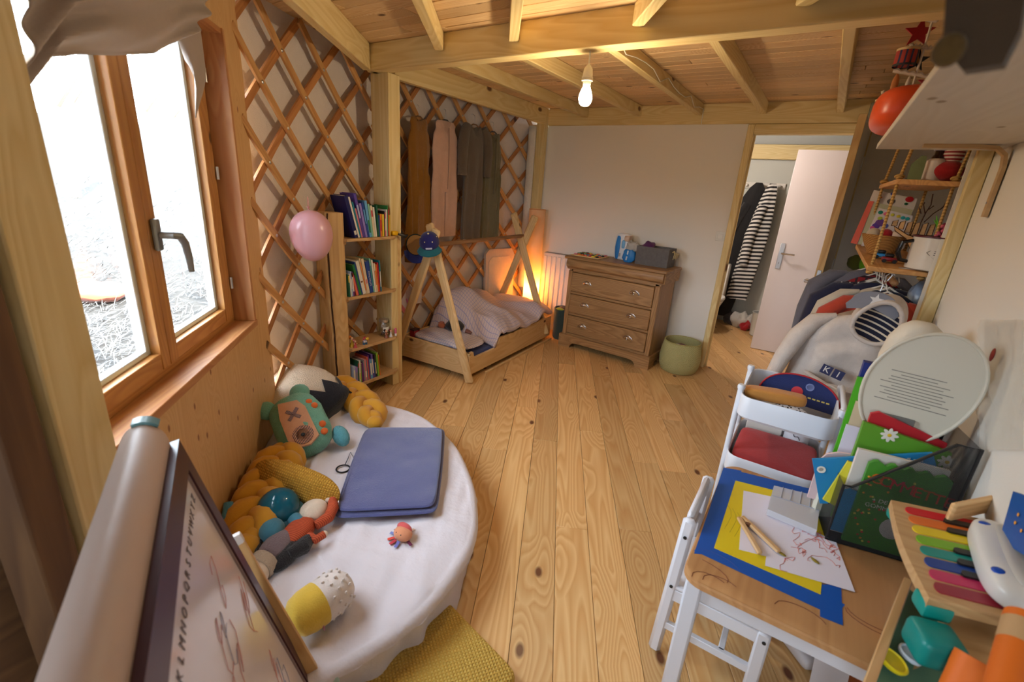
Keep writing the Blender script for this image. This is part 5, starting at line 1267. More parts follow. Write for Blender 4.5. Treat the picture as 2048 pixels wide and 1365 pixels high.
# ---- yellow waffle mat on the floor
r4 = [zp(885, 1207), zp(1040, 1370), zp(820, 1560), zp(640, 1390)]
ym = T('waffle_mat', 'yellow waffle-textured foam mat on the floor at the front', 'mat', ((r4[0]+r4[2])/2).to_tuple()[:2]+(0,))
M_YM = pattern('yellow_waffle', S((242, 208, 112)), S((216, 172, 72)), 'waffle', 92, axis=2, bump=1.0, rot=(0, 0, .6))
ctr = sum((p for p in r4), V((0, 0, 0)))/4
poly = []
for i in range(4):
    p, a, b = r4[i], r4[i-1], r4[(i+1) % 4]
    pa = p+(a-p).normalized()*.05; pb2 = p+(b-p).normalized()*.05
    for f in (0, .25, .5, .75, 1): poly.append((pa*(1-f)**2+p*2*f*(1-f)+pb2*f*f))
poly = [(q.x, q.y) for q in poly]
def shr(k): return [V((ctr.x+(x-ctr.x)*k, ctr.y+(y-ctr.y)*k)) for x, y in poly]
rg = MB().loft([[V((q.x, q.y, z)) for q in shr(k)] for k, z in ((.985, .002), (1, .012), (1, .028), (.985, .038), (.95, .042))]); rg.done('mat_body', M_YM, ym, sharp=60)
# yellow strap under the bookcase
yst = T('yellow_strap', 'yellow strap lying on the floor under the bookcase', 'strap', zp(745, 775))
MB().tube([zp(728, 792, .012), zp(742, 775, .010), zp(757, 755, .010), zp(762, 748, .010)], .008, 8, flat=.5).done('strap', plain('strap_yellow', S((190, 160, 40)), .7), yst)
board('buckle', zp(726, 794, .012), zp(731, 789, .012), .02, .01, plain('strap_buckle', S((60, 56, 40)), .5), yst)

# ================================================================ EASEL in the near left
EF = V((-1.035, .301, 0)); EN = V((-.42, .008, 0)); ed_ = (EF-EN).normalized(); en_ = V((-ed_.y, ed_.x, 0))
if en_.dot(V((.431, .903, 0))) < 0: en_ = -en_
def ep(b, a, z): return EF-ed_*b+en_*a+V((0, 0, z))       # b towards the camera, a out from the ridge
ez = T('easel', 'childrens whiteboard easel with taupe top roll in the near left corner', 'easel', ep(.25, .1, 0))
M_TAUPE = plain('taupe_plastic', S((208, 184, 170)), .45); M_MAROON = plain('maroon_plastic', S((72, 36, 44)), .35); M_TEAL = plain('grey_teal_plastic', S((96, 132, 132)), .3)
BLn = .80
rings = []
for b in (0.012, BLn):
    rg_ = []
    for i in range(17):
        a = -.25+(PI+.5)*i/16; rg_.append(ep(b, .040*math.cos(a)-.012, .955+.055*math.sin(a)))
    rings.append(rg_)
MB().loft(rings).done('top_roll', M_TAUPE, ez, sharp=30)
MB().loft([[ep(b, .046*math.cos(a)-.012, .955+.061*math.sin(a)) for a in [(.9+1.0*i/6) for i in range(7)]]+[ep(b, -.02, .95)] for b in (-.012, .016)]).done('end_clip', M_TEAL, ez)
def fp_(b, s, off=0.0):                  # on the board face: s 0 top .. 1 bottom
    z = .955-.845*s; a = .035+.205*s
    return ep(b, a+off*.97, z+off*.23)
def quadbox(nm, b0, b1, s0, s1, o0, o1, m, par=None):
    lo = [fp_(b, s, o0) for b, s in ((b0, s0), (b1, s0), (b1, s1), (b0, s1))]; hi = [fp_(b, s, o1) for b, s in ((b0, s0), (b1, s0), (b1, s1), (b0, s1))]
    return MB().loft([lo, hi]).done(nm, m, par or ez)
M_WB = plain('whiteboard_face', S((226, 214, 216)), .12)
wbd = quadbox('whiteboard', .045, BLn, .06, .96, -.012, .0, M_WB)
quadbox('frame_edge', .0, .045, .0, 1.0, -.018, .008, M_MAROON); quadbox('frame_edge', .045, BLn, .0, .06, -.018, .008, M_MAROON); quadbox('frame_edge', .045, BLn, .96, 1.0, -.018, .008, M_MAROON)
quadbox('inner_lip', .045, .052, .06, .96, .0, .004, plain('lip_grey', S((150, 130, 128)), .4))
for i, ch in enumerate('ABCDEFGHIJKLMNOPQRSTUVWXYZ'):
    bq = .085+(25-i)*.027
    Mx = frame(fp_(bq, .11, .0012), ed_, fp_(bq, .0)-fp_(bq, .2))
    text('letter', ch, .024, plain('letter_ink', S((120, 108, 112)), .6), wbd, Mx)
rs = random.Random(21)
for k, (cc, nn) in enumerate(((S((214, 150, 146)), 12), (S((150, 154, 186)), 4))):
    for j in range(nn):
        b0, s0_ = rs.uniform(.10, .45), rs.uniform(.2, .75); pts = []
        for q in range(9): pts.append(fp_(b0+.03*math.sin(q*1.3+j)+q*.006, s0_+.03*math.cos(q*.9+j)+q*.008, .0012))
        MB().tube(pts, .0006, 5).done('scribble', plain('marker_%d' % k, cc, .7), wbd)
# wooden leg with white cap, lower teal bracket
W_LEG = wood('easel_leg', S((222, 178, 120)), S((190, 138, 80)), rough=.5, ring=24, knots=.2)
l0, l1 = ep(-.065, .105, .615), ep(.03, .275, .06)
board('leg', l0, l1, .042, .018, W_LEG, ez, en_)
MB().box(.030, .044, .020, frame(l0, l1-l0, en_), .005, 2).done('leg_cap', plain('white_cap', S((226, 214, 206)), .4), ez)
l0b, l1b = ep(.74, .06, .80), ep(.80, .275, .0); board('leg', l0b, l1b, .042, .018, W_LEG, ez, en_)
for b in (.05, .75): board('rear_leg', ep(b, -.02, .93), ep(b, -.20, .0), .04, .018, W_LEG, ez, ed_)
board('leg_foot', l1, ep(.035, .29, .0), .042, .018, W_LEG, ez, en_)
brk = MB().box(.075, .055, .05, frame(zp(655, 1352, .13), ed_, en_), .008, 2).done('tray_bracket', plain('teal_white', S((176, 204, 200)), .35), ez)
MB().box(.05, .056, .026, frame(zp(655, 1352, .13)+V((0, 0, .0)), ed_, en_), .004).done('bracket_slot', plain('slot_dark', S((50, 40, 44)), .6), ez)
# ================================================================ RIGHT SIDE: TABLE, CHAIR, TROLLEY
TZ = .53
W_TAB = wood('table_beech', S((200, 150, 100)), S((162, 110, 66)), rough=.4, ring=14, knots=.35, kdens=2.0, vary=.02, amount=.4)
tb_ = T('childrens_table', 'low childrens table with varnished wooden top and white legs by the side wall', 'table', (.17, 1.47, 0))
X0, X1, Y0, Y1 = -.108, XW-.012, 1.115, 1.815
def rrect(x0, x1, y0, y1, r, n=6):
    p = []
    for cx_, cy_, a0 in ((x1-r, y1-r, 0), (x0+r, y1-r, PI/2), (x0+r, y0+r, PI), (x1-r, y0+r, 1.5*PI)):
        for i in range(n+1): a = a0+PI/2*i/n; p.append((cx_+r*math.cos(a), cy_+r*math.sin(a)))
    return p
Mtb = frame(((X0+X1)/2, (Y0+Y1)/2, TZ), (0, 1, 0), (-1, 0, 0))
lx_, ly_ = (Y1-Y0)/2, (X1-X0)/2
tp_ = MB().loft([[V((x, y, z)) for x, y in rrect(-lx_+e, lx_-e, -ly_+e, ly_-e, .055)] for e, z in ((.004, -.022), (0, -.018), (0, -.004), (.004, 0))]).done('table_top', W_TAB, tb_, Mtb)
M_WLEG = plain('white_lacquer', S((214, 214, 222)), .35)
for x in (X0+.035, X1-.035):
    for y in (Y0+.045, Y1-.045):
        board('leg', (x, y, TZ-.022), (x, y, 0), .045, .045, M_WLEG, tb_, (1, 0, 0), .006)
board('apron', (X0+.05, Y0+.05, TZ-.06), (X1-.05, Y0+.05, TZ-.06), .06, .02, M_WLEG, tb_); board('apron', (X0+.05, Y1-.05, TZ-.06), (X1-.05, Y1-.05, TZ-.06), .06, .02, M_WLEG, tb_)
M_CRAY = plain('crayon_line', S((120, 60, 50)), .7)
rs = random.Random(4)
for k in range(7):
    x, y = rs.uniform(-.06, .30), rs.uniform(1.15, 1.30); a = rs.uniform(0, 6)
    MB().tube([(x+.018*q*math.cos(a+.25*q), y+.012*q*math.sin(a+.2*q), TZ+.0008) for q in range(8) if X0+.01 < x+.018*q*math.cos(a+.25*q) < X1-.01 and y+.012*q*math.sin(a+.2*q) > Y0+.01] or [(x, y, TZ+.0008), (x+.01, y, TZ+.0008)], .0007, 4).done('crayon_scribble', M_CRAY, tb_)
def ontab(px, py, h=.0): return zp(px, py, TZ+h)
def sheet_poly(name, label, cat, pxs, h, mat, thick=.0006, **kw):
    P = [ontab(x, y, h) for x, y in pxs]; t = T(name, label, cat, sum(P, V((0, 0, 0)))/len(P))
    o = MB().loft([[V((p.x, p.y, p.z)) for p in P], [V((p.x, p.y, p.z+thick)) for p in P]]).done('paper', mat, t)
    return t
# blue tape frame and yellow card
tpe = T('blue_tape', 'blue adhesive tape stuck in a frame around the yellow card on the table', 'tape', ontab(1540, 1100))
M_TAPE = plain('tape_blue', S((18, 84, 176)), .45)
for kt, px in enumerate((((1447, 936), (1483, 942), (1436, 1112), (1388, 1108)), ((1455, 938), (1648, 985), (1640, 1008), (1470, 965)), ((1388, 1102), (1412, 1085), (1690, 1210), (1672, 1235)), ((1640, 1170), (1682, 1170), (1686, 1252), (1640, 1234)))):
    P = [ontab(x, y, .0004+.0002*kt) for x, y in px]; MB().loft([P, [p+V((0, 0, .0005)) for p in P]]).done('tape_strip', M_TAPE, tpe)
yc_ = sheet_poly('yellow_card', 'yellow card taped to the childrens table', 'card', ((1471, 962), (1660, 1010), (1641, 1190), (1428, 1097)), .0018, plain('card_yellow', S((226, 200, 30)), .5))
for k in range(3): MB().tube([ontab(1455+10*k+8*math.sin(q), 1010+12*q+k*8, .0022) for q in range(5)], .0006, 4).done('pencil_line', plain('pencil_grey', S((110, 96, 40)), .7), yc_)
M_PAPER = plain('paper_white', S((228, 222, 236)), .7)
sheet_poly('drawing_paper', 'blank white paper lying on the yellow card under the drawing', 'paper', ((1487, 982), (1570, 1000), (1600, 1130), (1478, 1100)), .0024, M_PAPER)
dp2 = sheet_poly('drawing_paper', 'white paper with red crayon scribbles on the childrens table', 'paper', ((1545, 1020), (1672, 1085), (1710, 1185), (1530, 1132)), .0036, M_PAPER)
M_RCR = plain('red_crayon', S((214, 110, 100)), .7)
rs = random.Random(8)
for k in range(9):
    x, y = rs.uniform(1565, 1640), rs.uniform(1050, 1120); pts = []
    for q in range(16):
        x += rs.uniform(-9, 14); y += rs.uniform(-7, 9); x = min(max(x, 1560), 1680); y = min(max(y, 1045), 1145)
        if x > 1650: y = max(y, 1090)
        pts.append(ontab(x, y, .0048))
    MB().tube(pts, .0006, 4).done('crayon_line', M_RCR, dp2)
# clear plastic box
pxb = T('plastic_box', 'clear frosted plastic lid box beside the drawing on the table', 'box', ontab(1585, 1040))
Pb = [ontab(x, y, .006) for x, y in ((1545, 982), (1638, 1005), (1630, 1072), (1532, 1030))]
M_FROST = plain('frosted_plastic', S((226, 224, 230)), .25, alpha=.62)
MB().loft([Pb, [p+V((0, 0, .022)) for p in Pb]]).done('box_body', M_FROST, pxb)
for f in (.2, .4, .6, .8):
    MB().tube([Pb[0].lerp(Pb[1], f)+V((0, 0, .024)), (Pb[0].lerp(Pb[1], f)).lerp(Pb[3].lerp(Pb[2], f), .45)+V((0, 0, .024))], .0012, 5).done('divider', plain('divider_grey', S((170, 174, 190)), .4), pxb)
MB().tube([Pb[0].lerp(Pb[3], .45)+V((0, 0, .024)), Pb[1].lerp(Pb[2], .45)+V((0, 0, .024))], .0012, 5).done('divider', MATS['divider_grey'], pxb)
# wooden tongs
tn = T('wooden_tongs', 'pair of wooden tongs lying open on the white papers', 'tongs', ontab(1500, 1070, .01))
W_TNG = wood('tong_beech', S((222, 184, 136)), S((196, 150, 100)), knots=0, rough=.5)
tipA = ontab(1478, 1036, .014)
board('arm', tipA, ontab(1520, 1108, .012), .014, .011, W_TNG, tn, (1, 0, 0)); board('arm', ontab(1484, 1034, .014), ontab(1558, 1104, .012), .014, .011, W_TNG, tn, (1, 0, 0))
MB().box(.014, .010, .012, frame(ontab(1496, 1050, .013), (1, .2, 0), (0, 1, 0)), .001).done('spring_block', plain('tong_dark', S((110, 70, 44)), .6), tn)
for i, (px, py, rz) in enumerate(((1563, 1108, 40), (1630, 1122, 20))):
    t = T('leaf_scrap', 'olive scrap on the scribbled drawing, %s of two' % ['nearest the tongs', 'farther from the tongs'][i], 'scrap', ontab(px, py, .005))
    MB().ell(.014, .006, .002, Matrix.Translation(ontab(px, py, .0075)) @ rot('Z', rz-60), 12, 6).done('scrap', plain('olive_scrap', S((140, 120, 40)), .6), t)

# ---- small white chair pushed under the table
ch = T('childrens_chair', 'small white wooden chair pushed under the childrens table', 'chair', (-.05, 1.46, 0))
M_CH = plain('chair_white', S((222, 220, 226)), .35)
ya, yb_ = 1.325, 1.605; xb_, xf_ = -.155, .135
for y in (ya, yb_):
    board('back_leg', (xb_-.004, y, 0), (xb_+.018, y, .565), .040, .026, M_CH, ch, (1, 0, 0), .010)
    board('front_leg', (xf_, y, 0), (xf_-.005, y, .29), .038, .026, M_CH, ch, (1, 0, 0), .006)
    board('side_rail', (xb_+.01, y, .13), (xf_, y, .13), .028, .018, M_CH, ch, (0, 0, 1))
    board('side_rail', (xb_+.01, y, .265), (xf_, y, .265), .045, .018, M_CH, ch, (0, 0, 1))
    for x_, z in ((xb_+.016, .50), (xb_+.008, .30), (xf_, .262)): MB().cyl(.0055, .0055, .003, loc(x_, y-.0135 if y == ya else y-.0135, z) @ rot('X', 90), 10).done('bolt_hole', plain('black_plug', (.01, .01, .01), .5), ch)
board('top_rail', (xb_+.014, ya+.012, .535), (xb_+.014, yb_-.012, .535), .075, .020, M_CH, ch, (0, 0, 1), .008)
board('mid_rail', (xb_+.008, ya+.012, .40), (xb_+.008, yb_-.012, .40), .04, .016, M_CH, ch, (0, 0, 1), .004)
MB().box(.285, .300, .018, loc(-.005, 1.465, .297), .008, 2).done('seat', M_CH, ch)
board('front_rail', (xf_, ya, .255), (xf_, yb_, .255), .05, .018, M_CH, ch, (0, 0, 1)); board('stretcher', (xf_-.1, ya, .13), (xf_-.1, yb_, .13), .028, .018, M_CH, ch, (0, 0, 1))

# ---- white trolley
tr = T('trolley', 'white three-tier metal trolley between the table and the clothes rail', 'trolley', (.03, 2.19, 0))
M_TRW = plain('trolley_white', S((226, 228, 236)), .35)
tx0, tx1, ty0, ty1 = -.128, .215, 1.965, 2.40
def tray(z, h):
    b = MB(); r = .05
    outer = [(e, zz) for e, zz in ((.010, z), (0, z+.012), (0, z+h), (.002, z+h+.004), (.006, z+h), (.008, z+.016), (.018, z+.006))]
    b.loft([[V((x, y, zz)) for x, y in rrect(tx0+e, tx1-e, ty0+e, ty1-e, r)] for e, zz in outer]); b.done('tray', M_TRW, tr)
tray(.66, .095); tray(.40, .085); tray(.13, .085)
for x in (tx0-.006, tx1+.006):
    for y in (ty0+.07, ty1-.07):
        MB().cyl(.012, .012, .72, loc(x, y, .055), 14).done('post', M_TRW, tr); MB().lathe([(.014, 0), (.016, .01), (.013, .02)], 14, loc(x, y, .765)).done('post_cap', M_TRW, tr)
        MB().cyl(.024, .024, .02, loc(x-.01, y, .026) @ rot('Y', 90), 16).done('castor', plain('castor_grey', S((70, 70, 74)), .5), tr)
    MB().tube([(x, ty0+.07, .775), (x, ty0+.09, .79), (x, ty1-.09, .79), (x, ty1-.07, .775)] if x > .1 else [(x, ty0+.07, .772), (x, ty0+.068, .778)], .009, 10).done('handle_bar', M_TRW, tr)
# pouches
def pouch(name, label, M, lx, ly, lz, mat, zipm, cat='pencil case', e=.45):
    t = T(name, label, cat, M.translation)
    MB().ell(lx, ly, lz, I4, 28, 16, lambda p: p+V((0, 0, .004*nz(p.x*18, p.y*18, 3))), e=e).done('pouch_body', mat, t, M)
    MB().tube([(lx*1.0*math.cos(a)*.98, ly*1.0*sgn(math.sin(a))*abs(math.sin(a))**.5, .0) for a in [PI*.05+PI*.9*i/20 for i in range(21)]], .003, 6).done('zip', zipm, t, M)
    MB().box(.012, .005, .006, loc(lx*.96, ly*.55, 0), .001).done('zip_pull', M_STEEL, t, M)
    return t
npm = cloth('navy_canvas', S((30, 42, 92))); 
npc = T('navy_case', 'navy half-round pencil case with red piping standing in the top trolley tray', 'pencil case', (.09, 2.26, .68))
half = [(.155*math.cos(PI*i/20), .125*math.sin(PI*i/20)**.8 if 0 < i < 20 else 0) for i in range(21)]
Mn = frame((.075, 2.24, .690), V((1, -.12, -.03)), V((.05, .25, 1)))
MB().prism(half, .02, h0=-.02).done('case_body', npm, npc, Mn)
MB().tube([(x, y, .021) for x, y in half], .004, 6).done('piping', plain('piping_red', S((170, 36, 44)), .6), npc, Mn)
MB().lathe([(.022, 0), (.022, .002), (.001, .0025)], 20, Mn @ loc(-.01, .052, .02)).done('badge', plain('badge_red', S((196, 40, 50)), .5), npc)
for i in range(5): MB().box(.012, .006, .001, Mn @ loc(.04+i*.017, .04, .0206)).done('print_mark', plain('badge_yellow', S((214, 190, 90)), .5), npc)
MB().lathe([(.016, 0), (.016, .0015), (.012, .0015), (.012, 0)], 16, Mn @ loc(.03, .085, .0205)).done('print_logo', plain('logo_pale', S((120, 130, 180)), .6), npc)
pouch('orange_case', 'ochre zip pencil case lying across the top trolley tray', frame((-.01, 2.085, .755), V((1, .16, .02)), V((-.16, 1, .1))), .115, .03, .024, cloth('ochre_canvas', S((196, 132, 60))), plain('zip_brown', S((100, 60, 34)), .6))
pouch('dotted_case', 'white pouch with black dots under the ochre case in the trolley', frame((.055, 2.06, .705), V((1, .1, 0)), V((0, 1, .5))), .06, .03, .02, pattern('dalmatian', S((230, 226, 228)), S((24, 24, 30)), 'dots', 70, .32), plain('zip_black', S((30, 30, 34)), .6))
pouch('red_case', 'large red zip case filling the middle trolley tray', frame((.045, 2.13, .465), V((1, -.02, 0)), V((0, 1, .12))), .155, .145, .030, cloth('red_canvas', S((176, 30, 30))), plain('zip_dark', S((50, 30, 30)), .6), 'case', e=.28)
tp2 = T('paper_tin', 'white ribbed cylinder standing behind the red case in the trolley', 'tin', (.11, 2.34, .41))
MB().lathe([(.05, .42)]+[(.05+.0012*(i % 2), .425+i*.006) for i in range(22)]+[(.045, .56), (.001, .56)], 28, loc(.115, 2.325, 0)).done('cylinder', plain('tin_white', S((226, 224, 230)), .4), tp2)
MB().tube([(.10, 2.273, .53), (.105, 2.271, .52), (.118, 2.270, .525), (.128, 2.271, .51)], .0018, 5).done('crack_mark', plain('mark_dark', S((40, 40, 44)), .6), tp2)
tp3 = T('kraft_box', 'pale cardboard box behind the red case in the trolley', 'box', (-.02, 2.34, .41)); MB().box(.15, .06, .13, loc(-.02, 2.345, .48), .003).done('carton', plain('carton_pale', S((206, 196, 186)), .7), tp3); MB().box(.15, .062, .004, loc(-.02, 2.345, .547)).done('flap', MATS['carton_pale'], tp3)

# ================================================================ magazine file and books on the table
mfA = ontab(1650, 1080); mfB = V((XW-.02, mfA.y+.045, TZ)); md0 = (mfB-mfA).normalized(); mn0 = V((-md0.y, md0.x, 0)); ML = (mfB-mfA).length
mf = T('magazine_file', 'black mesh magazine file full of books on the childrens table', 'magazine file', mfA)
zlo = vl(1676, 966, mfA).z; zhi = TZ+.40; MWd = .20
def mesh_mat():
    if 'black_mesh' in MATS: return MATS['black_mesh']
    m, nt, b = _new('black_mesh'); N = nt.nodes; L = nt.links
    tc = N.new('ShaderNodeTexCoord'); mp = N.new('ShaderNodeMapping'); mp.inputs['Scale'].default_value = (330, 330, 330); mp.inputs['Rotation'].default_value = (0, 0, .785); L.new(tc.outputs['Object'], mp.inputs[0])
    sx = N.new('ShaderNodeSeparateXYZ'); L.new(mp.outputs[0], sx.inputs[0]); o_ = []
    for i in (0, 1):
        f = N.new('ShaderNodeMath'); f.operation = 'FRACT'; L.new(sx.outputs[i], f.inputs[0]); g = N.new('ShaderNodeMath'); g.operation = 'LESS_THAN'; g.inputs[1].default_value = .36; L.new(f.outputs[0], g.inputs[0]); o_.append(g)
    mm = N.new('ShaderNodeMath'); mm.operation = 'MAXIMUM'; L.new(o_[0].outputs[0], mm.inputs[0]); L.new(o_[1].outputs[0], mm.inputs[1]); L.new(mm.outputs[0], b.inputs['Alpha'])
    b.inputs['Base Color'].default_value = (.012, .012, .014, 1); b.inputs['Roughness'].default_value = .5; MATS['black_mesh'] = m; return m
M_MESH = mesh_mat(); M_BLKF = plain('black_wire', S((22, 22, 24)), .4)
def mfp(l, w_, z): return mfA+md0*l+mn0*w_+V((0, 0, z-TZ))
prof = [(0, TZ+.004), (ML, TZ+.004), (ML, zhi), (ML*.80, zhi), (.02, zlo), (0, zlo)]
for w_, nm in ((0, 'mesh_side'), (MWd, 'mesh_side')):
    Mf_ = frame(mfp(0, w_, TZ), md0, (0, 0, 1))
    b = MB(); vs = [b.bm.verts.new(V((l, z-TZ, 0))) for l, z in prof]; b._f(vs); b.done(nm, M_MESH, mf, Mf_)
    MB().tube([mfp(l, w_, z) for l, z in prof], .0045, 8, True).done('frame_wire', M_BLKF, mf)
b = MB(); MfE = frame(mfp(0, 0, TZ), mn0, (0, 0, 1)); vs = [b.bm.verts.new(V(p)) for p in ((0, 0, 0), (MWd, 0, 0), (MWd, zlo-TZ, 0), (0, zlo-TZ, 0))]; b._f(vs); b.done('mesh_end', M_MESH, mf, MfE)
b = MB(); MfE2 = frame(mfp(ML, 0, TZ), mn0, (0, 0, 1)); vs = [b.bm.verts.new(V(p)) for p in ((0, 0, 0), (MWd, 0, 0), (MWd, zhi-TZ, 0), (0, zhi-TZ, 0))]; b._f(vs); b.done('mesh_end', M_MESH, mf, MfE2)
MB().loft([[mfp(l, w_, TZ+.002) for l, w_ in ((0, 0), (ML, 0), (ML, MWd), (0, MWd))], [mfp(l, w_, TZ+.004) for l, w_ in ((0, 0), (ML, 0), (ML, MWd), (0, MWd))]]).done('file_base', M_BLKF, mf)
# flat books in the file: poly in (l, z) at depth w
def flat(name, label, cat, poly, w0, thk, col, group='books in the mesh file', extras=(), tilt=0):
    t = T(name, label, cat, mfp(.1, w0, TZ), group); Mq = frame(mfp(0, w0, TZ), md0, (0, 0, 1)); sg_ = 1 if (Mq.to_3x3() @ V((0, 0, 1))).dot(mn0) > 0 else -1
    o = MB().prism(poly, thk*sg_).done('cover', plain('flat_'+name+'_%d' % int(w0*1000), S(col), .4), t, Mq)
    t['_sg'] = sg_
    return t, Mq, sg_
def wavy(l0, l1, z0, z1):
    p = [(l0, z0), (l1, z0), (l1, z1)]; n = 5
    for i in range(n*4):
        f = i/(n*4-1); l = l1-(l1-l0)*f; p.append((l, z1-.004+.014*abs(math.sin(f*n*PI))))
    return p
g1, Mq, sg_ = flat('sticker_book', 'green sticker book lettered GOMMETTES in front in the mesh file', 'book', wavy(.045, ML-.02, .008, .285), .014, .012, (70, 140, 44))
MI = Mq @ Matrix.Diagonal((1, 1, -sg_, 1))
pal = [(240, 120, 40), (240, 60, 40), (236, 50, 80), (220, 60, 60), (230, 70, 50), (206, 110, 30), (226, 90, 50), (200, 60, 50), (214, 50, 60)]
def ftext(body, l, z, size, col, par, extra=0.0, w_=0): return text('lettering', body, size, plain('ink_%d_%d_%d' % col, S(col), .5), par, Mq @ loc(l, z, -sg_*.0012*(1+extra)) @ (I4 if sg_ < 0 else rot('Y', 180)) if False else frame(mfp(l, w_-.0012, TZ+z), md0, (0, 0, 1)))
for i, c_ in enumerate('GOMMETTES'): ftext(c_, .075+i*.0245, .238-.003*i, .046, pal[i], g1, w_=.014)
ftext('+ DE 2000', .12, .170, .018, (226, 226, 210), g1, w_=.014); ftext('GOMMETTES', .12, .150, .018, (226, 226, 210), g1, w_=.014); ftext('POUR LES PETITS', .29, .165, .018, (226, 226, 210), g1, w_=.014)
rs = random.Random(12)
for i in range(34): MB().ell(.0035, .0035, .0008, frame(mfp(.052+rs.random()*(.05 if i < 22 else ML-.11), .0135, TZ+.02+rs.random()*.24), md0, (0, 0, 1)), 8, 5).done('printed_dot', plain('dot_%d' % (i % 3), S(((240, 160, 50), (220, 60, 50), (240, 220, 90))[i % 3]), .5), g1)
MB().ell(.05, .06, .001, frame(mfp(.24, .0132, TZ+.075), md0, (0, 0, 1)), 20, 6).done('printed_fox', plain('fox_print', S((196, 92, 44)), .5), g1)
for s in (-1, 1): MB().loft([[mfp(.24+s*.045, .0128, TZ+.12), mfp(.24+s*.02, .0128, TZ+.13), mfp(.24+s*.045, .0128, TZ+.158)], [mfp(.24+s*.045, .0136, TZ+.12), mfp(.24+s*.02, .0136, TZ+.13), mfp(.24+s*.045, .0136, TZ+.158)]]).done('printed_ear', MATS['fox_print'], g1)
MB().ell(.03, .035, .001, frame(mfp(.15, .0132, TZ+.09), md0, (0, 0, 1)), 16, 6).done('printed_tail', plain('tail_print', S((206, 196, 190)), .5), g1)
flat('story_book', 'white book with red corner picture behind the GOMMETTES book', 'book', [(.02, .01), (ML-.02, .01), (ML-.02, .30), (.02, .305)], .045, .012, (226, 214, 206))
o, Mq2, s2g = flat('activity_book', 'bright blue activity book sticking out of the mesh file, tilted left', 'book', [(-.075, .22), (.20, .33), (.27, .19), (-.02, .075)], .075, .010, (36, 132, 188))
MB().ell(.035, .035, .001, frame(mfp(.18, .0735, TZ+.235), md0, (0, 0, 1)), 18, 6).done('printed_photo', plain('photo_brown', S((120, 90, 60)), .5), o); text('lettering', '5-7 ans', .018, plain('print_white', S((240, 236, 220)), .5), o, frame(mfp(.16, .0738, TZ+.295), md0, (0, 0, 1)) @ rot('Z', 20)); text('lettering', 'craft', .035, MATS['print_white'], o, frame(mfp(.07, .0738, TZ+.235), md0, (0, 0, 1)) @ rot('Z', 20))
MB().lathe([(.012, 0), (.012, .001), (.007, .001), (.007, 0)], 14, frame(mfp(-.045, .0738, TZ+.195), md0, (0, 0, 1))).done('logo', MATS['print_white'], o)
flat('yellow_folder', 'yellow folder edge sticking out at the left of the mesh file', 'folder', [(-.02, .10), (.05, .08), (.06, .245), (.01, .25)], .060, .008, (226, 214, 60))
flat('blue_booklet', 'small sky blue booklet with rounded corner at the front of the file', 'booklet', [(.01, .02), (.10, .02), (.10, .16), (.03, .175), (.015, .165)], .033, .006, (60, 150, 206))
o, _, _ = flat('nature_book', 'large green picture book with daisies at the back of the mesh file', 'book', [(.03, .02), (ML-.005, .02), (ML-.005, .33), (.03, .37)], .105, .014, (98, 158, 44))
for l, z in ((.10, .345), (.25, .30), (.345, .25)):
    for k in range(8): MB().ell(.011, .0055, .001, frame(mfp(l+.013*math.cos(k*PI/4), .1035, TZ+z+.013*math.sin(k*PI/4)), md0, (0, 0, 1)) @ rot('Z', k*45), 8, 5).done('printed_petal', MATS['print_white'], o)
    MB().ell(.006, .006, .0015, frame(mfp(l, .103, TZ+z), md0, (0, 0, 1)), 8, 5).done('printed_heart', plain('daisy_yellow', S((230, 190, 40)), .5), o)
flat('red_book', 'red and white board book behind the green picture book', 'book', [(.05, .02), (ML-.01, .02), (ML-.01, .345), (.07, .40), (.05, .39)], .135, .010, (196, 40, 50))
flat('white_board_book', 'rounded white board book with pink top peeking behind the file', 'book', [(-.045, .06), (.05, .06), (.05, .25), (.0, .245), (-.03, .23), (-.045, .20)], .120, .008, (226, 196, 196))
# books and folders standing left of the file, between it and the trolley
def leaner(name, label, cat, p0, p1, h, lean, thk, col, group=None, mat=None):
    p0, p1 = V(p0), V(p1); d = (p1-p0).normalized(); n = V((-d.y, d.x, 0)); up = (V((0, 0, 1))+n*lean).normalized()
    t = T(name, label, cat, (p0+p1)/2, group); M = frame(p0, d, up)
    MB().prism([(0, 0), ((p1-p0).length, 0), ((p1-p0).length, h), (0, h)], thk).done('cover', mat or plain('lean_'+name, S(col), .4), t, M)
    MB().prism([(.004, .003), ((p1-p0).length+.001, .003), ((p1-p0).length+.001, h-.006), (.004, h-.006)], thk*.8, h0=thk*.2).done('pages', M_PAGE, t, M)
    return t, M
bx0, by0 = mfA.x-.015, mfA.y+.23
leaner('blue_binder', 'tall blue binder with white label standing behind the mesh file', 'binder', (bx0-.005, 1.795, TZ), (bx0+.16, 1.80, TZ), .52, .02, .03, (32, 48, 128))
o, Ml_ = leaner('green_clipboard', 'bright green clipboard standing in front of the blue binder', 'clipboard', (bx0-.012, 1.752, TZ), (bx0+.13, 1.757, TZ), .475, .02, .012, (80, 176, 30))
MB().box(.10, .05, .014, Ml_ @ loc(.08, .445, .008), .006, 2).done('clip', plain('clip_green', S((70, 160, 24)), .3), o); MB().ell(.007, .007, .006, Ml_ @ loc(.08, .43, .018), 10, 8).done('clip_rivet', M_STEEL, o)
leaner('card_envelope', 'cream cardboard envelope leaning in front of the clipboard', 'envelope', (bx0+.002, 1.735, TZ), (bx0+.09, 1.738, TZ), .40, .02, .005, (212, 192, 156))
leaner('white_papers', 'sheaf of white papers standing before the cream envelope', 'papers', (bx0-.004, 1.722, TZ), (bx0+.085, 1.726, TZ), .32, .02, .006, (224, 220, 230))
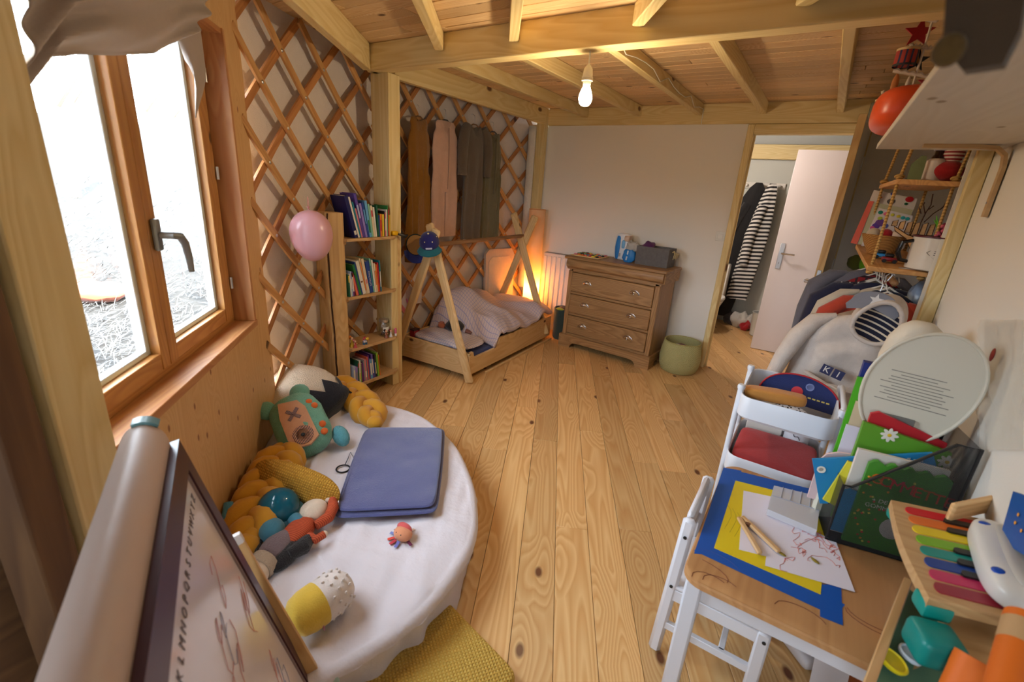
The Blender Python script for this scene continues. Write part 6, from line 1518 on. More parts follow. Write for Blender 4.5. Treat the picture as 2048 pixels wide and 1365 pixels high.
leaner('grey_notebook', 'dark grey marbled notebook standing right of the cream envelope', 'notebook', (bx0+.06, 1.712, TZ), (bx0+.15, 1.716, TZ), .39, .02, .014, (110, 108, 104))
leaner('spine_book', 'thin book with green and red lettered spine at the table edge', 'book', (bx0-.03, 1.66, TZ), (bx0+.03, 1.70, TZ), .15, .02, .018, (214, 208, 190))
# oval white board with printed lines
ov = T('oval_board', 'large pale oval board with lines of printed text leaning by the side wall', 'board', (.33, 1.80, TZ))
oc = yp(1840, 772, 1.74); Mo = frame(oc, V((1, -.10, -.02)), V((-.03, .06, 1)))
el = []
for i in range(48):
    a = 2*PI*i/48; el.append((.128*math.cos(a)+.022*math.sin(a), .165*math.sin(a)*(1 if math.sin(a) > 0 else 1.15)))
M_OVAL = plain('oval_plastic', S((206, 198, 180)), .3)
MB().prism(el, .012).done('board_face', M_OVAL, ov, Mo); MB().tube([(x, y, .012) for x, y in el], .005, 8, True).done('rim', plain('oval_rim', S((214, 206, 188)), .3), ov, Mo)
for i in range(11):
    wl_ = (.15, .10, .16, .15, .20, .14, .18, .16, .19, .12, .20)[i]
    MB().box(wl_*.85, .0022, .0006, Mo @ loc(-.012+.004*(i % 3), .03-i*.0095, .0126)).done('text_line', plain('faint_ink', S((128, 122, 112)), .7), ov)
wd = T('white_dome', 'white rounded dome on a stem behind the oval board', 'dome', (.30, 2.02, TZ))
wc = yp(1835, 700, 2.02)
MB().lathe([(.05, TZ+.0), (.07, TZ+.05), (.085, wc.z-.12), (.088, wc.z-.04), (.078, wc.z+.03), (.055, wc.z+.075), (.03, wc.z+.095), (.001, wc.z+.098)], 30, loc(wc.x-.01, 2.02, 0)).done('dome', plain('dome_white', S((222, 214, 198)), .5, bump=.2, bscale=60), wd)
MB().lathe([(.06, 0), (.06, TZ*.5), (.05, TZ+.01)], 20, loc(wc.x+.02, 2.02, 0)).done('stem', MATS['dome_white'], wd)
cv_ = T('clear_sleeve', 'crumpled clear plastic sleeve hanging on the side wall above the file', 'plastic sleeve', (XW-.01, 1.45, .9))
def slv(u, v): 
    p = xp(1960+88*u, 640+260*v, XW-.012); return p+V((-.02*abs(nz(u*4, v*5, 3)), 0, 0))
MB().grid(slv, 14, 22).done('sleeve_film', plain('film', S((222, 216, 204)), .15, alpha=.35), cv_)
MB().ell(.004, .012, .02, Matrix.Translation(xp(1985, 710, XW-.02)), 8, 6).done('red_mark', plain('sleeve_red', S((150, 50, 50)), .6), cv_)

# ================================================================ toy piano, stand, tubes at the near right
st = T('toy_stand', 'wooden toy stand with green chalkboard side at the near right', 'stand', (.38, .98, 0))
W_TOY = wood('toy_ply', S((222, 180, 126)), S((196, 148, 94)), knots=0, rough=.45, ring=30)
PZ = .80
def onp(px, py, z=PZ): return zp(px, py, z)
gA, gB = onp(1806, 1160, .70), onp(1712, 1400, .70)
gd = (gB-gA).normalized(); gnv = V((-gd.y, gd.x, 0))
if gnv.x < 0: gnv = -gnv
M_CHALK = plain('chalk_green', S((92, 130, 104)), .6)
Mst = frame(V((gA.x, gA.y, 0)), gd, (0, 0, 1))
board('board_edge', gA+gnv*.008, gB+gnv*.008, .016, .02, W_TOY, st, gnv)
# slanting chalk panel falling away to the wall side
e1, e2 = gA+V((0, 0, -.01)), gB+V((0, 0, -.01)); f1, f2 = gA+gnv*.13+V((0, 0, -.05)), gB+gnv*.13+V((0, 0, -.05))
MB().loft([[e1, e2, f2, f1], [p+V((0, 0, -.012)) for p in (e1, e2, f2, f1)]]).done('chalk_panel', M_CHALK, st)
board('board_edge', f1, f2, .016, .02, W_TOY, st, gnv); board('cross_bar', onp(1752, 1385, .665), onp(1848, 1312, .665), .014, .02, W_TOY, st)
for p in (gA+gnv*.03, f1+gnv*.02): board('leg', (p.x, p.y+.0, .66), (p.x, p.y+.0, 0), .035, .035, W_TOY, st, (1, 0, 0))
for p in (gB+gnv*.03, f2+gnv*.02): board('leg', (p.x, p.y, .66), (p.x, p.y, 0), .035, .035, W_TOY, st, (1, 0, 0))
yd = onp(1782, 1325, .695)
dk = T('yellow_disc', 'round yellow plastic toy disc lying on the green board', 'toy disc', yd)
MB().lathe([(.024, 0), (.026, .004), (.026, .007), (.023, .009), (.021, .006), (.001, .006)], 28, Matrix.Translation(yd) @ rot('Y', 15)).done('disc', plain('lid_yellow', S((226, 206, 30)), .35), dk)
wl2 = onp(1820, 1312, .69); dk2 = T('white_disc', 'white plastic toy disc half hidden beside the yellow disc', 'toy disc', wl2); MB().lathe([(.02, 0), (.021, .006), (.018, .008), (.016, .005), (.001, .005)], 24, Matrix.Translation(wl2) @ rot('Y', 10)).done('disc', plain('lid_white', S((214, 220, 230)), .35), dk2)
# piano deck
k4 = [onp(1782, 1000), onp(2010, 1048), onp(2060, 1250), onp(1858, 1198)]
pn = T('toy_piano', 'wooden toy piano with rainbow keys on top of the near right stand', 'toy piano', sum(k4, V((0, 0, 0)))/4)
def kq(u, v): return (k4[0]*(1-u)+k4[1]*u)*(1-v)+(k4[3]*(1-u)+k4[2]*u)*v
deck = []
for i in range(12):
    f = i/11; p = kq(0, f)-(kq(1, .5)-kq(0, .5)).normalized()*.012*math.sin(f*PI); deck.append(p)
outl = [kq(0, 0)+V((0, 0, 0))]+deck[1:-1]+[kq(0, 1), kq(1, 1), kq(1, 0)]
MB().loft([[p+V((0, 0, z)) for p in outl] for z in (-.022, -.002)]+[[p+(sum(outl, V((0, 0, 0)))/len(outl)-p)*.015+V((0, 0, 0.001)) for p in outl]]).done('deck', W_TOY, pn)
kc = [(206, 24, 34), (226, 112, 36), (230, 200, 30), (124, 178, 30), (16, 140, 128), (16, 60, 140), (196, 40, 92), (150, 34, 52)]
for i, c_ in enumerate(kc):
    v0, v1 = .065+i*.112, .065+i*.112+.088; pts = []
    for q in range(9):
        a = PI/2+PI*q/8; pts.append(kq(.16+.06*math.cos(a), (v0+v1)/2-(v1-v0)/2*math.sin(a)))
    pts += [kq(.80, v1), kq(.80, v0)]
    MB().loft([[p+V((0, 0, .001)) for p in pts], [p+V((0, 0, .0035)) for p in pts]]).done('colour_key', plain('key_%d' % i, S(c_), .3), pn)
for i in (0, 1, 3, 4, 5):
    v0 = .065+(i+1)*.112-.042; v1 = v0+.052; pts = []
    for q in range(7):
        a = PI/2+PI*q/6; pts.append(kq(.46+.03*math.cos(a), (v0+v1)/2-(v1-v0)/2*math.sin(a)))
    pts += [kq(.80, v1), kq(.80, v0)]
    MB().loft([[p+V((0, 0, .002)) for p in pts], [p+V((0, 0, .0085)) for p in pts]]).done('black_key', plain('key_black', S((30, 26, 24)), .35), pn)
for v in (.06, .94):
    p = kq(.12, v)+V((0, 0, -.03)); MB().box(.05, .05, .035, frame(p, kq(1, v)-kq(0, v), V((0, 0, 1)).cross(kq(1, v)-kq(0, v))), .008, 2).done('foot', plain('toy_teal', S((10, 140, 128)), .4), pn)
pf0 = onp(1860, 1285, .745)
MB().box(.075, .075, .06, frame(onp(1868, 1290, .735), k4[1]-k4[0], k4[3]-k4[0]), .014, 3).done('corner_block', plain('toy_teal2', S((8, 128, 120)), .4), pn)
board('lower_deck', onp(1895, 1265, .73), onp(2090, 1315, .73), .14, .016, W_TOY, pn, k4[3]-k4[0])
board('back_board', onp(1900, 1025, .83), onp(2090, 985, .83), .05, .014, W_TOY, pn, (0, 0, 1), .005)
# white electronic toy
m4 = [onp(1930, 1035, .835), onp(2045, 1060, .835), onp(2100, 1215, .835), onp(2010, 1232, .835)]
et = T('white_toy', 'white rounded electronic toy with blue buttons resting on the piano keys', 'toy', sum(m4, V((0, 0, 0)))/4)
mc2 = sum(m4, V((0, 0, 0)))/4; mdx = (m4[3]+m4[2]-m4[0]-m4[1]).normalized(); Met = frame(mc2+V((.01, 0, -.005)), mdx, V((0, 0, 1)).cross(mdx))
MB().ell(.145, .062, .030, I4, 36, 18, None, e=.55).done('shell', plain('toy_white', S((222, 218, 212)), .3), et, Met)
MB().ell(.115, .028, .02, loc(0, -.018 if False else .0, .018), 30, 12, None, e=.55).done('shell_top', plain('toy_grey', S((186, 180, 172)), .35), et, Met)
for x, y, z in ((-.05, .055, .012), (-.095, -.035, .022), (.085, -.04, .022)): MB().ell(.014, .014, .006, Met @ loc(x, y, z), 14, 8).done('blue_button', plain('button_blue', S((16, 72, 170)), .3), et)
bkp = T('blue_book', 'blue illustrated book at the right frame edge behind the piano', 'book', xp(2040, 1040, XW-.03)); MB().box(.012, .15, .11, Matrix.Translation(xp(2052, 1050, XW-.02)) @ rot('X', -20)).done('cover', plain('deep_blue', S((22, 84, 160)), .4), bkp); MB().box(.008, .146, .106, Matrix.Translation(xp(2052, 1050, XW-.02)+V((.002, 0, 0))) @ rot('X', -20)).done('pages', M_PAGE, bkp)
for i, (px, py) in enumerate(((2036, 1030), (2042, 1062), (2030, 1046))): MB().ell(.001, .004, .004, Matrix.Translation(xp(px, py, XW-.0285)), 8, 6).done('printed_dot', plain('dot_0', S((240, 160, 50)), .5), bkp)
# orange tubes
def tube_toy(label, p0, p1, r, c1, c2):
    t = T('cardboard_tube', label, 'tube', p0, 'orange painted tubes'); M = frame(p0, V(p1)-V(p0), (0, 0, 1)) @ rot('Y', 90); L = (V(p1)-V(p0)).length
    MB().lathe([(r, 0), (r, L*.5), (r*.9, L*.5), (r*.9, 0)], 26, M, cap0=False, cap1=False).loft([], True) if False else MB().lathe([(r*.9, 0.001), (r*.9, L-.001), (r*.9, L-.001), (r, L), (r, L*.55), (r, 0), (r*.9, 0)], 26, M, cap0=False, cap1=False).done('tube_wall', plain('tube_'+c1, S(dict(orange=(216, 104, 20), kraft=(190, 150, 104))[c1]), .6), t)
    MB().lathe([(r*1.012, L*.62), (r*1.012, L*.9)], 26, M, cap0=False, cap1=False).done('tube_band', plain('tube_'+c2, S(dict(orange=(216, 104, 20), kraft=(190, 150, 104))[c2]), .6), t)
tube_toy('orange cardboard tube with dark open end at the bottom right', zp(1915, 1395, .72), zp(1950, 1318, .78), .027, 'orange', 'orange')
tube_toy('orange and kraft striped tube at the right frame edge', zp(2010, 1400, .84), zp(2052, 1240, .90), .026, 'orange', 'kraft')

# ---- under the table
psw = T('power_strip', 'white moulded tray with cable on the floor under the table', 'tray', zp(1590, 1270))
Pu = zp(1580, 1265, .03); Mu = frame(Pu, zp(1620, 1320)-zp(1545, 1225), V((1, 0, 0)))
MB().box(.26, .09, .05, I4, .02, 3).done('tray_body', plain('tray_white', S((214, 206, 206)), .35), psw, Mu); MB().box(.20, .06, .02, loc(0, 0, .02), .008, 2).done('tray_hollow', plain('tray_inner', S((180, 168, 166)), .5), psw, Mu)
MB().tube([Mu @ V((-.12, .03, .03)), Mu @ V((-.15, .0, .06)), Mu @ V((-.10, -.03, .05)), Mu @ V((-.02, -.02, .035))], .004, 6).done('cable', MATS['tray_white'], psw)
bxm = T('mauve_box', 'mauve box standing in the white tray under the table', 'box', Pu); MB().box(.11, .06, .07, Mu @ loc(.06, .0, .066) @ rot('Z', 12), .004).done('carton', plain('carton_mauve', S((166, 146, 146)), .6), bxm); MB().box(.112, .062, .008, Mu @ loc(.06, .0, .105) @ rot('Z', 12), .002).done('carton_lid', plain('carton_mauve_lid', S((150, 130, 132)), .6), bxm)
psk = T('paper_stack', 'stack of scribbled papers leaning under the table', 'papers', zp(1660, 1330, .1))
q0 = zp(1660, 1350, .16)
for i in range(9): MB().box(.10, .0012, .26, Matrix.Translation(q0+V((.004*i, .012*i, -.01*(i % 2)))) @ rot('Z', 20+1.5*i) @ rot('X', -12)).done('sheet', plain('sheet_%d' % (i % 3), S(((226, 220, 224), (206, 180, 170), (216, 206, 214))[i % 3]), .7), psk)
oc_ = T('orange_folder', 'burnt orange cardboard folder standing under the table', 'folder', zp(1715, 1340, .1)); q1 = zp(1712, 1352, .16); MB().box(.16, .012, .26, Matrix.Translation(q1) @ rot('Z', 8) @ rot('X', -8), .002).done('cover', plain('burnt_orange', S((170, 86, 34)), .6), oc_); MB().box(.03, .014, .012, Matrix.Translation(q1+V((.02, -.004, .125))) @ rot('Y', 20)).done('tab', plain('tab_yellow', S((226, 200, 60)), .5), oc_)
# ================================================================ SHELVES, CLOTHES RAIL, MOBILE ON THE RIGHT
SZ = 1.765
ws = T('wall_shelf', 'white painted wall shelf on bent plywood bracket at the upper right', 'shelf', (XW, 1.6, SZ))
W_WSH = wood('white_stained_board', S((222, 214, 202)), S((206, 196, 182)), knots=.3, kdens=2.0, rough=.5, ring=14, amount=.4, vary=.01, knotcol=S((160, 140, 116)))
board('shelf_board', (.305, 2.66, SZ+.011), (.305, .42, SZ+.011), .39, .022, W_WSH, ws, (1, 0, 0), .002)
W_BRK = wood('bracket_ply', S((226, 190, 140)), S((200, 156, 104)), knots=.1, rough=.5, ring=20)
for yb2 in (2.46, .75):
    pth = [(.245, SZ-.006), (.40, SZ-.006), (.455, SZ-.012), (.482, SZ-.035), (.489, SZ-.075), (.489, SZ-.25)]
    b = MB(); rings = []
    for i, (x, z) in enumerate(pth):
        a = pth[max(0, i-1)]; c_ = pth[min(len(pth)-1, i+1)]; tx, tz = c_[0]-a[0], c_[1]-a[1]; l = math.hypot(tx, tz); nx, nzv = -tz/l*.006, tx/l*.006
        rings.append([V((x+nx, yb2-.018, z+nzv)), V((x+nx, yb2+.018, z+nzv)), V((x-nx, yb2+.018, z-nzv)), V((x-nx, yb2-.018, z-nzv))])
    b.loft(rings).done('bracket', W_BRK, ws, sharp=50)
    MB().cyl(.004, .004, .003, loc(.482, yb2, SZ-.20) @ rot('Y', -90), 8).done('screw', M_STEEL, ws)
oh = T('orange_bowl', 'bright orange plastic bowl standing on the white wall shelf', 'bowl', (.19, 2.40, SZ+.022))
MB().ell(.135, .20, .075, loc(.185, 2.38, SZ+.100), 36, 20, None, e=.62).done('bowl_shell', plain('orange_plastic', S((232, 84, 40)), .35), oh)
MB().lathe([(.06, 0), (.07, .02), (.05, .03)], 20, loc(.19, 2.40, SZ+.0225)).done('foot_ring', MATS['orange_plastic'], oh)
# dark fabric hanging close to the camera
hf = T('hanging_fabric', 'dark brown fabric hanging from the ceiling at the near upper right', 'fabric', (.25, .46, ZC))
dk0 = [(1895, -60), (2060, -60), (2040, 60), (2005, 128), (1925, 140), (1885, 90)]
Pk = [CAM+ray(x, y).normalized()*.62 for x, y in dk0]
MB().loft([Pk, [p+V((.006, .02, 0)) for p in Pk]]).done('cloth_panel', cloth('dark_brown_cloth', S((84, 68, 52))), hf)
tpk = CAM+ray(1990, -60).normalized()*.62
MB().tube([tpk, V((tpk.x, tpk.y, ZC))], .002, 5).done('string', plain('string_beige', S((190, 170, 140)), .8), hf)
MB().ell(.012, .006, .014, Matrix.Translation(CAM+ray(1898, 100).normalized()*.615), 14, 8).done('ochre_patch', cloth('ochre_patch', S((104, 80, 40))), hf)

# ---- rope shelf
YN, YF = 2.76, 3.40
rsf = T('rope_shelf', 'two-tier wooden shelf hung on ropes in the alcove above the clothes rail', 'shelf', (.31, 3.05, 1.27))
W_RS = wood('rope_shelf_pine', S((218, 166, 104)), S((186, 128, 70)), knots=.3, rough=.5, ring=22)
uA, uB = V((.222, YN, 1.652)), V((.20, YF-.05, 1.652)); lA, lB = V((.214, YN, 1.262)), V((.178, YF, 1.322))
board('upper_board', (.335, YN, 1.642), (.315, YF-.05, 1.642), .225, .022, W_RS, rsf, (1, 0, 0))
board('lower_board', (.327, YN, 1.252), (.292, YF, 1.312), .225, .022, W_RS, rsf, (1, 0, 0))
M_ROPE = pattern('jute_rope', S((206, 164, 96)), S((160, 116, 58)), 'stripes', 90, .4, axis=2, rot=(.6, 0, 0))
for (x, y0_, y1_) in ((.232, YN+.04, YN+.05), (.215, YF-.10, YF-.06), (.425, YN+.04, YN+.05), (.40, YF-.10, YF-.06)):
    zl = 1.262+.06*(y1_-YN)/(YF-YN)
    MB().tube([(x, y1_, zl-.025), (x, y0_, 1.63), (x+.002, y0_, 1.66), (x+.03, y0_+.02, 1.95), (.30, (YN+YF)/2, 2.275)], .0065, 8).done('rope', M_ROPE, rsf)
    MB().ell(.02, .02, .012, loc(x, y0_, 1.665), 12, 8).done('rope_knot', M_ROPE, rsf); MB().ell(.016, .016, .012, loc(x, y1_, zl-.035), 12, 8).done('rope_knot', M_ROPE, rsf)
def lz(y): return 1.263+.06*(y-YN)/(YF-YN)
def onl(px, py, y): return yp(px, py, y)
# scrapbook at the back
sb = T('scrapbook', 'open scrapbook of childrens paintings with coral edge on the rope shelf', 'scrapbook', (.30, 3.30, lz(3.3)))
def sq(px): return [yp(x, y, 3.30) for x, y in px]
def slab(nm, px, y, th_, m, par): 
    P = [yp(a, b, y) for a, b in px]; return MB().loft([P, [p+V((0, th_, 0)) for p in P]]).done(nm, m, par)
slab('card_page', ((1703, 487), (1748, 380), (1835, 398), (1800, 500)), 3.32, .004, plain('page_offwhite', S((222, 212, 202)), .7), sb)
slab('coral_edge', ((1701, 486), (1738, 402), (1748, 403), (1714, 489)), 3.314, .004, plain('coral_card', S((226, 104, 84)), .6), sb)
slab('middle_page', ((1716, 488), (1748, 405), (1826, 420), (1800, 500)), 3.310, .003, plain('page_green', S((190, 188, 156)), .7), sb)
slab('painting', ((1722, 492), (1758, 416), (1826, 432), (1805, 500)), 3.306, .003, plain('page_white', S((222, 214, 216)), .7), sb)
for i, (px, py, r, c_) in enumerate(((1761, 425, .011, (30, 140, 120)), (1772, 428, .011, (226, 110, 150)), (1785, 430, .009, (214, 210, 70)), (1797, 433, .009, (214, 200, 60)), (1806, 436, .010, (40, 160, 170)), (1815, 438, .010, (40, 170, 180)), (1760, 446, .022, (110, 70, 150)), (1752, 452, .018, (90, 60, 160)), (1746, 456, .014, (200, 80, 140)), (1770, 452, .015, (90, 100, 180)), (1760, 437, .011, (170, 190, 70)), (1778, 470, .016, (120, 90, 160)))):
    MB().ell(r, .0012, r*.9, Matrix.Translation(yp(px, py, 3.304)), 12, 6).done('paint_spot', plain('paint_%d' % i, S(c_), .7), sb)
for i, (px, py, r, c_) in enumerate(((1819, 399, .018, (190, 20, 30)), (1785, 388, .009, (50, 50, 140)), (1812, 408, .008, (20, 90, 50)), (1762, 395, .006, (226, 130, 70)), (1782, 403, .018, (90, 84, 80)))):
    MB().ell(r, .0012, r*.8, Matrix.Translation(yp(px, py, 3.317)), 10, 6).done('paint_spot', plain('paintb_%d' % i, S(c_), .7), sb)
# little basket
bq = onl(1757, 498, 3.12); bz = lz(3.12)+.0005
bk2 = T('wicker_basket', 'small wicker basket holding coloured balls on the rope shelf', 'basket', (bq.x, 3.12, bz))
MB().lathe([(.055, 0), (.085, .06), (.10, .10), (.095, .10), (.08, .06), (.05, .008)], 28, loc(bq.x+.01, 3.12, bz), 1.0, .7).done('basket_wall', pattern('wicker', S((196, 142, 74)), S((146, 96, 44)), 'weave', 110, axis=0, bump=.8), bk2)
for i, (dx, c_, nm) in enumerate(((-.05, (196, 176, 150), 'cream ball at the left of the wicker basket'), (.0, (170, 24, 36), 'red ball in the middle of the wicker basket'), (.05, (222, 200, 180), 'pale ball at the right of the wicker basket'))):
    tag(MB().ell(.032, .032, .032, loc(bq.x+.01+dx, 3.12-.005, bz+.10), 16, 10).done('ball', cloth('ball_%d' % i, S(c_))), nm, 'ball', 'balls in the wicker basket')
# plywood deer puzzle
W_PLY = wood('puzzle_plywood', S((222, 178, 122)), S((196, 150, 96)), knots=0, rough=.5)
M_BURN = plain('laser_edge', S((70, 40, 26)), .7)
DY = 2.98
de = T('plywood_deer', 'slotted plywood deer head puzzle standing on the rope shelf', 'model', (.36, DY, lz(DY)))
def rib(pxs, dy, th_=.006):
    P = [yp(x, y, DY+dy) for x, y in pxs]
    o = MB().loft([P, [p+V((0, th_, 0)) for p in P]]).done('rib', W_PLY, de)
    MB().tube(P, .0018, 4, True).done('burnt_edge', M_BURN, o)
for k in range(7):
    x0, y0_ = 1786+k*15, 443+k*1.5
    L = 12+k*7.5
    rib(((x0, y0_), (x0+11, y0_-3), (x0+11-L*.28, y0_+L*.75), (x0-L*.30, y0_+L*.72)), .012*(6-k)*.3)
rib(((1788, 452), (1815, 470), (1850, 482), (1846, 500), (1822, 505), (1812, 478), (1790, 462)), -.012)
def antler(px, r=.0024):
    MB().tube([yp(x, y, DY+.004*i) for i, (x, y) in enumerate(px)], r, 6).done('antler', M_BURN, de)
antler(((1842, 445), (1852, 425), (1862, 410), (1866, 388))); antler(((1848, 445), (1866, 428), (1886, 415), (1905, 383))); antler(((1850, 428), (1847, 410), (1849, 405))); antler(((1856, 420), (1868, 412))); antler(((1880, 420), (1895, 405), (1900, 395))); antler(((1842, 428), (1838, 415)))
# enamel pot with hyacinth
MY = 2.83; mz = lz(MY)+.0005; mp_ = yp(1848, 545, MY)
mug = T('enamel_mug', 'white enamel mug with black handle and diamond emblem on the rope shelf', 'mug', (mp_.x, MY, mz))
MB().lathe([(.078, 0), (.084, .004), (.084, .145), (.087, .148), (.080, .145), (.078, .01)], 32, loc(mp_.x+.005, MY, mz)).done('mug_body', plain('enamel_white', S((222, 212, 200)), .2), mug)
MB().tube([(mp_.x+.005+.086*math.cos(a), MY+.086*math.sin(a), mz+.147) for a in [i*2*PI/32 for i in range(32)]], .004, 6, True).done('rim', plain('enamel_rim', S((90, 30, 40)), .3), mug)
MB().tube([(mp_.x-.078, MY-.02, mz+.125), (mp_.x-.115, MY-.03, mz+.115), (mp_.x-.122, MY-.032, mz+.07), (mp_.x-.105, MY-.028, mz+.035), (mp_.x-.075, MY-.02, mz+.03)], [.008, .010, .011, .010, .008], 10).done('handle', plain('enamel_black', S((24, 20, 22)), .25), mug)
lm = [(.0, .035), (.045, 0), (0, -.035), (-.045, 0)]; em = []
for x, z in lm: a = -PI/2+.15+x/.084; em.append((mp_.x+.005+.0855*math.cos(a), MY+.0855*math.sin(a), mz+.08+z))
MB().tube(em, .0014, 5, True).done('emblem', plain('emblem_ink', S((40, 34, 36)), .5), mug)
for k in (-1, 0, 1):
    MB().tube([(mp_.x+.005+.0855*math.cos(-PI/2+.15+x/.084), MY+.0855*math.sin(-PI/2+.15+x/.084), mz+.08+k*.008) for x in (-.02, 0, .02)], .0012, 5).done('emblem_text', MATS['emblem_ink'], mug)
hy = T('hyacinth', 'pink hyacinth with green leaves growing in the enamel mug', 'plant', (mp_.x, MY, mz+.12))
MB().ell(.074, .074, .02, loc(mp_.x+.005, MY, mz+.135), 20, 8).done('soil', plain('soil', S((56, 36, 28)), .95, bump=.8, bscale=80), hy)
M_LEAF = plain('leaf_green', S((96, 170, 40)), .45)
for i, (tx, ty) in enumerate(((1873, 432), (1880, 436), (1868, 440))):
    p1 = yp(tx, ty, MY-.01); p0 = V((mp_.x+.02+.012*i, MY, mz+.14))
    MB().tube([p0, p0.lerp(p1, .5)+V((-.006, 0, .004)), p1], [.010, .012, .003], 8, flat=.5).done('leaf', M_LEAF, hy)
fc = yp(1882, 482, MY-.03); rs = random.Random(2)
MB().tube([V((mp_.x+.05, MY, mz+.13)), fc, yp(1893, 455, MY-.03)], [.005, .005, .003], 6).done('stalk', M_LEAF, hy)
for i in range(60):
    f = rs.random(); q = yp(1872, 500, MY-.03).lerp(yp(1894, 450, MY-.03), f); a = rs.uniform(0, 2*PI); r_ = .028*(1-.6*f)
    MB().ell(.009, .009, .007, Matrix.Translation(q+V((r_*math.cos(a), r_*math.sin(a), rs.uniform(-.01, .01)))) @ rot('X', rs.uniform(0, 180)), 6, 5).done('floret', plain('floret_%d' % (i % 2), S(((206, 90, 110), (180, 60, 84))[i % 2]), .6), hy)
# toys on the lower board
for (px, py, y, c_, lab, nm) in ((1778, 522, 2.90, (140, 30, 34), 'small red toy car on the front of the rope shelf', 'toy_car'), (1768, 497, 2.99, (40, 130, 200), 'blue and black toy car below the wicker basket', 'toy_car')):
    q = yp(px, py, y); zc_ = lz(y); t = T(nm, lab, 'toy car', (q.x, y, zc_))
    MB().box(.065, .03, .02, loc(q.x, y, zc_+.018), .006, 2).done('chassis', plain('car_%d' % px, S(c_), .35), t); MB().box(.035, .026, .018, loc(q.x-.004, y, zc_+.036), .007, 2).done('cabin', plain('car_dark', S((30, 26, 28)), .3), t)
    for sx in (-.02, .02):
        for sy in (-.016, .016): MB().cyl(.009, .009, .006, loc(q.x+sx, y+sy+.003, zc_+.0095) @ rot('X', 90), 12).done('wheel', plain('tyre', S((24, 22, 22)), .6), t)
# upper board things
bt = yp(1862, 358, 2.86); uz = 1.6535
bo = T('glass_bottle', 'small bottle with white label and dark neck on the upper rope shelf', 'bottle', (bt.x, 2.86, uz)); MB().lathe([(.032, 0), (.035, .005), (.035, .085), (.020, .10)], 22, loc(bt.x, 2.86, uz)).done('label_body', plain('bottle_label', S((214, 200, 190)), .6), bo); MB().lathe([(.026, .094), (.016, .112), (.016, .13)], 18, loc(bt.x, 2.86, uz)).done('neck', plain('amber_dark', S((50, 26, 20)), .2), bo); MB().lathe([(.022, .128), (.022, .21), (.001, .212)], 18, loc(bt.x, 2.86, uz)).done('pump_cap', M_PAPER, bo)
do_ = yp(1890, 352, 2.86)
dr_ = T('rag_doll', 'red-haired rag doll with striped jumper sitting on a red ball shape', 'doll', (do_.x, 2.86, uz))
MB().ell(.062, .055, .045, loc(do_.x, 2.86, uz+.045), 22, 12).done('red_trousers', cloth('doll_red', S((166, 24, 28))), dr_); MB().ell(.038, .034, .045, loc(do_.x+.005, 2.86, uz+.115), 18, 12).done('jumper', pattern('doll_stripes', S((222, 200, 186)), S((150, 40, 46)), 'stripes', 70, .5, axis=2), dr_)
MB().ell(.036, .034, .036, loc(do_.x, 2.855, uz+.182), 18, 12).done('head', cloth('doll_face', S((222, 184, 160))), dr_); MB().ell(.04, .04, .036, loc(do_.x+.025, 2.875, uz+.195), 16, 10).done('hair', cloth('doll_redhair', S((170, 40, 30))), dr_)
for sx in (-.012, .008): MB().ell(.004, .003, .004, loc(do_.x+sx, 2.822, uz+.186), 8, 6).done('eye', MATS['black_bead'], dr_)
for nm, lab, px, y, c_ in (('green_card', 'rounded sage green card standing on the upper rope shelf', ((1816, 352), (1826, 318), (1848, 300), (1858, 302), (1846, 355)), 3.02, (140, 156, 112)), ('pink_card', 'pink card standing behind the rag doll on the upper rope shelf', ((1868, 352), (1884, 300), (1915, 304), (1905, 356)), 2.98, (196, 130, 140))):
    P = [yp(a, b, y) for a, b in px]; mzv = min(p.z for p in P); t = T(nm, lab, 'card', (P[0].x, y, uz)); P = [p+V((0, 0, uz+.001-mzv)) for p in P]; MB().loft([P, [p+V((0, .004, 0)) for p in P]]).done('card', plain(nm+'_m', S(c_), .6), t)

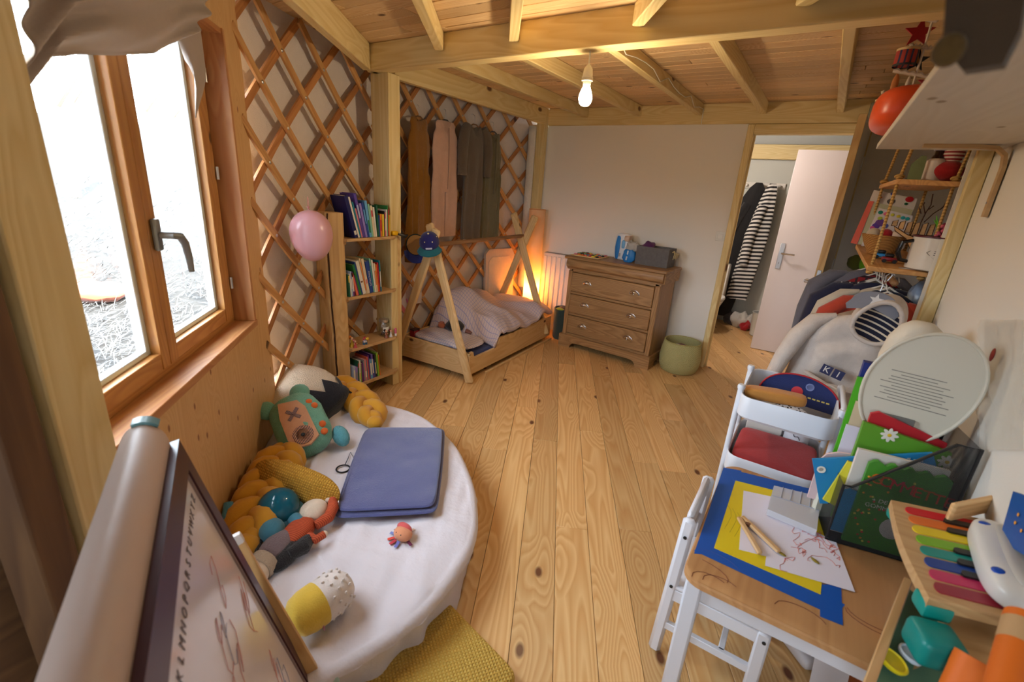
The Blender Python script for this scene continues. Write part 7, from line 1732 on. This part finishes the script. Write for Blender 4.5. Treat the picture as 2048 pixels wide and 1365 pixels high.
# ---- clothes rail with garments
RX, RZ = .315, 1.215
cr_ = T('clothes_rail', 'wooden clothes rail under the rope shelf in the alcove', 'clothes rail', (RX, 3.1, RZ))
board('rod', (RX, 2.60, RZ), (RX, 4.10, RZ), .028, .028, W_ROD, cr_, (1, 0, 0), .009)
for y in (2.80, 4.0): MB().tube([(RX, y, RZ), (RX+.02, y, RZ+.05), (.73, y, RZ+.06)], .006, 8).done('rail_bracket', M_STEEL, cr_)
def hung(label, y, w_, z0, z1, mat, xoff=0, cat='garment', thick=.035, sleeve=None, seed=0, slp=.0):
    t = T('rail_garment', label, cat, (RX+xoff, y, z1), 'clothes on the rail'); rings = []
    for k in range(26):
        f = k/25
        hw = .055+(w_-.055)*min(1, f/.14)**.7 if f < .14 else w_*(1+.06*(f-.14))
        ring = []
        for j in range(36):
            a = 2*PI*j/36; x = hw*sgn(math.cos(a))*abs(math.cos(a))**.8
            yy = thick*(.6+.5*min(1, f*3))*math.sin(a)+.012*math.sin(x*38+seed+2*f)*min(1, f*2)
            ring.append((RX+xoff+x, y+yy, z0+(z1-z0)*f-.10*(abs(x)/w_)*(1-f)*min(1, (1-f))*.35))
        rings.append(ring)
    MB().loft(rings).done('garment_body', mat, t, sharp=75)
    for s in (-1, 1):
        if sleeve:
            L, r = sleeve; pts = [(RX+xoff+s*w_*.45, y-.002, z0-.035), (RX+xoff+s*w_*.80, y-.004, z0-.06), (RX+xoff+s*(w_+.03), y-.012, z0-.13), (RX+xoff+s*(w_+.055), y-.015, z0-.12-L*.5), (RX+xoff+s*(w_+.06), y-.01, z0-.12-L)]
            MB().tube(pts, [r*.35, r*.85, r*1.1, r, r*.85], 12).done('sleeve', mat, t)
    h_ = T('rail_hanger', 'hanger on the rail carrying the '+label, 'hanger', (RX+xoff, y, RZ), 'hangers on the rail')
    MB().tube([(RX+.016, y, RZ+.002), (RX+.012, y, RZ+.020), (RX-.006, y, RZ+.024), (RX-.018, y, RZ+.008), (RX-.012, y, RZ-.02), (RX+xoff*.5, y, z0+.015)], .0025, 6).done('hook', plain('hanger_white', S((226, 222, 216)), .3), h_)
    MB().tube([(RX+xoff-w_*.6, y, z0-.05), (RX+xoff, y, z0+.012), (RX+xoff+w_*.6, y, z0-.05)], .005, 6).done('hanger_bar', MATS['hanger_white'], h_)
    return t
zt0 = 1.145
hung('grey jacket farthest along the clothes rail', 3.62, .21, zt0+.02, .62, cloth('grey_jacket', S((112, 110, 122)), bump=.5), -.03, 'jacket', .05, (.34, .05), 1)
hung('red tartan shirt on the clothes rail', 3.44, .18, zt0+.01, .62, pattern('tartan_red', S((136, 24, 34)), S((40, 24, 40)), 'grid', 22, .25, axis=1), 0, 'shirt', .04, None, 2)
hung('striped dark cardigan on the clothes rail', 3.26, .185, zt0, .60, pattern('dark_stripes', S((36, 36, 54)), S((200, 196, 190)), 'stripes', 26, .18, axis=0), -.01, 'cardigan', .04, (.30, .04), 3)
hung('navy coat on the clothes rail', 3.10, .20, zt0+.01, .50, cloth('navy_coat', S((32, 34, 60))), -.02, 'coat', .05, (.40, .045), 4)
hung('cream and navy colour-block top on the clothes rail', 2.97, .185, zt0, .60, cloth('cream_top', S((196, 184, 166))), 0, 'top', .04, (.26, .04), 5)
hung('navy shirt with pocket on the clothes rail', 2.88, .17, zt0+.005, .62, cloth('navy_shirt', S((26, 34, 58))), .02, 'shirt', .035, None, 6)
hung('rust red jumper on the clothes rail', 2.79, .185, zt0-.005, .60, cloth('rust_jumper', S((176, 62, 40))), .01, 'jumper', .04, (.28, .04), 7)
# grey hoodie in front, on a star hanger
HY = 2.66
M_HOOD = plain('heather_grey', S((206, 194, 186)), .95, bump=.4, bscale=200, var=.12)
hd = T('hoodie', 'heather grey hoodie with navy striped hood lining at the front of the rail', 'hoodie', (RX-.06, HY, .6))
hcx = RX-.075; rings = []
for k in range(34):
    f = k/33; hw = .09+.115*min(1, f/.16)**.6 if f < .16 else .205+.02*(f-.16); ring = []
    for j in range(44):
        a = 2*PI*j/44; x = hw*sgn(math.cos(a))*abs(math.cos(a))**.8
        yy = -(.06+.03*math.sin(min(1, f*1.4)*PI))*math.sin(a)+.016*math.sin(x*30+4*f+1.5*math.sin(f*9))*min(1, f*2)+.018*nz(x*11, f*6, 2)+.008*nz(x*26, f*13, 5)
        ring.append((hcx+x-.03*f, HY+.02+yy, 1.06-.52*f-.08*(abs(x)/.2)*(1-f)))
    rings.append(ring)
MB().loft(rings).done('body', M_HOOD, hd, sharp=75)
sl_ = [(hcx-.09, HY+.01, 1.02), (hcx-.17, HY+.0, .985), (hcx-.225, HY-.03, .90), (hcx-.265, HY-.035, .78), (hcx-.295, HY-.02, .64)]
MB().tube(sl_, [.02, .048, .054, .048, .040], 16, flat=.8).done('sleeve', M_HOOD, hd); MB().tube([(hcx-.29, HY-.02, .66), (hcx-.305, HY-.015, .60)], [.040, .036], 14).done('cuff', M_HOOD, hd)
MB().tube([(hcx+.17, HY+.0, .985), (hcx+.235, HY-.02, .88), (hcx+.25, HY-.02, .74)], [.045, .048, .042], 14).done('sleeve', M_HOOD, hd)
# pouch fold
MB().tube([(hcx-.16, HY-.075, .74), (hcx-.06, HY-.105, .70), (hcx+.05, HY-.105, .70), (hcx+.14, HY-.08, .74)], [.010, .016, .016, .010], 8).done('front_fold', M_HOOD, hd)
# hood: bag hanging down in front with a striped opening
hc = yp(1757, 645, HY-.10); Mhd = frame(hc, V((1, -.1, -.35)), V((.35, -.1, 1)))
if (Mhd.to_3x3() @ V((0, 0, 1))).y > 0: Mhd = Mhd @ rot('Y', 180) if False else Mhd @ Matrix.Diagonal((1, 1, -1, 1))
M_HSTR = pattern('navy_cream_stripes', S((26, 26, 48)), S((224, 208, 184)), 'stripes', 42, .30, axis=1)
def hoodp(t_, s): return V((.082*math.cos(t_)*s, .098*math.sin(t_)*s-(.02*math.cos(t_)**2)*s, 0))
rim = [hoodp(2*PI*i/40, 1.0) for i in range(40)]
MB().tube([p+V((0, 0, .012)) for p in rim], .010, 10, True).done('hood_rim', M_HOOD, hd, Mhd)
MB().grid(lambda u, v: hoodp(2*PI*u, v)+V((0, 0, -.045*(1-v*v))), 40, 10, closed_u=True).done('hood_lining', M_HSTR, hd, Mhd)
MB().grid(lambda u, v: hoodp(2*PI*u, 1.06+.16*v)+V((0, 0, .012-.10*v)), 40, 8, closed_u=True).done('hood_outer', M_HOOD, hd, Mhd)
# letters
kiM = frame(yp(1664, 745, HY-.115), V((1, -.12, -.22)), V((.22, 0, 1)))
for i, ch_ in enumerate('KI'):
    MB().box(.044, .044, .002, kiM @ loc(-.024+i*.05, 0, 0)).done('letter_block', plain('navy_print', S((40, 44, 84)), .7), hd)
    text('letter', ch_, .042, plain('letter_cream', S((222, 214, 206)), .7), hd, kiM @ loc(-.024+i*.05, 0, .0022 if (kiM.to_3x3() @ V((0, 0, 1))).y < 0 else -.0022))
sh_ = T('star_hanger', 'grey wooden hanger with white star holding the hoodie', 'hanger', (RX-.03, HY, 1.1), 'hangers on the rail')
sc_ = yp(1750, 604, HY-.085); Msh = frame(sc_, V((1, 0, -.1)), V((.1, 0, 1)))
if (Msh.to_3x3() @ V((0, 0, 1))).y > 0: Msh = Msh @ Matrix.Diagonal((1, 1, -1, 1))
hp_ = [(.085*math.cos(a), .055*math.sin(a)-.01) for a in [PI*i/16 for i in range(17)]]+[(-.10, -.035), (-.09, -.055), (0, -.028), (.09, -.055), (.10, -.035)]
MB().prism(hp_, .012).done('hanger_body', plain('hanger_grey', S((136, 136, 146)), .5), sh_, Msh)
stp = [((.028 if i % 2 == 0 else .012)*math.sin(i*PI/5), (.028 if i % 2 == 0 else .012)*math.cos(i*PI/5)+.010) for i in range(10)]
MB().prism(stp, .014, h0=.011).done('star', plain('star_white', S((230, 226, 226)), .5), sh_, Msh)
MB().tube([Msh @ V((0, .05, .006)), Msh @ V((0, .08, .006)), (RX-.022, HY, RZ+.0), (RX-.012, HY, RZ+.024), (RX+.012, HY, RZ+.024), (RX+.02, HY, RZ+.0)], .0028, 6).done('hook', M_STEEL, sh_)
# plastic bag and papers hanging behind
pbg = T('plastic_bag', 'pale blue plastic bag hanging behind the rail by the stud', 'bag', (.50, 3.0, 1.0)); MB().ell(.10, .06, .17, loc(.52, 2.98, 1.05), 24, 16, crum, e=.7).done('bag_film', plain('bag_blue', S((168, 180, 200)), .2), pbg); MB().tube([(.48, 2.97, 1.21), (.50, 2.97, 1.27), (.54, 2.97, 1.21)], .004, 6).done('bag_handle', MATS['bag_blue'], pbg)
lsc = T('laundry_sack', 'olive and green pouches hanging at the far end of the rail', 'pouch', (.20, 4.0, 1.1)); q = yp(1712, 525, 4.0); MB().ell(.05, .03, .05, Matrix.Translation(q), 16, 10, crum).done('pouch_olive', cloth('olive_pouch', S((110, 110, 40))), lsc); q = yp(1728, 528, 3.98); MB().ell(.03, .03, .045, Matrix.Translation(q), 16, 10).done('pouch_lime', cloth('lime_pouch', S((130, 190, 30))), lsc)

# ---- mobile of stars and drums
MYm = 2.55
mo_ = T('mobile', 'wooden mobile with red stars and little drums hanging from the ceiling at the right', 'mobile', yp(1860, 40, MYm))
def mp(px, py, dy=0): return yp(px, py, MYm+dy)
ctop = mp(1845, 110); ctop = V((mp(1838, 130).x, MYm, ZC))
MB().tube([ctop, V((ctop.x, MYm, mp(1838, 195).z))], .004, 8).done('string', plain('mobile_string', S((224, 206, 186)), .8), mo_)
M_BARW = plain('mobile_bar', S((214, 196, 176)), .7)
def star(cx_, cy_, r, col, dy=0):
    c0_ = mp(cx_, cy_, dy); b = MB(); pts = [((r if i % 2 == 0 else r*.42)*math.sin(i*PI/5), (r if i % 2 == 0 else r*.42)*math.cos(i*PI/5)) for i in range(10)]
    b.prism(pts, .006).done('star', plain('mobile_'+col[0], S(col[1]), .5), mo_, frame(c0_, V((1, .25, 0)), (0, 0, 1)))
    MB().tube([c0_+V((0, 0, r)), c0_+V((0, 0, r+.03))], .001, 4).done('thread', MATS['mobile_string'], mo_)
RED, BLKc = ('red', (170, 24, 34)), ('black', (34, 30, 34))
star(1838, 66, .052, RED); star(1833, 122, .042, BLKc, .02); star(1858, 168, .042, RED, -.02); star(1782, 213, .042, RED, .03)
star(1833, 122, .016, ('gold', (190, 140, 70)), .012)
for (px, py, r) in ((1812, 116, .036), (1764, 213, .028)):
    c0_ = mp(px, py); h_ = r*1.5
    dm = MB().lathe([(r*.92, -h_/2), (r, -h_/2+.004), (r, h_/2-.004), (r*.92, h_/2)], 22, Matrix.Translation(c0_)).done('drum', pattern('drum_print', S((170, 60, 50)), S((50, 50, 80)), 'stripes', 55, .35, axis=0), mo_)
    MB().lathe([(r*1.03, -.004), (r*1.03, .004), (.001, .005)], 22, Matrix.Translation(c0_+V((0, 0, h_/2)))).done('drum_skin', plain('drum_cream', S((214, 180, 130)), .6), dm); MB().lathe([(r*1.03, -.004), (r*1.03, .004)], 22, Matrix.Translation(c0_+V((0, 0, -h_/2))), cap0=False, cap1=False).done('drum_rim', plain('drum_dark', S((46, 40, 44)), .5), dm)
    MB().tube([c0_+V((0, 0, h_/2)), c0_+V((0, 0, h_/2+.03))], .001, 4).done('thread', MATS['mobile_string'], mo_)
for (a, b) in (((1820, 92), (1862, 98)), ((1786, 142), (1880, 158)), ((1762, 186), (1806, 196)), ((1838, 38), (1874, 44))):
    p, q = mp(*a), mp(*b)
    MB().tube([p.lerp(q, i/12)+V((0, 0, .004*(i % 2))) for i in range(13)], [.006+.003*(i % 2) for i in range(13)], 8).done('bar', M_BARW, mo_)
MB().ell(.012, .006, .040, Matrix.Translation(mp(1789, 170)), 12, 8).done('feather', plain('mobile_amber', S((196, 120, 60)), .6), mo_); MB().ell(.008, .005, .035, Matrix.Translation(mp(1814, 172)), 12, 8).done('feather', M_BARW, mo_)
pn_ = [mp(1850, 28), mp(1888, 26), mp(1866, -18)]; MB().loft([pn_, [p+V((0, .006, 0)) for p in pn_]]).done('pennant', plain('mobile_ochre', S((176, 112, 30)), .7), mo_)
# small white board above the door
wq_ = yp(1752, 232, YB-.02); cd_ = T('wall_card', 'pale card with a red print pinned above the doorway corner', 'card', (wq_.x, YB, wq_.z)); MB().box(.14, .004, .17, loc(wq_.x+.02, YB-.034, wq_.z), .006, 2).done('card_board', plain('card_sage', S((176, 172, 150)), .6), cd_); MB().ell(.05, .002, .03, loc(wq_.x+.035, YB-.037, wq_.z+.05), 14, 6).done('print', plain('card_print', S((170, 50, 50)), .6), cd_)
